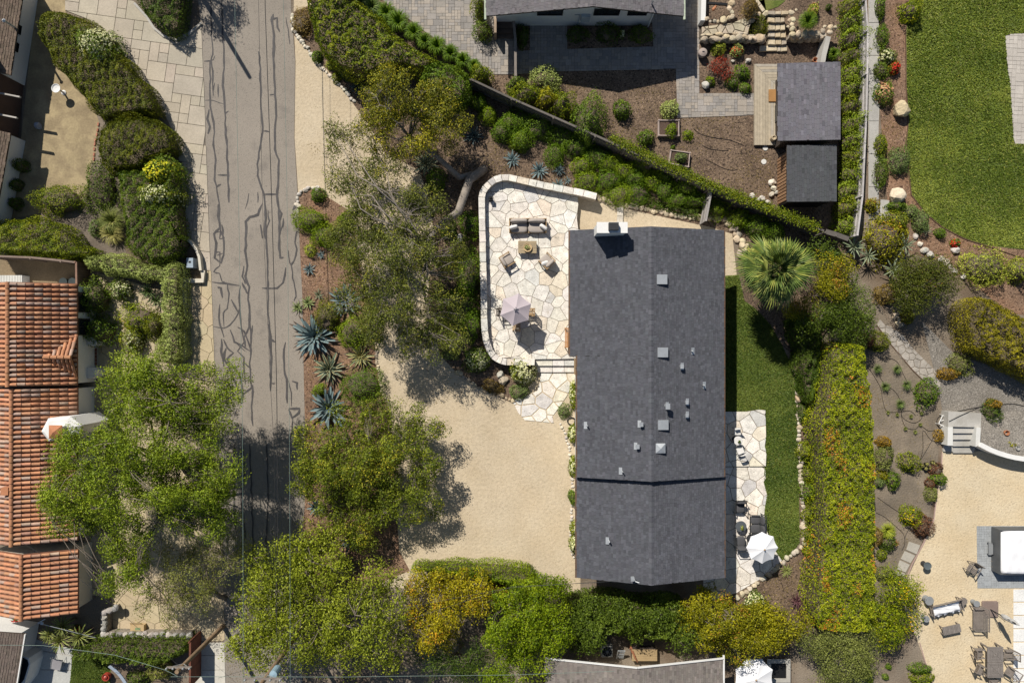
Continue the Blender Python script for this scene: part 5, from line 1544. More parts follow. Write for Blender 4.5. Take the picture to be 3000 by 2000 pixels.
def umbrella(label, loc, r, n, zedge, ztop, mat, rot=0, base=True, vent=None, polemat=None, cover=False):
    t = thing('parasol', label, 'parasol', loc, rot)
    pm = polemat or TEAK
    MB().tube([(0, 0, .0), (0, 0, ztop + .08)], .024, 8).build('pole', pm, t)
    if base: MB().lathe([(.28, 0), (.28, .06), (.08, .09), (.05, .3)], 16).build('base', DKMET, t)
    for k in range(n):
        a0 = 2 * math.pi * k / n; a1 = 2 * math.pi * (k + 1) / n; vs = []
        m = 5
        for i in range(m + 1):
            f = i / m; rr_ = r * f; z = ztop - (ztop - zedge) * (f ** 1.15) - .03 * math.sin(f * 3.14)
            for j in range(4):
                g = j / 3; px = math.cos(a0) * (1 - g) + math.cos(a1) * g; py = math.sin(a0) * (1 - g) + math.sin(a1) * g
                sag = .05 * f * math.sin(g * 3.14); vs.append((px * rr_ * (1 - .05 * math.sin(g * 3.14) * f), py * rr_ * (1 - .05 * math.sin(g * 3.14) * f), z - sag))
        fs = [(i * 4 + j, (i + 1) * 4 + j, (i + 1) * 4 + j + 1, i * 4 + j + 1) for i in range(m) for j in range(3)]
        lo = [(a, b, c - .008) for a, b, c in vs]; nn = len(vs)
        MB().add(vs + lo, fs + [tuple(x + nn for x in f[::-1]) for f in fs]).build('canopy_panel', mat, t, smooth=True)
        MB().bar((0, 0, ztop - .03), (math.cos(a0) * r * .99, math.sin(a0) * r * .99, zedge - .035), .02, .02).build('rib', pm, t)
    MB().lathe([(.05, ztop - .01), (.06, ztop + .03), (.03, ztop + .1), (.0, ztop + .12)], 10).build('finial', pm if not vent else vent, t)
    if vent:
        for k in range(5):
            a0 = k * 1.256; MB().bar((0, 0, ztop + .03), (math.cos(a0) * .14, math.sin(a0) * .14, ztop + .0), .05, .03).build('vent_flap', vent, t)
    return t


LILAC = M('lilac_canvas', (.46, .40, .42), n1=(1.5, .04), n2=(60, .05), rough=.9)
CANV = M('white_canvas', (.78, .78, .79), n1=(1.5, .03), n2=(60, .03), rough=.9)
umbrella('closed-hexagon lilac canvas parasol on the flagstone patio', place(z2(395, 412), PZ + 2.3, PZ), 1.02, 6, 2.05, 2.45, LILAC, R(20), vent=M('grey_canvas', (.30, .28, .30)))
bpy.context.view_layer.update()
SC.objects[-1]
umbrella('white eight-sided parasol over the lounge chairs beside the back lawn', place(z4(722, 878), 2.4, 0), .99, 8, 2.1, 2.5, CANV, R(0))
umbrella('blue-shaded white parasol at the bottom edge between house and hedge', place(('I', 1600, 1545), 2.4, 0), 1.25, 8, 2.1, 2.45, CANV, R(22))
# table and chairs under the lilac parasol
X, Y, _ = place(z2(395, 412), PZ + 2.3)
t = thing('patio_table', 'round teak table shaded by the lilac parasol', 'table', (X, Y, PZ))
MB().lathe([(.48, .70), (.50, .71), (.50, .74), (.48, .75)], 24).build('top', TEAK, t)
for k in range(4): a = k * 1.571 + .6; MB().tube([(math.cos(a) * .15, math.sin(a) * .15, .7), (math.cos(a) * .36, math.sin(a) * .36, 0)], .025, 6).build('leg', TEAK, t)


def slat_chair(name, label, loc, rz, w=.52, d=.5, seat=.43, back=.92, mat=TEAKG, arms=True, cat='chair', group=None, lean=.14, n=6, vertical=True):
    t = thing(name, label, cat, loc, rz, group)
    for k in range(n):
        y = -d / 2 + (k + .5) * d / n; MB().box(0, y, seat, w, d / n * .74, .022).build('seat_slat', mat, t)
    bn = max(4, int(w / .085))
    for k in range(bn):
        x = -w / 2 + (k + .5) * w / bn; MB().bar((x, d / 2, seat + .06), (x, d / 2 + lean, back - .04), w / bn * .62, .02).build('back_slat', mat, t)
    MB().bar((-w / 2, d / 2 + lean, back), (w / 2, d / 2 + lean, back), .03, .07).build('top_rail', mat, t)
    MB().bar((-w / 2, d / 2, seat + .05), (w / 2, d / 2, seat + .05), .03, .05).build('lower_rail', mat, t)
    for s in (-1, 1):
        MB().bar((s * w / 2, d / 2, 0), (s * w / 2, d / 2 + lean, back), .045, .045).build('leg', mat, t)
        MB().box(s * w / 2, -d / 2 + .03, (.65 if arms else seat) / 2, .045, .045, .65 if arms else seat).build('leg', mat, t)
        if arms: MB().bar((s * w / 2, -d / 2 - .02, .66), (s * w / 2, d / 2 + .06, .66), .06, .03).build('armrest', mat, t)
        MB().box(s * w / 2, 0, seat - .05, .03, d, .05).build('apron', mat, t)
    return t


slat_chair('patio_chair', 'brown teak chair showing below the lilac parasol', place(z2(402, 572), PZ + .45, PZ), R(180), mat=TEAK, w=.46, d=.44, arms=False)
slat_chair('patio_chair', 'teak chair hidden on the right side under the lilac parasol', (X + .85, Y - .1, PZ), R(-90), mat=TEAK, w=.46, d=.44, arms=True)
slat_chair('patio_chair', 'dark-shaded chair on the left side under the lilac parasol', (X - .85, Y - .1, PZ), R(90), mat=WOODD, w=.46, d=.44, arms=True)
slat_chair('garden_bench', 'orange-brown bench against the house wall on the patio', (*W((1664, 989), PZ + .45), PZ), R(-90), w=1.2, d=.4, mat=M('orange_teak', (.42, .20, .07), n2=(40, .12)), cat='bench', back=.85)
# lantern in the patio corner
X, Y, _ = place(z1(268, 460), PZ + .3)
t = thing('lantern', 'black square lantern in the upper left patio corner', 'lantern', (X, Y, PZ))
MB().box(0, 0, .02, .26, .26, .04).box(0, 0, .40, .26, .26, .04).build('frame', BLACK, t); MB().box(0, 0, .21, .2, .2, .34).build('pane', GLASS, t); MB().lathe([(.10, .42), (.03, .5)], 4).build('lid', BLACK, t)

# terrace behind the house
def cafe_chair(label, loc, rz):
    t = thing('cafe_chair', label, 'chair', loc, rz, 'white cafe chairs')
    MB().prism([(-.22, -.22), (.22, -.22), (.21, .2), (-.21, .2)], .42, .46, None, .02).build('seat', LINEN, t)
    vs = [(.25 * math.sin(a), .16 + .10 * math.cos(a), z) for z in (.62, .84) for a in (-1.3, -.7, 0, .7, 1.3)]
    MB().add(vs + [(x, y + .02, z) for x, y, z in vs], [(i, i + 1, i + 6, i + 5) for i in range(4)] + [(i + 15, i + 16, i + 11, i + 10) for i in range(4)] + [(i + 5, i + 6, i + 16, i + 15) for i in range(4)]).build('backrest', LINEN, t)
    for sx in (-1, 1):
        for sy in (-1, 1): MB().tube([(sx * .19, sy * .19, .42), (sx * .22, sy * .22, 0)], .012, 6).build('leg', DKMET, t)
        MB().tube([(sx * .2, .19, .44), (sx * .2, .22, .82)], .012, 6).build('back_post', DKMET, t)
    return t


cafe_chair('white cafe chair above the round bistro table', place(z3(320, 440), .15 + .5, .15), R(0))
cafe_chair('white cafe chair tilted below the round bistro table', place(z3(368, 735), .15 + .5, .15), R(180 + 20))
t = thing('bistro_table', 'small round white bistro table on the upper terrace', 'table', place(z3(330, 578), .9, .15))
MB().lathe([(.27, .70), (.285, .71), (.285, .73), (.27, .74)], 24).build('top', LINEN, t); MB().lathe([(.18, 0), (.18, .03), (.03, .05), (.03, .70)], 14).build('pedestal', DKMET, t)
X, Y, _ = place(z3(345, 595), .95)
t = thing('potted_plant', 'tiny dark potted plant on the bistro table', 'plant', (X, Y, .89))
MB().lathe([(.04, 0), (.06, .08)], 10).build('pot', BLACK, t); dome_leaves(t, 'foliage', .10, .10, .12, 'dkgreen', .06, .6, z0=.06)


def lounge(name, label, loc, rz, w, cat='armchair'):
    t = thing(name, label, cat, loc, rz, 'charcoal lounge seats'); d = .76
    for s in (-1, 1):
        m = MB(); m.bar((s * w / 2, -d / 2, .56), (s * w / 2, d / 2, .60), .05, .03); m.bar((s * w / 2, -d / 2, 0), (s * w / 2, -d / 2, .56), .03, .03); m.bar((s * w / 2, d / 2, 0), (s * w / 2, d / 2 + .1, .82), .03, .03); m.build('side_frame', DKMET, t)
    MB().bar((-w / 2, d / 2 + .1, .82), (w / 2, d / 2 + .1, .82), .03, .04).bar((-w / 2, -d / 2, .26), (w / 2, -d / 2, .26), .03, .05).bar((-w / 2, d / 2, .26), (w / 2, d / 2, .26), .03, .05).build('cross_bar', DKMET, t)
    n = 2 if w > 1 else 1
    for k in range(n):
        x = (k - (n - 1) / 2) * (w - .06) / n
        cushion('seat_cushion', t, x, -.05, .36, (w - .08) / n, .66, .17, CHAR); cushion('back_cushion', t, x, .32, .60, (w - .08) / n, .18, .48, CHAR, (R(-16), 0, 0))
    return t


lounge('lounge_chair', 'charcoal lounge chair above the round dark table', place(z4(358, 235), .45, .05), R(0), .70)
lounge('lounge_chair', 'charcoal lounge chair below the round dark table', place(z4(370, 775), .45, .05), R(180), .70)
lounge('loveseat', 'charcoal two-seat lounge sofa with its back to the lawn', place(z4(610, 500), .45, .05), R(-90), 1.25, 'sofa')
t = thing('round_table', 'round dark metal table amid the charcoal lounge seats', 'table', place(z4(370, 530), .45, .05))
MB().lathe([(.34, .38), (.355, .40), (.355, .42), (.34, .43)], 28).build('top', M('slate_top', (.085, .095, .105), rough=.6), t); MB().lathe([(.22, 0), (.22, .03), (.05, .06), (.05, .38)], 14).build('pedestal', DKMET, t)
X, Y, _ = place(z4(378, 545), .5)
t = thing('flower_vase', 'small vase with white blossoms on the dark round table', 'vase', (X, Y, .48))
MB().lathe([(.04, 0), (.06, .06), (.03, .14), (.04, .16)], 10).build('vase', M('cream_glaze', (.5, .45, .35)), t); dome_leaves(t, 'foliage', .09, .14, .10, 'varieg', .06, .6, z0=.14)

# lower right garden
CHG = lambda lab, sp, rz, **k: slat_chair('dining_chair', lab, place(sp, .45, .01), rz, group='weathered dining chairs', **k)
CHG('weathered teak dining chair at the upper left of the table', y3_(1052, 1070), R(90))
CHG('weathered teak dining chair at the lower left, turned askew', y3_(1062, 1335), R(90 - 24))
CHG('weathered teak dining chair at the upper right of the table', y3_(1530, 1090), R(-90), back=1.0)
CHG('weathered teak dining chair at the lower right, turned askew', y3_(1555, 1370), R(-90 - 32), back=1.0)
CHG('weathered teak dining chair at the foot of the table, cut by the frame', y3_(1300, 1580), R(180))
slat_chair('rocking_chair', 'weathered wooden armchair standing alone beside the hot tub pad', place(y2_(1030, 1120), .45, .01), R(180 - 32 + 180 + 0), w=.6, d=.55, cat='armchair', back=.9)
t = thing('dining_table', 'weathered teak dining table with diagonal inlay on the granite terrace', 'table', place(y3_(1323, 1225), .75, .01))
for half in (-1, 1):
    cy = half * .5
    for k in range(5):
        o_ = .50 - k * .095; i_ = o_ - .085
        for (pl) in ([(-o_, -o_), (o_, -o_), (i_, -i_), (-i_, -i_)], [(o_, -o_), (o_, o_), (i_, i_), (i_, -i_)], [(o_, o_), (-o_, o_), (-i_, i_), (i_, i_)], [(-o_, o_), (-o_, -o_), (-i_, -i_), (-i_, i_)]):
            p2 = inset([(x * 1.02, y * .97 + cy) for x, y in pl], .004)
            if len(p2) > 2: link('plank', _pm(p2, .715, .75, .003, WOODO, 'plank'), t, jit((.21, .185, .165), .08))
MB().box(0, 0, .69, 1.0, 1.92, .045).build('apron', TEAKG, t)
for sx in (-1, 1):
    for sy in (-1, 1): MB().box(sx * .46, sy * .92, .34, .08, .08, .68).build('leg', TEAKG, t)
slat_chair('garden_bench', 'weathered slatted two-seat bench beside the folded parasol', place(y3_(1040, 510), .45, .01), R(-90), w=1.4, d=.62, cat='bench', n=8, back=.85)
cb = slat_chair('garden_bench', 'weathered bench half hidden under a white cloth', place(y3_(515, 335), .45, .01), R(13.5), w=1.95, d=.66, cat='bench', n=7, back=.8)
X, Y, _ = place(y3_(530, 360), .55)
vs = []; nu, nv = 26, 10
for j in range(nv + 1):
    for i in range(nu + 1):
        u = i / nu - .5; v = j / nv - .5; e = .05 * math.sin(i * .9) + .04 * math.sin(i * 2.1 + 1)
        yy = v * .74 + (e if v < -.3 else 0); z = .49 + .03 * math.sin(u * 21 + v * 5) + .02 * math.sin(v * 17 + u * 9) + (.16 * max(0, v - .25) / .25)
        if v < -.38: z -= .12
        vs.append((u * 1.72, yy, z))
o = MB().add(vs, [(j * (nu + 1) + i, j * (nu + 1) + i + 1, (j + 1) * (nu + 1) + i + 1, (j + 1) * (nu + 1) + i) for j in range(nv) for i in range(nu)]).build('cloth', CANV, smooth=True)
o.location = (X, Y, .01); o.rotation_euler = (0, 0, R(13.5)); tag(o, 'rumpled white cloth thrown over the weathered bench', 'cloth')
md = o.modifiers.new('thick', 'SOLIDIFY'); md.thickness = .012
t = thing('coffee_table', 'low weathered slatted table in front of the covered bench', 'table', place(y3_(605, 690), .4, .01), R(12))
for k in range(12): o_ = MB().box(-.59 + (k + .5) * 1.18 / 12, 0, .40, 1.18 / 12 - .012, .52, .025).build('slat', WOODO, t); o_.color = (*jit((.205, .18, .16), .10), 1)
MB().box(0, .24, .36, 1.1, .03, .06).box(0, -.24, .36, 1.1, .03, .06).build('apron', TEAKG, t)
for sx in (-1, 1):
    for sy in (-1, 1): MB().box(sx * .54, sy * .23, .19, .05, .05, .38).build('leg', TEAKG, t)
GREYP = M('grey_powdercoat', (.235, .245, .25), n1=(3, .06), n2=(30, .04), rough=.6)


def drum(name, label, sp, r, h, mat=GREYP, cat='side table', slat=False):
    t = thing(name, label, cat, place(sp, h, .01), 0, 'round side tables')
    if slat:
        for k in range(7):
            x = -r + (k + .5) * 2 * r / 7; l = math.sqrt(max(.01, r * r - x * x)); MB().box(x, 0, h - .012, 2 * r / 7 - .01, 2 * l, .024).build('slat', mat, t)
        for k in range(4): a = k * 1.571 + .78; MB().tube([(math.cos(a) * r * .7, math.sin(a) * r * .7, h - .03), (math.cos(a) * r * .85, math.sin(a) * r * .85, 0)], .018, 6).build('leg', mat, t)
    else:
        MB().lathe([(r * .78, 0), (r * .72, h * .5), (r * .86, h - .05)], 20).build('drum', mat, t); MB().lathe([(r * .9, h - .05), (r, h - .04), (r, h - .01), (r * .97, h)], 24).build('top', mat, t)
    return t


drum('side_table', 'grey drum table at the upper left end of the covered bench', y3_(240, 220), .29, .45)
drum('side_table', 'small grey drum stool beside the lemon tree', y3_(195, 520), .205, .45)
drum('side_table', 'round slatted side table at the right end of the covered bench', y3_(803, 228), .24, .45, TEAKG, slat=True)
drum('side_table', 'blue-grey drum stool above the slatted bench', y3_(1020, 270), .205, .45)
t = thing('fire_bowl', 'round dark metal table alone on the granite by the dirt bed', 'side table', place(y2_(226, 1066), .5, .01))
MB().lathe([(.18, 0), (.10, .25), (.20, .46)], 20).build('pedestal', DKMET, t); MB().lathe([(.21, .44), (.245, .46), (.245, .52), (.225, .52), (.215, .49), (.02, .49)], 26).build('tray', M('slate_metal', (.10, .12, .125), rough=.6), t)
# folded cantilever parasol on its weighted base
X, Y, _ = place(y3_(1235, 355), .08)
t = thing('folded_parasol', 'tall parasol folded in a grey cover on its brown square base', 'parasol', (X, Y, .01))
MB().prism([(-.52, -.46), (-.46, -.52), (.46, -.52), (.52, -.46), (.52, .46), (.46, .52), (-.46, .52), (-.52, .46)], 0, .12, None, .03).build('base', M('brown_base', (.22, .165, .14), n2=(20, .1)), t)
MB().tube([(0, 0, .1), (0, 0, 2.35)], .035, 8).build('pole', DKMET, t)
pr = [(.04, 1.0), (.12, 1.05), (.17, 1.35), (.13, 1.8), (.15, 2.0), (.08, 2.35), (.02, 2.55)]
MB().lathe(pr, 9, .1, -.03).build('folded_canopy', M('grey_cover', (.42, .41, .39), n2=(10, .12)), t); MB().tube([(0, 0, .2), (-.04, -.22, 1.5)], .02, 6).build('crank_arm', DKMET, t)
# hot tub with cover and steps
x0, y1 = W((2931, 1553), .85); _, y0 = W((2931, 1682), .85); x1 = x0 + (y1 - y0) * 1.0
t = thing('hot_tub', 'square grey hot tub under a creased white cover at the right edge', 'hot tub')
for (a, b) in (((x0, y0), (x1, y0)), ((x1, y0), (x1, y1)), ((x1, y1), (x0, y1)), ((x0, y1), (x0, y0))):
    MB().bar((*a, .42), (*b, .42), .05, .84).build('side_panel', M('tub_panel', (.10, .105, .11), n2=(30, .1)), t)
nu = 20; vs = []
for j in range(nu + 1):
    for i in range(nu + 1):
        u = i / nu; v = j / nu; X = x0 + .06 + (x1 - x0 + .02) * u; Y = y0 - .04 + (y1 - y0 + .06) * v
        dd = min(u, 1 - u, v, 1 - v); z = .97 + .03 * math.sin(u * 3.14) * math.sin(v * 3.14) + .014 * math.sin((u + v * 1.3) * 14 + math.sin(u * 9) * 1.5) * (1 if dd > .04 else 0) + .008 * math.sin(u * 31 - v * 12)
        if dd < .01: z = .72
        k = 1 - .06 * (abs(u - .5) * 2) ** 3 * (abs(v - .5) * 2) ** 3
        vs.append(((X - (x0 + x1) / 2) * k + (x0 + x1) / 2, (Y - (y0 + y1) / 2) * k + (y0 + y1) / 2, z))
MB().add(vs, [(j * (nu + 1) + i, j * (nu + 1) + i + 1, (j + 1) * (nu + 1) + i + 1, (j + 1) * (nu + 1) + i) for j in range(nu) for i in range(nu)]).build('cover', CANV, t, smooth=True)
t = thing('tub_steps', 'two-tread grey step unit in front of the hot tub', 'steps', place(y2_(1410, 775), .35, .01))
for (x, z) in ((-.17, .22), (.17, .42)): MB().box(x, 0, z, .28, .78, .04).build('tread', GREYP, t)
for s in (-1, 1): MB().bar((-.3, s * .36, .1), (.28, s * .36, .36), .03, .12).bar((-.2, s * .36, 0), (-.2, s * .36, .2), .04, .04).bar((.2, s * .36, 0), (.2, s * .36, .4), .04, .04).build('side_frame', DKMET, t)
t = thing('wooden_stool', 'small weathered stool standing against the hot tub', 'stool', place(y2_(1475, 1060), .42, .01))
for k in range(4): MB().box(-.14 + k * .095, 0, .42, .085, .36, .03).build('slat', TEAKG, t)
for sx in (-1, 1):
    for sy in (-1, 1): MB().tube([(sx * .13, sy * .14, .41), (sx * .2, sy * .19, 0)], .02, 6).build('leg', TEAKG, t)

# concrete garden steps with the landing
t = thing('concrete_steps', 'pale concrete steps with side walls leading down to the granite terrace', 'steps')
def yq(x, y, z): return W(q(*y1_(x, y)), z)
MB().prism([yq(x, y, .75) for x, y in ((515, 135), (1020, 158), (1010, 372), (510, 362))], 0, .75).build('landing', CONC, t)
for k, (ya, yb) in enumerate(((366, 462), (462, 560), (560, 662), (662, 765))):
    z = .60 - k * .15; MB().prism([yq(x, y, z) for x, y in ((588, ya), (930, ya + 8), (905 - (k == 3) * 5, yb), (588, yb))], -.01, z + .0).build('tread', CONC, t)
MB().prism([yq(x, y, .78) for x, y in ((508, 366), (584, 366), (584, 652), (500, 650))], -.01, .78).build('side_wall', CONCW, t)
MB().prism([yq(x, y, .9) for x, y in ((944, 376), (1012, 376), (1000, 645), (930, 668))], -.01, .9).build('side_wall', CONCW, t)
MB().prism([yq(x, y, .14) for x, y in ((445, 650), (584, 655), (584, 745), (440, 742))], -.01, .14).build('kerb', CONC, t)
P = [(2872, 1205, .02), (2990, 1205, .03), (3300, 1230, .04), (3300, 1352, .80), (3060, 1346, .85), (3000, 1340, .86), (2950, 1328, .86), (2900, 1308, .85), (2874, 1296, .85)]
struct(MB().add([(*W((a, b), c), c) for a, b, c in P], [tuple(range(len(P)))[::-1]]).build('gravel_bank', GRAVEL))

# ---- things dotted about the gardens
def planter(label, poly, z, parts=('red soil',)):
    P = ccw(PW(poly, z)); t = thing('planter_box', label, 'planter', (0, 0, 0), 0, 'raised planter boxes')
    for i in range(4):
        a = P[i - 1]; b = P[i]; MB().bar((*a, z / 2), (*b, z / 2), .05, z).build('side_board', M('planter_wood', (.42, .34, .30), n2=(30, .15)), t)
        MB().box(b[0], b[1], z / 2 + .02, .08, .08, z + .04).build('post', MATS['planter_wood'], t)
    cx = sum(p[0] for p in P) / 4; cy = sum(p[1] for p in P) / 4
    MB().add([(cx + (x - cx) * .96, cy + (y - cy) * .96, z - .08) for x, y in P], [(0, 1, 2, 3)]).build('soil', M('planter_soil', (.085, .055, .04), n2=(14, .3), bump=.6, bscale=12), t)
    return t


planter('square wooden planter box with one green shrub in a corner', "G 964,789 1095,789 1095,890 964,888", .35)
planter('tilted wooden planter box with grey-green seedlings', "G 1045,985 1168,1002 1158,1094 1032,1070", .35)
t = thing('bird_bath', 'white bird bath on the sandy side yard', 'bird bath', (*W(q('A', 367, 580), .8), 0))
MB().lathe([(.16, 0), (.16, .05), (.06, .12), (.05, .6), (.09, .7)], 16).build('pedestal', WHITE, t); MB().lathe([(.08, .68), (.26, .76), (.285, .82), (.26, .82), (.20, .77), (.01, .75)], 24).build('bowl', WHITE, t)
t = thing('fire_pot', 'round lidded clay-grey urn at the corner of the paver walk', 'urn', (*W(q('G', 1253, 343), .5), 0))
MB().lathe([(.18, 0), (.27, .2), (.28, .4), (.24, .5)], 22).build('body', M('taupe_clay', (.33, .27, .235), n2=(20, .1)), t); MB().lathe([(.27, .48), (.27, .52), (.15, .57), (.03, .60)], 22).build('lid', MATS['taupe_clay'], t); MB().box(0, 0, .62, .14, .03, .03).build('handle', DKMET, t)
for lab, x, y in (('left terracotta pot behind the larger shed', 424, 393), ('right terracotta pot behind the larger shed', 455, 404)):
    t = thing('clay_pot', lab, 'pot', (*W(q('J', x, y), .4), .05), 0, 'terracotta pots'); MB().lathe([(.10, 0), (.155, .30), (.17, .30), (.17, .36), (.145, .36), (.12, .28), (.09, .06), (.01, .06)], 18).build('pot', MATS['terracotta'], t)
    MB().lathe([(.01, .12), (.10, .12)], 12).build('soil', MATS['planter_soil'], t)
o = MB().prism(PW("J 402,378 485,380 485,425 402,422", .05), 0, .05, None, .01).build('paving_slab', M('pinkish_slab', (.55, .42, .32), n2=(14, .1))); tag(o, 'pinkish slab under the two terracotta pots', 'slab')
t = thing('log_stool', 'cut log with a dark hollow standing on the deck corner', 'log', (*W(q('J', 150, 905), .5), .22))
MB().lathe([(.17, 0), (.16, .35), (.11, .36), (.10, .3), (.01, .28)], 14).build('log', M('log_wood', (.42, .34, .23), n1=(6, .25), n2=(30, .2)), t)
t = thing('clay_jug', 'terracotta jug lying on its side in the terrace bed', 'jug', (*W(XS(255, 130), .85), .8), R(50))
o = MB().lathe([(.03, -.18), (.10, -.12), (.11, .02), (.06, .12), (.09, .18), (.07, .18), (.04, .12)], 14).build('jug', MATS['terracotta'], t); o.rotation_euler = (0, R(80), 0); o.location = (0, 0, .1)
# dark timber sleeper in the terrace bed
o = MB().bar((*W(XS(165, 45), .9), .86), (*W(XS(445, 65), .9), .86), .14, .14).build('sleeper', BLACK); tag(o, 'dark timber sleeper across the upper terrace bed', 'sleeper')
t = thing('meter_box', 'blue-grey utility box behind the curved sidewalk wall', 'utility box', (*W(q('B', 1245, 380), .7), 0))
MB().box(0, 0, .35, .42, .62, .7).build('cabinet', M('blue_grey_paint', (.30, .36, .42), rough=.6), t); MB().box(0, .05, .705, .15, .12, .012).build('window', BLACK, t)
t = thing('storage_box', 'white ribbed storage box in the utility yard', 'storage box', (0, 0, 0))
P = PW("B -20,462 145,462 145,512 -20,512", .7)
MB().prism(P, 0, .66).build('body', WHITE, t)
xs = [min(p[0] for p in P), max(p[0] for p in P)]; yy = (P[0][1], P[2][1])
for k in range(16): MB().box(xs[0] + (k + .5) * (xs[1] - xs[0]) / 16, sum(yy) / 2, .68, (xs[1] - xs[0]) / 16 * .7, abs(yy[0] - yy[1]), .04).build('lid_rib', CONCW, t)
for lab, x in (('left dark round bin beside the tile-roofed house', 415), ('right dark round bin beside the tile-roofed house', 475)):
    t = thing('bin', lab, 'bin', (*W(q('B', x, 505), .6), 0), 0, 'dark bins'); MB().lathe([(.2, 0), (.25, .6), (.22, .6), (.18, .1), (.02, .1)], 16).build('bin_body', M('dark_plastic', (.03, .04, .04), rough=.5), t); MB().lathe([(.26, .58), (.26, .62), (.24, .62)], 16).build('rim', MATS['dark_plastic'], t)
# rubble wall at the lower left courtyard
t = thing('rubble_wall', 'rough grey rubble wall closing the lower left courtyard', 'wall')
MB().prism(PW("C 660,1105 742,1075 748,1085 690,1120 690,1240 1235,1250 1235,1278 660,1275", .8), -.02, .55).build('wall_core', M('rubble', (.24, .21, .17), n1=(3, .25), n2=(12, .25), bump=.7, bscale=10), t)
for p in resample(PW("C 745,1085 675,1112 672,1180 670,1255", .85), .38) + resample(PW("C 680,1262 900,1262 1100,1264 1230,1266", .85), .42):
    rock(p[0], p[1], .62, .27, .24, .22, t, [(.33, .31, .28), (.40, .37, .33), (.28, .27, .25)], name='stone')
t = thing('cardboard_box', 'weathered cardboard box against the rubble wall', 'box', (*W(q('C', 898, 1215), .4), 0))
P4 = [(-.44, -.26), (.44, -.26), (.44, .26), (-.44, .26)]
MB().prism(P4, 0, .38, None, .004).build('carton', M('cardboard', (.44, .32, .17), n2=(10, .12)), t); MB().box(-.1, .34, .37, .7, .18, .01, rx=.4).build('flap', MATS['cardboard'], t); MB().box(.05, .02, .386, .34, .16, .004).build('print', M('faded_green', (.18, .25, .12)), t)
# lounge chair on the shaded patio
X, Y = W(q(*c1_(810, 790)), .45)
t = thing('sling_chair', 'grey sling lounge chair on the lower left concrete patio', 'chair', (X, Y, .03), R(-12))
fr = MB()
for s in (-1, 1): fr.tube([(s * .3, -.45, .38), (s * .34, -.1, .42), (s * .32, .25, .42), (s * .25, .45, .78)], .018, 6); fr.tube([(s * .32, -.3, .0), (s * .32, .3, .42)], .016, 6); fr.tube([(s * .32, .3, .0), (s * .32, -.3, .40)], .016, 6)
fr.build('frame', GREYP, t); MB().add([(-.28, -.45, .38), (.28, -.45, .38), (.31, -.1, .40), (-.31, -.1, .40), (.30, .22, .41), (-.30, .22, .41), (.24, .44, .76), (-.24, .44, .76)], [(0, 1, 2, 3), (3, 2, 4, 5), (5, 4, 6, 7)]).build('sling', M('sling_mesh', (.25, .24, .25), n2=(60, .1)), t)
t = thing('red_planter', 'glossy red ceramic pot on the lower left grass', 'pot', (*W(q(*c1_(1515, 995)), .4), 0))
MB().lathe([(.16, 0), (.25, .2), (.22, .38), (.24, .42), (.19, .42), (.17, .36), (.01, .34)], 20).build('pot', M('red_glaze', (.34, .05, .03), rough=.25, spec=.5), t); MB().lathe([(.10, .36), (.13, .44), (.05, .5), (.0, .5)], 14).build('finial', MATS['red_glaze'], t)
a = (*W(q(*c1_(1570, 830)), 1.1), 1.1); b = (*W(q(*c1_(1800, 1075)), .6), .6)
t = thing('surf_board', 'pale blue-grey curved board lying under the bottom left shrubs', 'board'); m_ = [(a[0] + (b[0] - a[0]) * f + .06 * math.sin(f * 3.1), a[1] + (b[1] - a[1]) * f + .08 * math.sin(f * 3.1), a[2] + (b[2] - a[2]) * f) for f in (0, .25, .5, .75, 1)]
for i in range(4): MB().bar(m_[i], m_[i + 1], .2, .05).build('plank', M('pale_blue_paint', (.42, .48, .55), n2=(12, .1)), t)
# behind the bottom house
X, Y = W(q('I', 625, 1363), .75)
t = thing('air_conditioner', 'square beige air conditioner with a round fan behind the bottom house', 'air conditioner', (X, Y, 0))
MB().prism([(-.36, -.36), (.36, -.36), (.36, .36), (-.36, .36)], 0, .72, None, .05).build('cabinet', M('beige_metal', (.45, .43, .37), rough=.6), t)
MB().lathe([(.31, .722), (.31, .735), (.24, .735)], 28).build('fan_ring', DKMET, t); MB().lathe([(.24, .724), (.01, .726)], 24).build('fan_well', BLACK, t)
for k in range(9): a = k * .698; MB().bar((math.cos(a) * .05, math.sin(a) * .05, .745), (math.cos(a) * .30, math.sin(a) * .30, .745), .012, .008).build('guard_wire', GALV, t)
MB().lathe([(.09, .73), (.08, .76), (.01, .765)], 14).build('fan_hub', GALV, t)
t = thing('step_ladder', 'grey metal step unit beside the air conditioner', 'steps', (*W(q('I', 715, 1385), .6), 0))
for k in range(5): MB().box(0, .36 - k * .17, .2 + (4 - k) * .14, .42, .07, .03).build('tread', GALV, t)
for s in (-1, 1): MB().bar((s * .22, -.45, .05), (s * .22, .40, .85), .03, .06).build('side_rail', GALV, t)
t = thing('plywood_lid', 'tan plywood box top behind the bottom house', 'box', (*W(q('I', 870, 1385), .6), 0))
MB().box(0, 0, .28, 1.58, .74, .56).build('box_body', WOODD, t)
for k in range(5): MB().box(0, -.3 + k * .15, .575, 1.62, .14, .03).build('board', M('plywood', (.36, .26, .14), n2=(30, .12)), t)
t = thing('driftwood', 'rusty red-brown twisted branch leaning beside the plywood box', 'branch', (*W(q('I', 790, 1370), .6), .0))
MB().tube([(-.1, .35, .2), (0, .15, .5), (.05, 0, .65), (.15, -.25, .75), (.3, -.5, .8)], [.05, .09, .07, .06, .03], 7).tube([(0, .15, .5), (-.2, .3, .6)], [.05, .02], 6).tube([(0, 0, .6), (0, 0, -.02)], [.05, .06], 6).build('limb', M('rusty_wood', (.24, .10, .05), n2=(12, .25)), t)
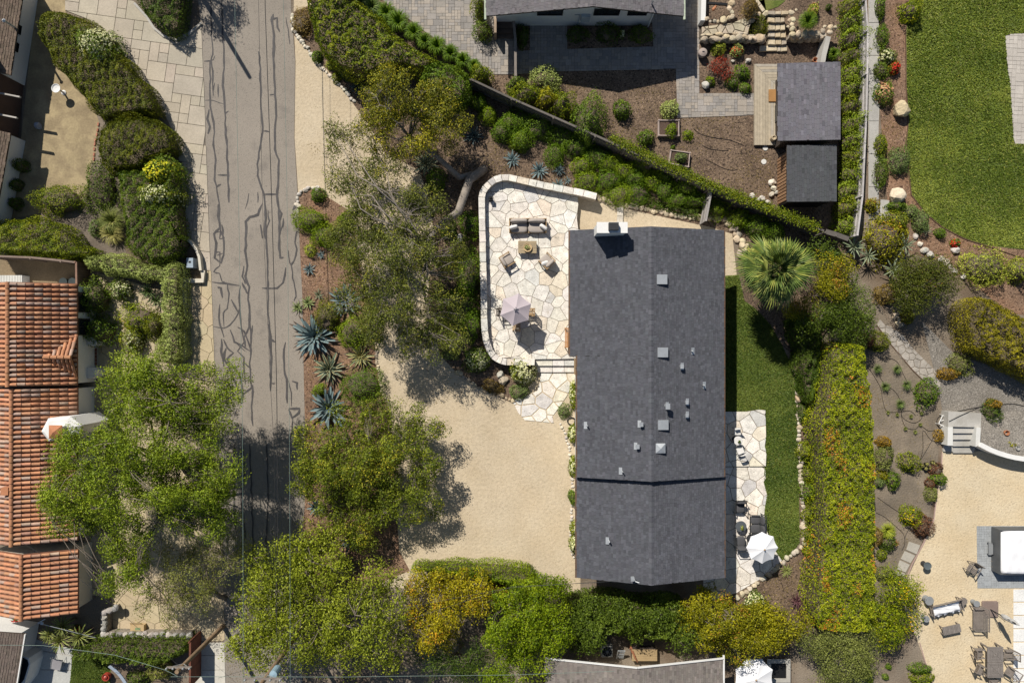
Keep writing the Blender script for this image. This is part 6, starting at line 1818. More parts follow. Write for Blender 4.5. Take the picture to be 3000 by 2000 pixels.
t = thing('fire_table', 'square grey outdoor table in the deep shade under the gold tree', 'table', (*W(q('L', 185, 1490), .5), 0))
for s in (-1, 1): MB().box(s * .62, 0, .42, .26, 1.5, .08).build('rim', CONC, t); MB().box(0, s * .62, .42, .98, .26, .08).build('rim', CONC, t)
MB().box(0, 0, .20, 1.2, 1.2, .38).build('base', DKMET, t); MB().box(0, 0, .40, .95, .95, .03).build('inset', BLACK, t)
# black pots in the dirt bed
for lab, x, y in (('leftmost of the black nursery pots in the dirt bed', 125, 960), ('upper middle black nursery pot in the dirt bed', 190, 940), ('lower middle black nursery pot in the dirt bed', 175, 1005), ('lower right black nursery pot of the cluster', 238, 1000), ('nursery pot of dry plants nearest the steps', 285, 915), ('right-hand nursery pot of dry plants', 330, 945)):
    X, Y = W(q(*y1_(x, y)), .25); t = thing('nursery_pot', lab, 'pot', (X, Y, .005), 0, 'black nursery pots')
    MB().lathe([(.10, 0), (.135, .25), (.14, .25), (.125, .24), (.11, .19), (.01, .19)], 14).build('pot', BLACK, t); dome_leaves(t, 'foliage', .11, .11, .10, 'straw', .07, .35, z0=.19)
X, Y = W(q(*y1_(1350, 445)), .3); t = thing('clay_pot', 'empty terracotta pot among the aloes at the steps', 'pot', (X, Y, .4)); MB().lathe([(.10, 0), (.17, .24), (.17, .3), (.14, .3), (.11, .1), (.01, .08)], 18).build('pot', MATS['terracotta'], t)
X, Y = W(q(*y1_(1580, 690)), .9); t = thing('grey_urn', 'grey cylindrical urn on the curved wall bank', 'urn', (X, Y, .6)); MB().lathe([(.12, 0), (.15, .3), (.14, .36), (.12, .36), (.10, .3), (.01, .28)], 16).build('pot', M('grey_clay', (.30, .29, .27), n2=(14, .1)), t)
# white folding frame and hose beside the landing
X, Y = W(q(*y1_(455, 275)), .4); t = thing('folding_frame', 'white metal frame lying beside the concrete landing', 'frame', (X, Y, 0), R(-25))
MB().bar((-.2, -.3, .3), (.2, -.3, .3), .05, .03).bar((-.2, .3, .3), (.2, .3, .3), .05, .03).bar((-.2, -.3, .3), (-.2, .3, .3), .05, .03).bar((.2, -.3, .3), (.2, .3, .3), .05, .03).bar((-.2, -.1, .3), (.2, .2, .3), .04, .03).build('frame', WHITE, t)
for sx in (-1, 1):
    for sy in (-1, 1): MB().tube([(sx * .2, sy * .3, .3), (sx * .24, sy * .33, 0)], .015, 5).build('leg', WHITE, t)
HOSE = M('black_hose', (.016, .016, .017), rough=.5)
def hose(label, pts, r=.018, z=.03, name='hose', mat=None, cat='hose'):
    P = pp(pts) if isinstance(pts, str) else pts; Q = []
    V = [Vector((*W(p, z), z)) for p in P]
    for i in range(len(V) - 1):
        p0 = V[max(0, i - 1)]; p1 = V[i]; p2 = V[i + 1]; p3 = V[min(len(V) - 1, i + 2)]
        for k in range(5):
            t_ = k / 5; Q.append(.5 * ((2 * p1) + (p2 - p0) * t_ + (2 * p0 - 5 * p1 + 4 * p2 - p3) * t_ ** 2 + (3 * p1 - p0 - 3 * p2 + p3) * t_ ** 3))
    Q.append(V[-1]); return tag(MB().tube(Q, r, 5).build(name, mat or HOSE, smooth=True), label, cat)


hose('black hose looping past the concrete landing to the rust shrub', "K 1540,1320 1400,1345 1300,1370 1240,1385 1220,1420 1235,1460 1290,1490", .022)
hose('black hose running from the rust shrub to the right edge', "K 1640,1310 1720,1305 1800,1320 1900,1330", .022)
hose('second black hose draped across the concrete landing', "K 1540,1312 1450,1350 1380,1380 1300,1420", .022, .78)
hose('drip line arching around the upper grass tufts', "K 770,1070 800,1110 850,1200 865,1280 890,1350 960,1360 1040,1350 1080,1380", .013)
hose('drip line along the flagstone walk side of the tufts', "K 840,1020 900,1005 960,1030 1000,1110 1040,1190 1080,1260 1120,1340 1120,1400 1070,1430 1000,1400 985,1350", .013)
hose('drip line crossing between the lower grass tufts', "K 830,1100 880,1180 930,1210 970,1260 985,1330 990,1400 1020,1460 1080,1470 1110,1430", .013)
hose('drip line wandering below the nursery pots', "L 830,350 900,400 960,440 1010,470 1050,520 1015,600 1010,640", .013)
hose('drip line curving past the spiky grass in the dirt bed', "L 820,450 880,480 950,540 1000,590 1010,650 990,700", .013)
hose('drip line from the pots towards the concrete landing', "K 1110,1440 1160,1480 1210,1495 L 1115,100 1130,30 K 1130,1480 1180,1540 1240,1560", .013)
hose('black irrigation tube curving over the bare mulch', "G 1190,845 1250,885 1330,905 1430,920 1520,955", .014)
hose('irrigation tube end in the bare mulch below the other', "G 1250,955 1310,980 1420,990", .014)
hose('lowest irrigation tube in the bare mulch near the ivy fence', "G 1270,1045 1320,1070 1390,1105 1450,1118 1480,1110", .014)
cen = q('H', 390, 1420); hose('coiled black garden hose in the bed beside the house', [(cen[0] + (9 + (k % 7) * .6) * math.cos(k * .6), cen[1] + (9 + (k % 7) * .6) * math.sin(k * .6)) for k in range(44)], .02, .06)

# ---- utility poles and overhead lines
POLEM = M('creosote_pole', (.24, .165, .10), n1=(2, .25), n2=(25, .2), rough=.95, bump=.4, bscale=20)
def upole(label, base, h, arms, extra=False):
    X, Y = W(base, 0); t = thing('utility_pole', label, 'utility pole', (X, Y, 0))
    MB().tube([(0, 0, -.1), (0, 0, h)], [.16, .12], 10).build('pole', POLEM, t)
    for (z, l) in arms:
        a = MB().box(0, .12, z, l, .09, .12).build('crossarm', TEAKG, t)
        for s in (-.46, -.2, .2, .46): MB().lathe([(.03, z + .05), (.06, z + .12), (.05, z + .2), (.02, z + .24)], 8, s * l, .12).build('insulator', GALV, a)
        for s in (-1, 1): MB().bar((0, .1, z - .5), (s * l * .3, .14, z - .06), .03, .03).build('brace', GALV, t)
    if extra:
        MB().lathe([(.0, h - 1.7), (.22, h - 1.68), (.22, h - .95), (.0, h - .9)], 14, .34, .08).build('transformer', M('blue_transformer', (.25, .36, .42), rough=.5), t)
    return t


upole('wooden utility pole with a short crossarm beside the lower left apron', (655, 1832), 6.3, ((6.0, 1.4),))
upole('wooden utility pole with a blue transformer at the bottom of the street', (885, 1839), 7.4, ((7.0, 2.1),), True)
upole('utility pole beyond the top of the picture that shades the street', (583, -25), 6.4, ())
WIRE = M('cable', (.03, .03, .03), rough=.6)
WIREG = M('green_cable', (.16, .22, .19), rough=.6)
def wire(label, pts, z, r, sag=.2, mat=None):
    P = pp(pts); V = [Vector((*W(p, z), z)) for p in P]; n = 24; a, b = V[0], V[-1]; Q = []
    for i in range(n + 1):
        f = i / n; g = f * (len(V) - 1); k = min(int(g), len(V) - 2); p = V[k].lerp(V[k + 1], g - k); Q.append((p.x, p.y, p.z - sag * 4 * f * (1 - f)))
    return tag(MB().tube(Q, r, 5).build('overhead_wire', mat or WIRE), label, 'wire')


wire('thick black overhead cable along the middle of the street', "S 768,-600 774,0 792,560 808,1150 812,1700 806,1960", 4.4, .022)
wire('pale overhead wire along the left side of the street', "S 676,-600 685,0 697,700 707,1300 710,2000 712,2300", 6.9, .011, mat=WIREG)
wire('thin overhead wire just left of the thick street cable', "S 748,-600 755,0 765,600 790,1150 800,1300 812,1950", 6.9, .010)
wire('fine overhead wire along the right side of the street', "S 820,-600 828,0 838,600 845,1300 848,1970 850,2300", 6.9, .010, mat=WIREG)
wire('service wire running from the street pole to the house gable', "S 780,1990 1100,1800 1500,1725 1850,1698", 5.0, .010, .3)
wire('lower service wire slung to the house gable', "S 640,1985 1100,1850 1500,1722 1845,1702", 4.9, .009, .3)
wire('service wire crossing the lower left patio to the small pole', "S -60,1888 120,1893 330,1922 480,1965 520,1980", 5.0, .012, .2, WIREG)
wire('diagonal service wire from the tile roof to the small pole', "S 60,1585 230,1700 330,1780 530,1955", 4.6, .009, .2)
wire('long level wire along the bottom of the picture', "S 500,1981 1000,1984 1500,1978 1800,1965", 6.8, .010, .1, WIREG)
# antenna mast lying over the tile eave
t = thing('antenna', 'thin metal antenna mast slanting below the tile roof', 'antenna'); a = (*W(q(*c1_(545, 215)), 2.3), 2.3); b = (*W(q(*c1_(1370, 425)), 1.2), 1.2)
MB().tube([a, b], .02, 6).build('mast', GALV, t); MB().bar(a, (a[0] + .5, a[1] + .28, a[2] + .1), .05, .05).box(a[0] + .25, a[1] - .02, a[2], .16, .16, .05).build('bracket', GALV, t)
# ================================================================== plants with large leaves
AGM = M('succulent_leaf', src='attr', n1=(3, .12), n2=(30, .08), rough=.55, spec=.4)


def agave_leaf(mid, edge, wide=.155, tip=(.10, .07, .05)):
    st = [(0, .62), (.15, .8), (.35, 1.0), (.6, .85), (.82, .45), (1, .03)]; vs = []; fs = []; cs = []
    for s, w in st:
        z = .16 * s - .22 * s * s
        for k, (o, dz) in enumerate(((-1, .035), (-.62, .012), (0, -.02), (.62, .012), (1, .035))): vs.append((s, o * w * wide / 2, z + dz * w))
    for i in range(len(st) - 1):
        for k in range(4):
            fs.append((i * 5 + k, (i + 1) * 5 + k, (i + 1) * 5 + k + 1, i * 5 + k + 1)); cs.append(tip if i == len(st) - 2 else edge if k in (0, 3) else mid)
    b = MB(); b.v = vs; b.f = fs; b.c = cs
    o = b.build('leaf', AGM, attr=True, smooth=True); me = o.data; bpy.data.objects.remove(o); return me


AG = dict(blue=agave_leaf((.135, .195, .200), (.18, .24, .235)), dark=agave_leaf((.055, .085, .085), (.075, .11, .105)), cream=agave_leaf((.10, .145, .10), (.42, .38, .20)), goldv=agave_leaf((.13, .16, .07), (.44, .36, .12)),
          lime=agave_leaf((.18, .24, .08), (.30, .33, .12), .16), yucca=agave_leaf((.20, .25, .06), (.40, .40, .12), .075), purple=agave_leaf((.09, .035, .045), (.20, .085, .095), .075), fern=agave_leaf((.10, .16, .04), (.15, .21, .06), .09), orange=agave_leaf((.42, .20, .05), (.50, .28, .08), .16), silver=agave_leaf((.20, .25, .15), (.30, .33, .20), .10))


def agave(label, sp, r, kind='blue', n=34, h=None, name='agave', cat='agave', group=None, z=0.0, up=(6, 72), stem=0.0):
    hh = .35 * r / 45 if h is None else h
    x, y = W(q(*sp), z + hh + stem); R_ = ml(r / 2.24, z + hh) * 1.18; t = thing(name, label, cat, (x, y, z), random.uniform(0, 6), group)
    for i in range(n):
        f = i / (n - 1); o = link('leaf', AG[kind], t); a = i * 2.39996 + random.uniform(-.12, .12)
        L = R_ * (1.05 - .45 * f) * random.uniform(.88, 1.1); pt = R(up[0] + (up[1] - up[0]) * f ** 1.3 + random.uniform(-5, 5))
        o.rotation_euler = (random.uniform(-.2, .2), -pt, a); o.scale = (L, L * 1.0, L); o.location = (0, 0, .06 + stem)
    MB().lathe([(.07 * R_, 0), (.11 * R_ + .01, .03), (.08 * R_, .1 + stem), (.01, .14 + stem)], 8).build('core', TWIG, t)
    return t


def tuft(label, sp, r, h, pal, n=220, name='grass_tuft', cat='ornamental grass', group=None, z=0.0, w=.014):
    x, y = W(q(*sp), z + h * .4); R_ = ml((r if isinstance(r, (int, float)) else r[0]) / 2.24, z + h * .4); t = thing(name, label, cat, (x, y, z), 0, group)
    a = RNG.uniform(0, 6.283, n); l = RNG.uniform(.35, 1, n) ** .6; hz = h * RNG.uniform(.7, 1.15, n); ww = w * RNG.uniform(.8, 1.3, n); V = np.zeros((n, 8, 3))
    dx, dy = np.cos(a), np.sin(a); b0 = RNG.uniform(0, .18, n) * R_
    for k, (f, g) in enumerate(((0, 0), (.3, .72), (.68, 1.0), (1.0, .72))):
        cx = dx * (b0 + l * R_ * f); cy = dy * (b0 + l * R_ * f); cz = hz * g; wk = ww * (1, .9, .6, .12)[k]
        V[:, 2 * k] = np.stack([cx - dy * wk, cy + dx * wk, cz], 1); V[:, 2 * k + 1] = np.stack([cx + dy * wk, cy - dx * wk, cz], 1)
    F = np.concatenate([np.arange(n)[:, None] * 8 + np.array([[2 * k, 2 * k + 1, 2 * k + 3, 2 * k + 2]]) for k in range(3)]); me = bpy.data.meshes.new('blades'); m = len(F)
    me.vertices.add(8 * n); me.vertices.foreach_set('co', V.astype(np.float32).ravel()); me.loops.add(4 * m); me.loops.foreach_set('vertex_index', F.astype(np.int32).ravel())
    me.polygons.add(m); me.polygons.foreach_set('loop_start', np.arange(0, 4 * m, 4, dtype=np.int32)); me.polygons.foreach_set('loop_total', np.full(m, 4, dtype=np.int32))
    c = np.tile(leafcol(n, pal), (3, 1)); at_ = me.attributes.new('col', 'FLOAT_COLOR', 'FACE'); at_.data.foreach_set('color', np.concatenate([c, np.ones((m, 1))], 1).astype(np.float32).ravel())
    me.materials.append(LEAF); me.update(calc_edges=True); link('blades', me, t); MB().lathe([(.12 * R_ + .01, 0), (.04, .08)], 7).build('crown_base', TWIG, t)
    return t


def twigs(label, sp, r, h, pal=None, n=40):
    x, y = W(q(*sp), h * .5); rx, ry = ml(r[0] / 2.24, h), ml(r[1] / 2.24, h); t = thing('bare_shrub', label, 'shrub', (x, y, 0)); mb = MB()
    for i in range(n):
        e = Vector((random.uniform(-1, 1) * rx, random.uniform(-1, 1) * ry, h * random.uniform(.5, 1))); m = e * .5 + Vector((random.uniform(-.1, .1), random.uniform(-.1, .1), 0)); mb.tube([(0, 0, 0), m, e], [.02, .012, .005], 4)
        for k in range(3): mb.tube([m.lerp(e, random.random()), e + Vector((random.uniform(-.25, .25), random.uniform(-.25, .25), .1))], [.007, .003], 3)
    mb.build('twigs', BARKP, t); return t


# ------------------------------------------------------------------ trees
PAL['oakg'] = ((.050, .068, .014), (.125, .148, .026), (.240, .245, .042), (.36, .30, .05), .06)
PAL['dkolive'] = ((.035, .042, .012), (.075, .085, .022), (.130, .130, .035), (.16, .10, .04), .06)
PAL['greenmix'] = ((.035, .055, .012), (.075, .105, .022), (.130, .165, .035))
PAL['yelhedge'] = ((.080, .075, .010), (.190, .160, .018), (.330, .260, .030))
PAL['feather'] = ((.045, .085, .010), (.085, .140, .014), (.140, .195, .022))
def X_(s, x, y, rx, ry, z0, z1): p = q(s, x, y); return (p[0], p[1], rx, ry, z0, z1)


tree('pepper_tree', 'broad feathery bright green tree over the terracotta house and street edge', (520, 1340),
     [(c[0], c[1], c[2] * 1.03, c[3] * 1.03, c[4] + 1.7, c[5] + 1.9) for c in [X_('B', 960, 1240, 190, 115, 3.0, 6.0), X_('B', 1150, 1330, 90, 90, 3.0, 6.0), X_('C', 720, 230, 235, 185, 3, 7), X_('C', 1200, 220, 140, 160, 3, 6.5), X_('C', 790, 800, 80, 105, 2.2, 4.2), X_('C', 1340, 430, 80, 85, 2.5, 5), X_('B', 1430, 1230, 62, 92, 3, 5), X_('C', 400, 480, 100, 70, 2.5, 5)]],
     'pepper', clumps=650, cr=.52, leaf=.115, per=255, trunk=.26, aspect=.42, droop=.5, flat=.65, limbs=14, spread=.55, hole=.0, branch_k=.75)
tree('bare_tree', 'thin greyish half-bare tree with pale branches above the courtyard', q('C', 1480, 1010),
     [X_('C', 1230, 850, 130, 80, 2.8, 5.2), X_('C', 1120, 1080, 120, 55, 2.6, 4.6), X_('C', 1540, 720, 46, 62, 3, 5)], 'sparse', clumps=130, cr=.48, leaf=.09, per=130, trunk=.15, bark=BARK, limbs=12, hole=.05, fine=3, branch_k=.8)
tree('pepper_tree', 'large yellow-green airy tree overhanging the bottom of the street', (905, 1800),
     [X_('F', 400, 900, 150, 105, 2.8, 6), X_('F', 160, 900, 110, 140, 2.8, 5.5), X_('F', 500, 1200, 180, 110, 3, 7), X_('F', 250, 1330, 150, 105, 2.8, 6), X_('C', 1720, 1080, 85, 100, 2.6, 5), X_('C', 1650, 1350, 75, 95, 2.6, 5), X_('F', 830, 960, 85, 90, 2.8, 5.6), X_('F', 800, 1330, 125, 95, 2.8, 6), X_('F', 400, 680, 70, 50, 2.2, 4)],
     'pepper2', clumps=200, cr=.72, leaf=.15, per=260, trunk=.24, aspect=.42, droop=.5, limbs=16, hole=.0, spread=.6, branch_k=.75)
tree('oak_tree', 'sprawling grey-green oak with leaning trunk beside the patio', (1419, 495),
     [X_('D', 640, 930, 95, 62, 2.6, 4.8), X_('D', 690, 1180, 115, 80, 2.6, 5.2), X_('D', 880, 1380, 160, 80, 3, 5.6), X_('E', 610, 260, 88, 105, 2.6, 5.0), X_('E', 900, 340, 150, 100, 3, 6.2), X_('E', 1250, 380, 85, 80, 2.6, 5), X_('E', 950, 620, 165, 100, 3, 6), X_('E', 900, 800, 130, 70, 2.6, 5.2), X_('E', 1250, 850, 95, 70, 2.4, 4.6), X_('D', 1100, 1350, 70, 60, 2.6, 4.8), X_('E', 600, 600, 70, 80, 2.2, 4.2)],
     'oak', clumps=520, cr=.46, leaf=.11, per=165, trunk=.25, bark=BARKP, limbs=20, hole=.06, fine=1, branch_k=.6, trunkpts=[(1419, 495, 0), (1375, 527, .9), (1343, 620, 1.8), (1290, 660, 2.6), (1241, 720, 3.4)])
tree('oak_tree', 'yellow-tipped oak leaning over the top of the drive', (1400, 508),
     [X_('D', 900, 620, 115, 92, 3, 6.2), X_('D', 1130, 720, 100, 90, 3, 6), X_('D', 800, 840, 80, 60, 2.8, 5), X_('D', 1250, 820, 55, 55, 2.6, 4.8), X_('D', 950, 1000, 70, 40, 2.6, 4.4)],
     'oaky', clumps=190, cr=.44, leaf=.11, per=190, trunk=.19, bark=BARKP, limbs=10, hole=.05, fine=0, branch_k=.8, trunkpts=[(1400, 508, 0), (1345, 520, 1.0), (1270, 450, 2.2), (1200, 400, 3.2)])
tree('acacia_tree', 'drooping olive tree with yellow tips between agaves and sandy drive', (1070, 1400),
     [X_('F', 650, 150, 165, 105, 2, 5.4), X_('F', 400, 90, 82, 85, 1.8, 4.2), X_('F', 950, 150, 105, 95, 2, 4.6), X_('F', 680, 430, 135, 85, 1.8, 4.4), X_('F', 1050, 380, 62, 70, 1.8, 3.8), X_('E', 700, 1400, 110, 52, 1.8, 4.2), X_('E', 1000, 1470, 85, 52, 1.8, 4), X_('F', 700, 620, 45, 32, 1.6, 3), X_('F', 330, 290, 48, 50, 1.6, 3.4)],
     'oakg', clumps=370, cr=.44, leaf=.11, per=230, trunk=.18, limbs=14, droop=.35, aspect=.48, branch_k=.6, spread=.6)
tree('gold_tree', 'tree with golden yellow foliage at the lower end of the drive', (1290, 1770),
     [X_('F', 1180, 930, 108, 52, 2.0, 4.4), X_('F', 1150, 1150, 75, 85, 2, 5), X_('F', 1350, 1060, 88, 72, 2, 5), X_('F', 1200, 1290, 55, 50, 2, 4.2)], 'gold', clumps=110, cr=.44, leaf=.115, per=210, trunk=.16)
tree('dark_tree', 'dark grey-green tree in the shade at the bottom centre', (1350, 1890), [X_('F', 1370, 1420, 75, 75, 1.5, 3.4), X_('F', 1150, 1470, 70, 50, 1.5, 3.2)], 'dkgreen', clumps=45, cr=.6, leaf=.09, per=250, trunk=.13)
tree('lime_tree', 'bright green bushy tree just left of the bottom house', (1520, 1830),
     [X_('I', 110, 1050, 105, 65, 2, 4.8), X_('F', 1650, 1230, 85, 95, 2, 5), X_('I', 50, 1290, 125, 100, 2, 5.6), X_('I', 250, 1230, 70, 95, 2, 4.8), X_('I', 10, 1490, 105, 48, 2, 4.8), X_('I', 250, 960, 45, 28, 1.8, 3.6)], 'lime', clumps=200, cr=.48, leaf=.115, per=230, trunk=.18, limbs=12, branch_k=.6, spread=.6)
for lab, cr_, base in (('first leafy green tree in the screen below the house, next to the lime tree', [X_('I', 480, 1130, 66, 40, 1.4, 3.2), X_('I', 490, 1250, 62, 38, 1.4, 3.2)], (1690, 1780)),
                       ('middle green tree in the screen below the house gable', [X_('I', 720, 1120, 60, 36, 1.4, 3.2), X_('I', 870, 1200, 80, 44, 1.4, 3.2)], (1820, 1770)),
                       ('last green tree in the screen before the golden tree', [X_('I', 1010, 1120, 56, 36, 1.4, 3.2), X_('I', 1140, 1250, 48, 40, 1.4, 3.2)], (1930, 1780))):
    tree('screen_tree', lab, base, cr_, 'greenmix', clumps=48, cr=.58, leaf=.12, per=250, trunk=.11, group='screen trees below the house')
tree('gold_tree', 'mustard-gold tree right of the bottom house', (2080, 1790), [X_('I', 1350, 1190, 118, 82, 2, 4.6), X_('I', 1540, 1310, 80, 66, 2, 4.2), X_('I', 1250, 1120, 58, 48, 1.8, 3.8), X_('I', 1560, 1130, 55, 42, 1.8, 3.6)], 'golden', clumps=120, cr=.44, leaf=.115, per=210, trunk=.15)
tree('gold_tree', 'smaller mustard-gold tree beside the long hedge', (2270, 1800), [X_('L', 200, 1230, 72, 52, 1.8, 3.8), X_('L', 60, 1310, 55, 48, 1.8, 3.8), X_('L', 130, 1170, 50, 30, 1.6, 3.2)], 'golden', clumps=48, cr=.55, leaf=.12, per=320, trunk=.11)
tree('grey_tree', 'grey-green tree with bare limbs under the end of the long hedge', (2440, 1880), [X_('L', 560, 1320, 88, 52, 1.8, 4.2), X_('L', 600, 1490, 95, 60, 1.8, 4.4), X_('L', 720, 1350, 45, 50, 1.8, 3.6)], 'grey', clumps=85, cr=.52, leaf=.09, per=270, trunk=.13, bark=BARK, branch_k=.7)
tree('lemon_tree', 'round citrus tree with yellow fruit beside the granite terrace', (2610, 1770), [X_('L', 960, 950, 58, 40, 1.2, 2.8), X_('L', 950, 1150, 82, 68, 1.2, 3.4)], 'citrus', clumps=58, cr=.58, leaf=.11, per=260, trunk=.12)
tree('pittosporum_tree', 'tall mixed green tree mass right of the palm', (2450, 850), [X_('K', 470, 350, 50, 42, 1.6, 3.6), X_('K', 680, 570, 48, 62, 1.8, 4), X_('K', 520, 740, 92, 58, 1.8, 4.2), X_('K', 760, 750, 30, 58, 1.6, 3.6), X_('K', 680, 840, 40, 30, 1.6, 3.2)], 'greenmix', clumps=110, cr=.55, leaf=.105, per=250, trunk=.15)
tree('pittosporum_tree', 'yellow-green slender tree rising inside the green mass by the palm', (2430, 830), [X_('K', 600, 400, 42, 36, 2, 4.2), X_('K', 545, 540, 30, 55, 2, 4.2), X_('K', 330, 690, 36, 36, 1.6, 3.4)], 'golden', clumps=40, cr=.48, leaf=.10, per=250, trunk=.10)
tree('dark_tree', 'dense dark olive tree beside the neighbour mulch bed', (2700, 830), [X_('K', 1230, 510, 92, 84, 1.6, 4), X_('K', 1100, 560, 50, 50, 1.4, 3.2)], 'dkolive', clumps=75, cr=.6, leaf=.10, per=260, trunk=.16)
tree('street_tree', 'tree beyond the top edge whose shade dapples the drive and street', (505, -150), [(400, -300, 95, 85, 3.6, 6.2)], 'green', clumps=34, cr=.6, leaf=.14, per=220, trunk=.18)
tree('maple_tree', 'small red-leaved maple beside the paver walk', q('G', 1400, 470), [X_('G', 1385, 440, 26, 32, .5, 1.5)], 'red', clumps=26, cr=.26, leaf=.085, per=70, trunk=.035, cat='tree', limbs=7, inner=.5)

# the fan palm
def frond_mesh(seed):
    rr = random.Random(seed); b = MB(); n = 30
    b.tube([(0, 0, 0), (.22, 0, .03), (.46, 0, .02)], [.016, .012, .008], 4, (.20, .22, .06))
    for k in range(n):
        a = R(-118 + 236 * (k + .5) / n); l = (.58 - .14 * abs(a) / R(118)) * rr.uniform(.9, 1.08); da = R(236 / n * .5)
        c = jit(rr.choice([(.13, .19, .035), (.20, .25, .05), (.30, .32, .07), (.09, .135, .03)]), .15)
        p0 = Vector((.44, 0, .02)); m0 = p0 + Vector((math.cos(a - da), math.sin(a - da), .06)) * l * .55; m1 = p0 + Vector((math.cos(a + da), math.sin(a + da), .06)) * l * .55; mc = p0 + Vector((math.cos(a), math.sin(a), -.02)) * l * .56
        e = p0 + Vector((math.cos(a + rr.uniform(-.05, .05)), math.sin(a), -.28 * rr.uniform(.4, 1.2))) * l
        b.add([p0, m0, mc, m1, e], [(0, 1, 2), (0, 2, 3), (1, 4, 2), (2, 4, 3)], c)
    o = b.build('frond', AGM, attr=True); me = o.data; bpy.data.objects.remove(o); return me


fm = [frond_mesh(k) for k in range(5)]
px, py = W(q('K', 165, 415), 4.6)
t = thing('fan_palm', 'green fan palm with radiating fronds at the corner of the back lawn', 'palm tree', (px, py, 0))
MB().tube([(0, 0, -.05), (.03, 0, 1.5), (0, .02, 3), (0, 0, 4.3)], [.30, .25, .23, .22], 12).build('trunk', M('palm_trunk', (.20, .145, .10), n1=(6, .3), n2=(30, .3), bump=.7, bscale=20), t, smooth=True)
for i in range(38):
    f = i / 37; o = link('frond', fm[i % 5], t); L = random.uniform(2.0, 2.95) * (1 - .22 * f); o.rotation_euler = (random.uniform(-.35, .35), -R(-32 + 116 * f ** 1.25 + random.uniform(-6, 6)), i * 2.39996); o.scale = (L, L, L); o.location = (0, 0, 4.3)

# ------------------------------------------------------------------ hedges
hedge('clipped_hedge', 'long dark clipped hedge curving along the stamped drive', "A 240,150 285,90 350,65 420,75 520,110 600,150 660,200 720,270 780,350 850,430 930,520 1000,610 1030,690 1010,745 930,745 760,765 680,800 640,750 590,690 520,600 440,520 370,430 320,350 260,260", 1.7, 'hedgeolive')
hedge('clipped_hedge', 'rounded olive-brown clipped hedge in the middle of the left garden', "A 690,800 760,760 900,745 1020,775 1100,830 1140,910 1140,985 1080,1015 960,1055 930,1105 760,1115 735,1150 690,1110 640,1040 630,950 650,860", 1.9, 'hedgeolive', rnd=.9)
hedge('clipped_hedge', 'dark green hedge flecked with red berries beside the sidewalk', "A 760,1115 930,1100 1000,1075 1160,1085 1178,1200 1188,1568 B 1200,200 1170,330 1100,372 1000,382 880,335 830,280 812,100 A 800,1400 790,1280 770,1180", 1.7, 'hedge')
hedge('clipped_hedge', 'flat-topped green hedge above the terracotta roof at the left edge', "B -60,140 60,100 150,85 280,88 360,112 440,152 490,212 530,262 620,292 600,340 480,360 400,350 200,340 -60,320", 1.8, 'laurel')
hedge('bush_island', 'dark bushy island at the top of the stamped drive', "A 880,-120 1210,-120 1208,120 1180,205 1110,225 1070,200 1000,140 940,80", 1.3, 'dkgreen', cat='bush', bumpy=.25)
hedge('silver_hedge', 'silvery grey-green hedge wrapping the terracotta house garden', "B 545,375 580,322 660,322 760,338 850,335 960,392 1060,382 1180,375 1195,450 1190,600 1208,750 1200,900 1190,1010 1170,1050 1020,1030 1030,920 1060,850 1070,700 1055,500 920,488 800,470 660,430 570,430", 1.6, 'silver', leaf=.075, bumpy=.28, lf=4.0)
hedge('juniper_hedge', 'blue-green bushy hedge above the lower left grass', "C 480,1355 560,1300 700,1278 900,1272 1100,1282 1230,1292 1238,1345 1170,1400 1100,1440 1000,1442 900,1440 750,1440 640,1430 560,1402 482,1400", 1.8, 'greenmix', bumpy=.3, lf=3.2)
hedge('laurel_hedge', 'broad yellow-green laurel hedge between drive and paver court', "D 300,-200 660,-200 650,0 740,60 840,115 880,195 1000,285 1100,335 1200,400 1080,470 960,440 850,440 740,490 640,482 520,442 440,362 372,252 360,160 330,80", 2.6, 'laurel', leaf=.12, bumpy=.22, lf=1.8, rnd=.7)
hedge('laurel_hedge', 'darker green end of the laurel screen beside the diagonal fence', "D 1100,430 1200,395 1300,445 1390,500 1405,590 1340,680 1230,660 1150,600 1080,520", 2.7, 'green', leaf=.12, bumpy=.25, lf=2.4, rnd=.7)
hedge('clipped_hedge', 'domed yellow-green clipped hedge at the bottom of the sandy drive', "F 1015,835 1055,805 1200,796 1350,793 1500,798 1640,808 1740,830 I 100,832 150,880 160,912 110,950 F 1780,960 1600,930 1300,860", 2.2, 'lime', rnd=.7)
hedge('long_hedge', 'long flat-topped hedge with orange patches behind the back lawn', "K 500,960 560,905 640,900 710,920 730,1000 745,1100 770,1250 780,1400 785,1568 L 785,100 790,300 795,500 792,700 790,900 785,1100 760,1200 640,1215 420,1205 400,1100 415,900 430,700 448,500 440,300 425,0 K 430,1400 470,1250 490,1100", 2.8, 'longhedge', leaf=.10, bumpy=.06, rnd=.18, dens=1.0)
hedge('shady_hedge', 'dark ivy-clad bank between palm and long hedge', "K 230,760 300,700 400,760 470,860 470,1000 450,1150 400,1300 350,1300 310,1150 300,1000 280,880", 1.2, 'dkgreen', bumpy=.3)
hedge('golden_hedge', 'sweeping golden-green hedge at the right edge above the gravel', "K 1420,650 1500,605 1600,620 1700,690 1850,760 2050,860 2050,1250 1850,1140 1700,1075 1560,1020 1440,935 1400,820", 2.3, 'yelhedge', bumpy=.28, lf=2.5, rnd=.8)
hedge('screen_hedge', 'continuous green screening hedge below the house gable', "I 330,1010 560,985 760,1010 1000,1010 1130,1030 1110,1110 1100,1210 1120,1290 900,1290 760,1260 640,1240 560,1290 420,1290 350,1150", 2.0, 'greenmix', leaf=.11, bumpy=.35, lf=2.0, rnd=.7)
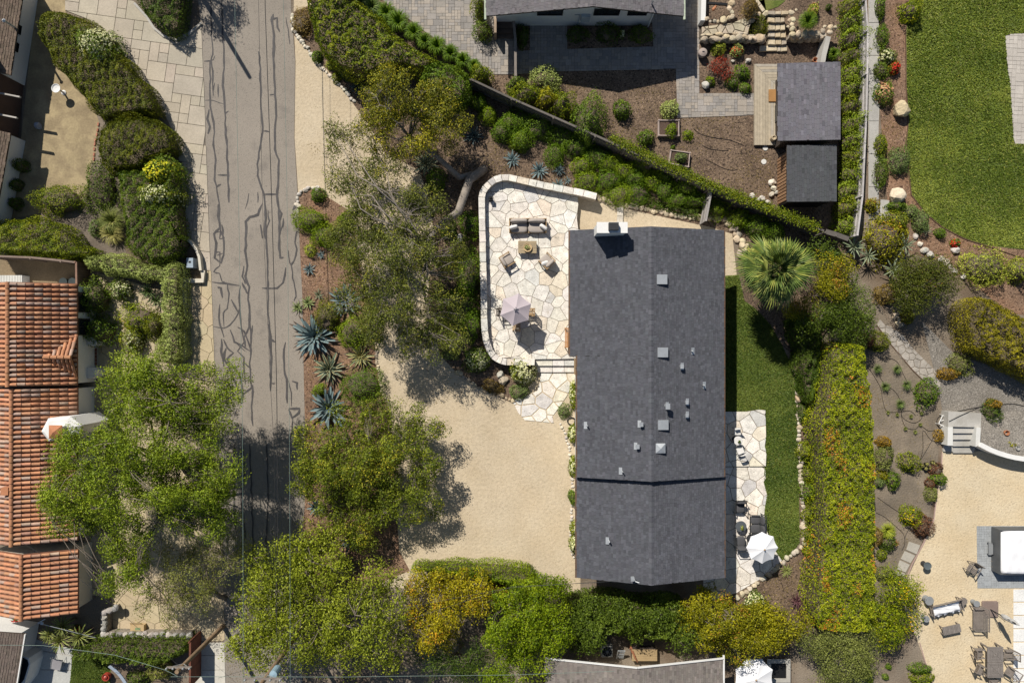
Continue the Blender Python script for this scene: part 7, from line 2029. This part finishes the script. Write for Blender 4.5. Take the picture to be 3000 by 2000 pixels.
hedge('ivy', 'dark leafy ground cover above the cobble edging by the chimney', "G 880,1290 1000,1330 1150,1350 1280,1380 1270,1430 1120,1410 1000,1385 900,1360", .35, 'dkgreen', cat='ground cover', leaf=.11, bumpy=.4)
# ivy along the top of the diagonal fence
t = thing('ivy', 'strip of yellow-green ivy covering the top of the diagonal fence', 'ivy'); P = PW("G 650,912 760,965 930,1050 1080,1120 1300,1222 1560,1325 1800,1420 K 430,155", 1.85); Cs = []
for a, b in zip(P, P[1:]):
    n = int(math.hypot(b[0] - a[0], b[1] - a[1]) * 750); f = RNG.random(n); w = np.abs(RNG.normal(0, .17, n)); Cs.append(np.stack([a[0] + (b[0] - a[0]) * f + RNG.normal(0, .16, n) + .06, a[1] + (b[1] - a[1]) * f + RNG.normal(0, .16, n) + .06, 1.95 - w], 1))
C = np.concatenate(Cs); leaf_obj('foliage', C, RNG.normal(size=C.shape) * .6 + np.array([0, 0, 1]), .095, leafcol(len(C), 'laurel'), t)

# ------------------------------------------------------------------ shrubs: name|label|sheet|x|y|rx|ry|height|palette|leaf|flowers
ROWS = """flowering_bush|white flowering bush growing through the top of the long dark hedge|A|650|315|130|130|2.15|green|.09|whitefl
flowering_bush|yellow flowering bush on the red-berried hedge|A|1060|1140|115|95|2.2|green|.09|yellowfl
flowering_bush|white and cream flowering bush below the yellow one|A|1050|1290|140|85|2.15|laurel|.09|whitefl
clipped_shrub|egg-shaped clipped shrub on the sandy yard corner|A|375|1310|158|98|1.3|laurel|.08|
shrub|leafy grey-green shrub between the sandy yard and red-berried hedge|A|650|1235|105|160|1.0|greenmix|.10|
shrub|small blue-green shrub in the weedy left bed|B|625|150|42|55|.6|bluegrey|.08|
shrub|upper dark shrub against the white wall at the left edge|A|130|1085|42|42|.9|dkgreen|.09|
shrub|middle dark shrub against the white wall at the left edge|A|100|1210|38|40|.9|dkgreen|.09|
shrub|lower dark shrub against the white wall at the left edge|A|85|1330|40|40|.9|dkgreen|.09|
shrub|upper shrub against the terracotta house wall|B|610|615|85|115|1.7|greenmix|.11|
shrub|lower shrub against the terracotta house wall beside the porch|B|640|830|100|90|1.6|green|.11|
flowering_bush|white flowering shrub below the silver hedge corner|B|790|560|65|65|1.0|green|.09|whitefl
shrub|glowing yellow-green shrub in the middle of the terracotta house garden|B|905|760|115|105|1.2|citrus|.09|
flowering_bush|white rose bush above the feathery tree|B|870|890|62|75|1.0|laurel|.09|whitefl
shrub|dark olive shrub between the yellow one and the silver hedge|B|1010|790|60|90|1.2|hedgeolive|.09|
flowering_bush|red bougainvillea clump under the tile eave|C|80|1180|45|22|.8|green|.09|redfl
flowering_bush|small magenta flowering plant beside the spiky yuccas|C|490|1215|24|20|.7|green|.08|redfl
shrub|tangled shrub beside the small utility pole foot|C|1050|1490|70|50|1.3|sparse|.09|
shrub|low shrub at the bottom edge of the lower left garden|C|900|1545|70|40|.8|greenmix|.10|
shrub|dry russet grassy shrub at the top stone edging|D|300|150|58|80|.7|brown|.08|
shrub|small green shrub below the laurel hedge on the stone edging|D|400|370|34|42|.5|green|.08|
shrub|pale green shrub farther down the stone edging|D|490|425|32|36|.5|varieg|.08|
shrub|tiny bright shrub at the lower stone edging|D|527|507|25|30|.4|laurel|.08|
shrub|grey-green low shrub in shade under the laurel hedge|D|600|470|50|45|.6|bluegrey|.08|
shrub|yellow-green shrub poking over the fence start|D|1470|490|70|60|2.0|laurel|.10|
shrub|silvery shrub at the corner of the neighbour paver walk|G|220|525|100|82|1.2|silver|.09|
shrub|bright shrub on the neighbour side of the fence, second from its start|G|100|620|110|78|2.0|laurel|.10|
shrub|narrow yellow-green shrub leaning on the fence, third from its start|G|225|660|65|55|2.1|golden|.10|
shrub|tall green shrub on the neighbour side of the fence, fourth from its start|G|330|690|82|85|2.3|laurel|.10|
shrub|largest shrub overhanging the fence, at the end of the row|G|500|790|105|140|2.5|green|.10|
shrub|mounded shrub just above the fence between two bright ones|G|20|560|55|50|1.8|greenmix|.10|
shrub|leafy shrub with a long shadow in the open mulch|G|720|720|56|62|.9|green|.11|
shrub|small shrub near the tilted planter box|G|880|905|52|52|.8|green|.11|
shrub|variegated pale shrub above the square planter box|G|1040|715|58|54|.8|silver|.09|
shrub|small bright shrub right of the square planter box|G|1157|880|27|30|.4|lime|.09|
shrub|green plant growing inside the square planter box|G|1053|852|32|36|.5|mound|.08|
seedlings|blue-green seedlings inside the tilted planter box|G|1110|1035|36|30|.5|bluegrey|.10|
shrub|tiny green plant at the corner of the tilted planter box|G|1057|968|15|16|.25|green|.07|
shrub|rounded deep green shrub right of the red maple|G|1520|477|44|48|.7|feather|.08|
shrub|dark green shrub at the foot of the red maple|G|1450|540|38|40|.6|green|.08|
shrub|small green shrub nearest the paver walk corner by the deck|G|1538|577|34|34|.5|feather|.08|
shrub|bright lime ball shrub beside the pale boulder|G|1303|535|30|32|.45|mound|.07|
shrub|pale green shrub below the terrace wall beside the urn|G|1355|315|42|40|.7|varieg|.08|
shrub|grey-leaved shrub with a red flower below the terrace wall|G|1478|330|40|38|.6|silver|.09|redfl
juniper|spreading juniper beside the sandstone steps|G|1620|170|58|72|.9|hedgeolive|.07|
dry_shrub|wispy brown shrub on the upper terrace|J|0|50|40|55|1.1|brown|.07|
shrub|pale flowering shrub above the big grass clump|J|415|60|28|40|.6|varieg|.08|pinkfl
shrub|tiny dark shrub alone in the upper mulch|J|513|50|13|18|.4|dkgreen|.07|
shrub|dark plant in the shaded bed under the house wall, left end|G|430|215|60|50|.7|dkgreen|.1|
shrub|dark plant in the shaded bed under the house wall, middle|G|630|215|80|60|.8|dkgreen|.1|
shrub|dark plant in the shaded bed under the house wall, right end|G|840|215|70|60|.8|greenmix|.1|
flowering_bush|white flowers glowing in the shaded bed|G|722|222|16|26|.6|dkgreen|.08|whitefl
shrub|dark shrub in the narrow shaded bed by the stair|G|70|230|40|70|.7|dkgreen|.1|
shrub|climbing shrub on the rocks at the wooden stair|D|1490|200|55|60|1.1|greenmix|.09|
shrub|tall shrub at the top left corner of the white house|D|1470|40|45|70|1.9|laurel|.1|
mound_shrub|bright green mound nearest the street on the roadside bed|E|350|98|112|76|1.0|mound|.07|
mound_shrub|second bright mound on the roadside bed, below the first|E|442|200|90|74|1.0|mound|.07|
mound_shrub|bright mound half under the oak beside the first two|E|590|95|58|50|.9|mound|.07|
mound_shrub|bright mound between the oak and the cream agaves|E|632|842|98|96|1.0|mound|.07|
mound_shrub|largest bright green mound beside the drive stones|E|692|1180|130|115|1.2|feather|.07|
mound_shrub|small lime mound at the street edge beside the lower agave|E|410|1215|46|46|.6|mound|.07|
shrub|loose green shrub at the stone curve of the roadside bed|D|400|1280|50|42|.6|green|.08|
shrub|olive brown shrub beside the big blue agave|E|462|745|85|110|1.1|hedgeolive|.08|
shrub|pale green tuft near the street below the mounds|E|355|300|35|38|.4|varieg|.08|
shrub|dark green shrub under the yellow-tipped oak|D|1180|1180|60|70|.9|feather|.08|
shrub|dark shrub against the patio wall, topmost|E|1405|125|68|85|1.1|feather|.09|
shrub|dark shrub beside the leaning oak trunk|E|1260|160|62|62|1.0|dkgreen|.09|
shrub|tall feathery green shrub along the patio wall|E|1390|450|85|160|1.4|feather|.09|
shrub|dense green shrub under the oak left of the lilac parasol|E|1330|690|110|120|1.3|feather|.09|
shrub|green shrub spilling onto the patio wall|E|1420|790|70|100|1.3|feather|.09|
flowering_bush|dark shrub with white roses at the lower patio wall bend|E|1450|1015|80|70|1.1|green|.09|whitefl
flowering_bush|glossy yellow-green white rose bush beside the patio steps|H|75|1090|84|80|1.2|laurel|.10|whitefl
shrub|blue-green low shrub at the head of the garden path|H|50|1230|58|45|.5|bluegrey|.07|
shrub|russet low shrub in the bed below the patio wall|E|1555|1195|60|45|.5|brown|.08|
shrub|grey-green lump in the bed corner of the patio wall|E|1270|980|50|45|.7|bluegrey|.08|
flowering_bush|white flowering plant beside the house wall below the path|H|402|1240|24|85|.7|laurel|.09|whitefl
shrub|soft green plant near the coiled hose|H|345|1355|42|42|.45|bluegrey|.08|
flowering_bush|white flowering plant below the coiled hose|H|398|1500|28|55|.6|laurel|.09|whitefl
flowering_bush|first white flowering plant beside the garage drive|I|400|150|24|60|.6|laurel|.09|whitefl
shrub|green leafy plant beside the garage drive|I|400|350|30|46|.6|green|.09|
flowering_bush|second white flowering plant beside the garage drive|I|408|555|22|42|.6|laurel|.09|whitefl
flowering_bush|last white flowering plant beside the garage drive|I|405|660|26|60|.6|laurel|.09|whitefl
shrub|orange-red shrub on top of the domed hedge|F|1575|985|68|48|2.3|rust|.09|
shrub|dark rounded clipped shrub at the drive end of the domed hedge|I|60|890|90|62|2.0|dkgreen|.07|
shrub|small shrub standing at the house gable corner|I|1280|1000|26|34|1.6|laurel|.09|
flowering_bush|white rose bush in the mulch corner by the gold tree|L|35|1055|62|72|1.0|green|.09|whitefl
shrub|top yellow-green shrub between stone curb and long hedge|L|362|60|44|68|.9|laurel|.09|
shrub|second shrub down between stone curb and long hedge|L|382|200|42|50|.8|laurel|.09|
shrub|third shrub down between stone curb and long hedge|L|388|320|50|58|.9|green|.09|
shrub|fourth shrub down between stone curb and long hedge|L|380|460|40|40|.7|laurel|.09|
shrub|fifth shrub down between stone curb and long hedge|L|385|600|42|46|.7|laurel|.09|
shrub|lowest small shrub between stone curb and long hedge|L|382|700|32|30|.5|lime|.09|
shrub|dusky red shrub at the top of the long hedge|K|765|890|48|38|.9|purple|.08|
shrub|olive shrub beside the flagstone walk head|K|848|900|52|62|1.0|hedgeolive|.08|
shrub|small yellowish shrub beside the tan stones|K|1035|735|42|45|.6|golden|.08|
shrub|dark shrub in deep shade at the walk head|K|900|590|80|60|1.0|brown|.09|
shrub|leafy ochre shrub in front of the silvery fence end|K|900|230|130|145|1.8|golden|.12|
shrub|variegated shrub along the neighbour mulch bed|K|1555|405|145|115|1.3|varieg|.10|
shrub|variegated shrub cut by the right edge|K|1770|430|60|85|1.3|varieg|.10|
shrub|round green ball shrub in the red mulch|K|1245|185|30|30|.45|feather|.07|
flowering_bush|red flowering plant in the red mulch|K|1346|252|30|26|.4|green|.08|redfl
shrub|grey-green shrub at the lawn corner|K|1125|105|45|68|.8|bluegrey|.08|
shrub|pale green low shrub next to the grey one at the lawn corner|K|1055|45|42|40|.5|bluegrey|.08|
shrub|yellow-green shrub at the walk end by the lawn|K|950|110|90|60|1.2|laurel|.11|
shrub|grey lavender-like shrub beside the lawn|J|980|1060|70|88|.8|bluegrey|.08|
shrub|upper dark shrub along the entry walk|J|858|45|28|70|.7|green|.09|
shrub|second dark shrub along the entry walk|J|868|235|36|75|.7|green|.09|
flowering_bush|white flowering rose beside the entry walk|J|900|370|48|50|.7|greenmix|.09|whitefl
shrub|leafy rose bush beside the entry walk|J|860|460|48|50|.7|greenmix|.09|
flowering_bush|reddish rose bush nearest the lawn|J|945|445|35|40|.6|rust|.09|redfl
flowering_bush|dark rose bush with pink blooms above the tan boulder|J|880|610|58|70|.8|green|.09|pinkfl
shrub|green shrub beside the entry walk below the tan boulder|J|858|950|36|62|.7|laurel|.09|
shrub|lower green shrub beside the entry walk|J|858|1130|36|95|.7|greenmix|.09|
shrub|green plant at the foot of the cream boulder|J|955|1352|62|32|.5|green|.09|
shrub|ochre leafy shrub at the end of the entry walk|J|800|1345|42|48|.8|golden|.1|
citrus_bush|bright citrus bush at the top of the lawn|J|1052|70|64|64|1.1|citrus|.11|
shrub|glossy dark green shrub at the foot of the flagstone walk|K|1160|1235|75|84|1.0|green|.11|
shrub|rusty orange shrub at the lower end of the flagstone walk|K|1300|1105|72|42|.6|rust|.08|
shrub|pale olive shrub above the gravel|K|1380|1050|78|72|.8|grey|.08|
shrub|dark shrub with orange top beside the gravel and hose|K|1590|1350|52|68|.8|dkgreen|.08|
shrub|orange-topped flowering shrub above the dark one by the hose|K|1600|1310|38|28|.95|rust|.08|
shrub|yellow succulent clump near the curved white wall|L|1695|10|36|38|.9|golden|.08|
shrub|rusty orange shrub at the landing side|K|1255|1510|36|40|.5|rust|.08|
shrub|pale grey shrub in the dirt bed beside the hedge|L|880|90|66|78|.8|grey|.08|
shrub|olive green shrub left of the nursery pots|L|1040|130|58|62|.7|laurel|.09|
shrub|small golden ball shrub in the dirt bed|L|860|210|33|32|.5|golden|.08|
shrub|blue-green tuft left of the golden ball|L|840|255|38|38|.4|bluegrey|.08|
shrub|upright green shrub below the olive one|L|938|240|36|58|.7|green|.09|
shrub|brilliant yellow shrub in the dirt bed|L|1052|475|70|62|.9|citrus|.09|
shrub|purple barberry beside the brilliant yellow shrub|L|1135|545|62|78|.8|purple|.08|
shrub|pink-purple shrub by the terrace edging|L|1225|175|42|45|.6|purple|.09|
shrub|green shrub spilling over the terrace edging|L|1235|230|50|36|.6|green|.10|
shrub|pink heather clump below the green one|L|1180|270|36|36|.4|purple|.08|
shrub|grey grassy shrub at the terrace edging|L|1190|335|40|46|.5|grey|.07|
shrub|dark green shrub under the spiky grass in the dirt bed|L|900|650|46|46|.6|dkgreen|.09|
shrub|reddish dry shrub beside the long hedge|L|835|610|30|50|.6|brown|.08|
shrub|yellow-green low plant below the orange succulent|L|860|730|34|36|.4|laurel|.08|
shrub|greyish low shrub above the citrus tree|L|885|855|62|45|.6|grey|.08|
shrub|lowest right green shrub by the terrace edging|L|1120|1475|62|36|.6|green|.08|
shrub|bottom edge shrub beside the terrace edging|L|1130|1545|70|32|.6|laurel|.08|
shrub|small plant in the bare dirt below the citrus tree|L|905|1462|18|18|.25|green|.07|
shrub|tiny plant in the bare dirt at the bottom right|L|885|1530|18|18|.25|green|.07|
shrub|lime shrub at the bottom end of the long hedge|L|760|1500|45|60|1.2|lime|.09|
shrub|brown and cream dry shrub at the steps side of the bed|L|880|-10|52|32|.5|rust|.08|
shrub|creeping dark shrub between flagstone terrace and hedge, topmost|K|340|1350|40|60|.6|dkgreen|.08|
shrub|low dark bush beside the stone curb under the palm|K|330|1180|40|70|.6|dkgreen|.08"""
for row in ROWS.split('\n'):
    nm, lab, s, x, y, rx, ry, h, pal, lf, fl = (row + '|').split('|')[:11]
    cat = {'juniper': 'juniper', 'seedlings': 'seedlings'}.get(nm, 'shrub')
    shrub(nm, lab, cat, (s, float(x), float(y)), (float(rx), float(ry)), float(h), pal, float(lf), flowers=fl or None, z=.8 if nm == 'dry_shrub' else .30 if 'planter box' in lab and 'inside' in lab else 0)
# green mounds on the bank below the diagonal fence
BANK = [('D', 1458, 665, 42, 52, 'first, tucked at the fence start'), ('D', 1522, 752, 48, 46, 'second, beside the shaded agave'), ('D', 1610, 862, 56, 56, 'third, standing alone in the mulch'), ('D', 1730, 925, 52, 62, 'fourth, above the patio agaves'), ('G', 60, 915, 62, 66, 'fifth, left of the small agave trio'), ('G', 282, 1010, 54, 62, 'sixth, above the paired agaves'), ('G', 500, 1190, 78, 68, 'seventh, where the patio wall ends'), ('G', 465, 1090, 52, 58, 'eighth, above the one at the wall end'), ('G', 640, 1180, 72, 58, 'ninth, behind the long pale mound'), ('G', 735, 1120, 58, 56, 'tenth, touching the fence shade'), ('G', 805, 1165, 66, 54, 'eleventh, right of the dark gap'), ('G', 700, 1275, 70, 62, 'twelfth, left half of the long pale mound'), ('G', 820, 1265, 78, 64, 'thirteenth, right half of the long pale mound'), ('G', 935, 1185, 62, 54, 'fourteenth, near the middle of the bank'), ('G', 1005, 1240, 66, 56, 'fifteenth, above the dark ground cover'), ('G', 1100, 1300, 72, 46, 'sixteenth, lower side near the grey panel'), ('G', 1200, 1310, 62, 42, 'seventeenth, against the short grey panel'),
        ('G', 180, 830, 92, 72, 'shaded one under the fence, third from its start'), ('G', 50, 780, 82, 70, 'shaded one under the fence, second from its start'), ('G', 330, 890, 82, 68, 'shaded one under the fence, fourth from its start'), ('G', 430, 960, 76, 62, 'shaded one under the fence, fifth from its start'), ('G', 570, 1020, 88, 66, 'shaded one under the fence, sixth from its start'), ('G', 650, 1075, 72, 58, 'shaded one under the fence, seventh from its start'), ('D', 1680, 800, 70, 60, 'shaded one under the fence, first from its start'),
        ('G', 1345, 1370, 62, 54, 'first one right of the grey panel'), ('G', 1505, 1425, 64, 56, 'second one right of the grey panel'), ('G', 1625, 1485, 68, 60, 'third one right of the grey panel'), ('G', 1730, 1520, 56, 50, 'last one, nearest the palm'), ('G', 870, 1090, 66, 50, 'shaded one under the ivy, left'), ('G', 1000, 1150, 70, 50, 'shaded one under the ivy, middle'), ('G', 1150, 1225, 70, 50, 'shaded one under the ivy, right')]
for (s, x, y, rx, ry, l) in BANK:
    shrub('mound_shrub', 'bright green mound on the fence bank, ' + l, 'shrub', (s, x, y), (rx * 1.16, ry * 1.16), .95, random.choice(['mound', 'feather', 'feather']), .07, group='green mounds on the fence bank')
# row of shrubs along the silvery fence
N_ = ['topmost', 'second', 'third', 'fourth', 'fifth', 'sixth', 'seventh', 'eighth', 'ninth', 'tenth', 'eleventh', 'twelfth', 'thirteenth', 'fourteenth']
for k in range(14):
    shrub('podocarpus_shrub', '%s bright green shrub down the row along the silvery fence' % N_[k], 'shrub', ('J', 678 - (k > 9) * (k - 9) * 14 - random.uniform(0, 8), 30 + k * 112), (66, 70), 1.7, 'pepper' if k % 3 else 'laurel', .095, group='shrub row along the silvery fence', rough=.2)
# soft strappy clumps along the paver court
for k, (x, y, r) in enumerate(((690, -10, 75), (760, 50, 80), (860, 90, 72), (935, 150, 80), (1040, 220, 66), (1110, 280, 58), (1190, 310, 66), (1280, 360, 62), (1360, 405, 58), (1435, 445, 50))):
    tuft('%s arching grass clump down the edge of the paver court' % N_[k], ('D', x, y), r, .85, 'feather' if k > 1 else 'aloe', 420, group='grass clumps along the paver court', w=.017)
tuft('big fountain grass clump beside the garden steps', ('J', 365, 150), 66, .8, 'green', 620, z=.8)
tuft('dark grass clump above the terracotta pots', ('J', 532, 365), 46, .7, 'green', 360)
tuft('dry grey grass clump in the weedy left bed', ('A', 745, 1450), 95, .7, 'grey', 420)
tuft('straw-coloured grass below the dry grey clump', ('B', 740, 190), 80, .6, 'straw', 320)
for k, (x, y, r) in enumerate(((825, 1075, 36), (952, 1078, 38), (876, 1192, 38), (1016, 1180, 40), (974, 1306, 38))):
    tuft(('upper left', 'upper right', 'middle left', 'middle right', 'lowest')[k] + ' of the five young grass tufts in the dirt', ('K', x, y), r, .4, 'aloe', 150, group='young grass tufts in the dirt', w=.007)
for k, (x, y) in enumerate(((897, 1362), (958, 1375), (1048, 1385), (1115, 1365), (1010, 1468), (1075, 1490), (1108, 1440))):
    tuft(('first', 'second', 'third', 'fourth', 'fifth', 'sixth', 'seventh')[k] + ' tiny grey seedling tuft near the drip lines', ('K', x, y), 16, .18, 'grey', 40, group='tiny seedling tufts')
tuft('spiky pale grass in the dirt bed beside the hedge', ('L', 890, 565), 58, .6, 'varieg', 300)
twigs('leafless grey twiggy shrub above the yellow flowers', ('A', 1085, 1025), (75, 55), 1.5)
# agaves and other rosettes
for row in """big blue agave spilling over the street edge|E|355|862|158|blue|44
cream-striped agave below the big blue one|E|462|1078|112|cream|38
gold-striped agave beside the drive stones|E|672|990|100|goldv|34
blue agave half hidden under the oak|E|565|625|122|blue|36
blue agave beside the lower street edge|E|450|1340|148|blue|40
small agave alone on the red mulch near the street|E|340|420|46|blue|22
tiny pale agave above the green euphorbias|E|405|588|40|cream|18
tiny blue agave below the bright mounds|E|420|325|34|blue|18
blue agave tucked under the drooping tree|F|385|420|62|blue|24
dark agave below the drooping tree|F|612|650|80|dark|26
gold-striped yucca near the bottom of the roadside bed|F|580|810|86|goldv|40
variegated agave in the oak shade|D|1110|1060|95|cream|32
shaded agave under the laurel hedge end|D|660|560|55|dark|24
shaded blue agave under the diagonal fence|D|1425|880|72|dark|26
leftmost agave in the mulch above the patio wall|D|1682|1035|62|blue|26
second agave in the mulch above the patio wall|G|182|1108|66|blue|26
third agave in the mulch above the patio wall|G|312|1108|48|blue|22
agave leaning over the patio wall|G|308|1212|50|blue|22
smallest agave beside the one leaning over the patio wall|G|366|1182|30|blue|16""".split('\n'):
    lab, s, x, y, r, k, n = row.split('|'); agave(lab, (s, float(x), float(y)), float(r), k, int(n))
for row in """euphorbia|left pale green euphorbia above the big blue agave|E|265|672|46|lime|26|euphorbia
euphorbia|right pale green euphorbia above the big blue agave|E|332|640|50|lime|28|euphorbia
strappy_plant|strap-leaved plant at the silver hedge inner corner|B|950|565|64|fern|34|plant
strappy_plant|second strap-leaved plant beside the silver hedge|B|1005|625|56|fern|30|plant
strappy_plant|strap-leaved plant left of the yellow-green shrub|B|850|680|55|fern|30|plant
strappy_plant|strap-leaved plant beside the lower house-wall shrub|B|725|790|45|fern|26|plant
yucca|yellow striped yucca in the mulch corner below the stone curb|L|240|838|48|yucca|40|yucca
cordyline|upper purple cordyline by the long hedge|L|312|1040|58|purple|40|cordyline
cordyline|lower purple cordyline by the long hedge|L|346|1120|58|purple|40|cordyline
orange_succulent|orange succulent rosette in the dirt bed|L|958|652|26|orange|18|succulent
aloe|grey-green aloe cluster at the concrete steps|K|1570|1510|52|silver|36|aloe
aloe|second aloe nearer the curved white wall|K|1600|1550|46|fern|32|aloe
aloe|green spiky aloe against the curved white wall|L|1650|32|48|fern|34|aloe
ginger_plant|broad-leaved ginger clump at the silvery fence end|K|700|270|85|silver|26|plant
ginger_plant|broad-leaved ginger clump below the ochre shrub|K|790|330|70|silver|22|plant
ginger_plant|broad-leaved ginger clump right of the ochre shrub|K|1040|260|75|silver|24|plant
ginger_plant|broad-leaved ginger clump in the dark corner by the dark tree|K|960|420|80|silver|24|plant
strappy_plant|pale strappy plant leaning at the lawn corner|K|1168|165|40|silver|20|plant""".split('\n'):
    nm, lab, s, x, y, r, k, n, ct = row.split('|'); agave(lab, (s, float(x), float(y)), float(r), k, int(n), name=nm, cat=ct, up=(2, 78), stem={'ginger_plant': .7, 'strappy_plant': .2, 'cordyline': .2}.get(nm, 0))
for lab, x, y, r in (('upper yucca rosette beside the lower left patio', 815, 310, 84), ('lower yucca rosette beside the lower left patio', 775, 515, 90), ('right yucca rosette with a cream flower by the juniper hedge', 1060, 470, 84), ('left yucca rosette nearest the bay window', 640, 425, 70)):
    agave(lab, c1_(x, y), r, 'yucca', 60, name='yucca', cat='yucca', stem=1.2, up=(-8, 80), group='yuccas by the lower left patio')
print('LEAVES', LEAFCOUNT)

# ------------------------------------------------------------------ fallen leaves under the trees and on the beds
PAL['litter'] = ((.10, .065, .035), (.22, .15, .08), (.36, .27, .15))
def litter(label, outline, n, z=.018, size=.07):
    poly = PW(outline); X, Y = rand_in(poly, n); P = np.stack([X, Y], 1); k = lump(P, nseed(), 1.1) + RNG.normal(0, .6, n) > .1; X, Y = X[k], Y[k]; n = len(X)
    return tag(stuff(leaf_obj('leaf_litter', np.stack([X, Y, np.full(n, z)], 1), RNG.normal(size=(n, 3)) * .25 + np.array([0, 0, 1]), size, leafcol(n, 'litter') / LG, None, .5)), label, 'leaf litter')


litter('fallen leaves scattered over the sandy drive under the oak', "S 900,420 1260,400 1300,900 1420,1120 1250,1200 1150,1100 1080,900 960,560", 3000)
litter('fallen leaves on the roadside bed among the agaves', "S 890,600 1060,640 1100,1000 1120,1250 1170,1600 900,1600 900,1000", 5000)
litter('fallen leaves over the street under the feathery tree', "S 600,1100 700,1180 720,1600 880,1700 880,2000 670,2000 640,1500", 2200, .026)
litter('dry leaves on the mulch above the patio', "S 1250,380 1400,300 1700,420 1700,540 1480,510 1400,560", 3500)
litter('dry leaves on the neighbour mulch', "S 1640,240 1960,260 2190,350 2270,480 2260,600 2050,520 1780,400", 6000, size=.055)
litter('dry leaves along the red mulch beside the lawn', "S 2580,10 2645,10 2645,420 2700,620 2860,730 2760,760 2640,640 2580,560", 3500, size=.055)
litter('dry leaves over the dirt garden', "S 2550,1000 2700,1120 2740,1380 2680,1580 2600,1660 2555,1500", 2500, size=.055)
litter('dead leaves at the mulch corner by the cordylines', "S 2200,1720 2370,1620 2370,1800 2240,1820", 1500, size=.055)
open('/tmp/leafcount.txt', 'w').write(str(LEAFCOUNT)) if False else None
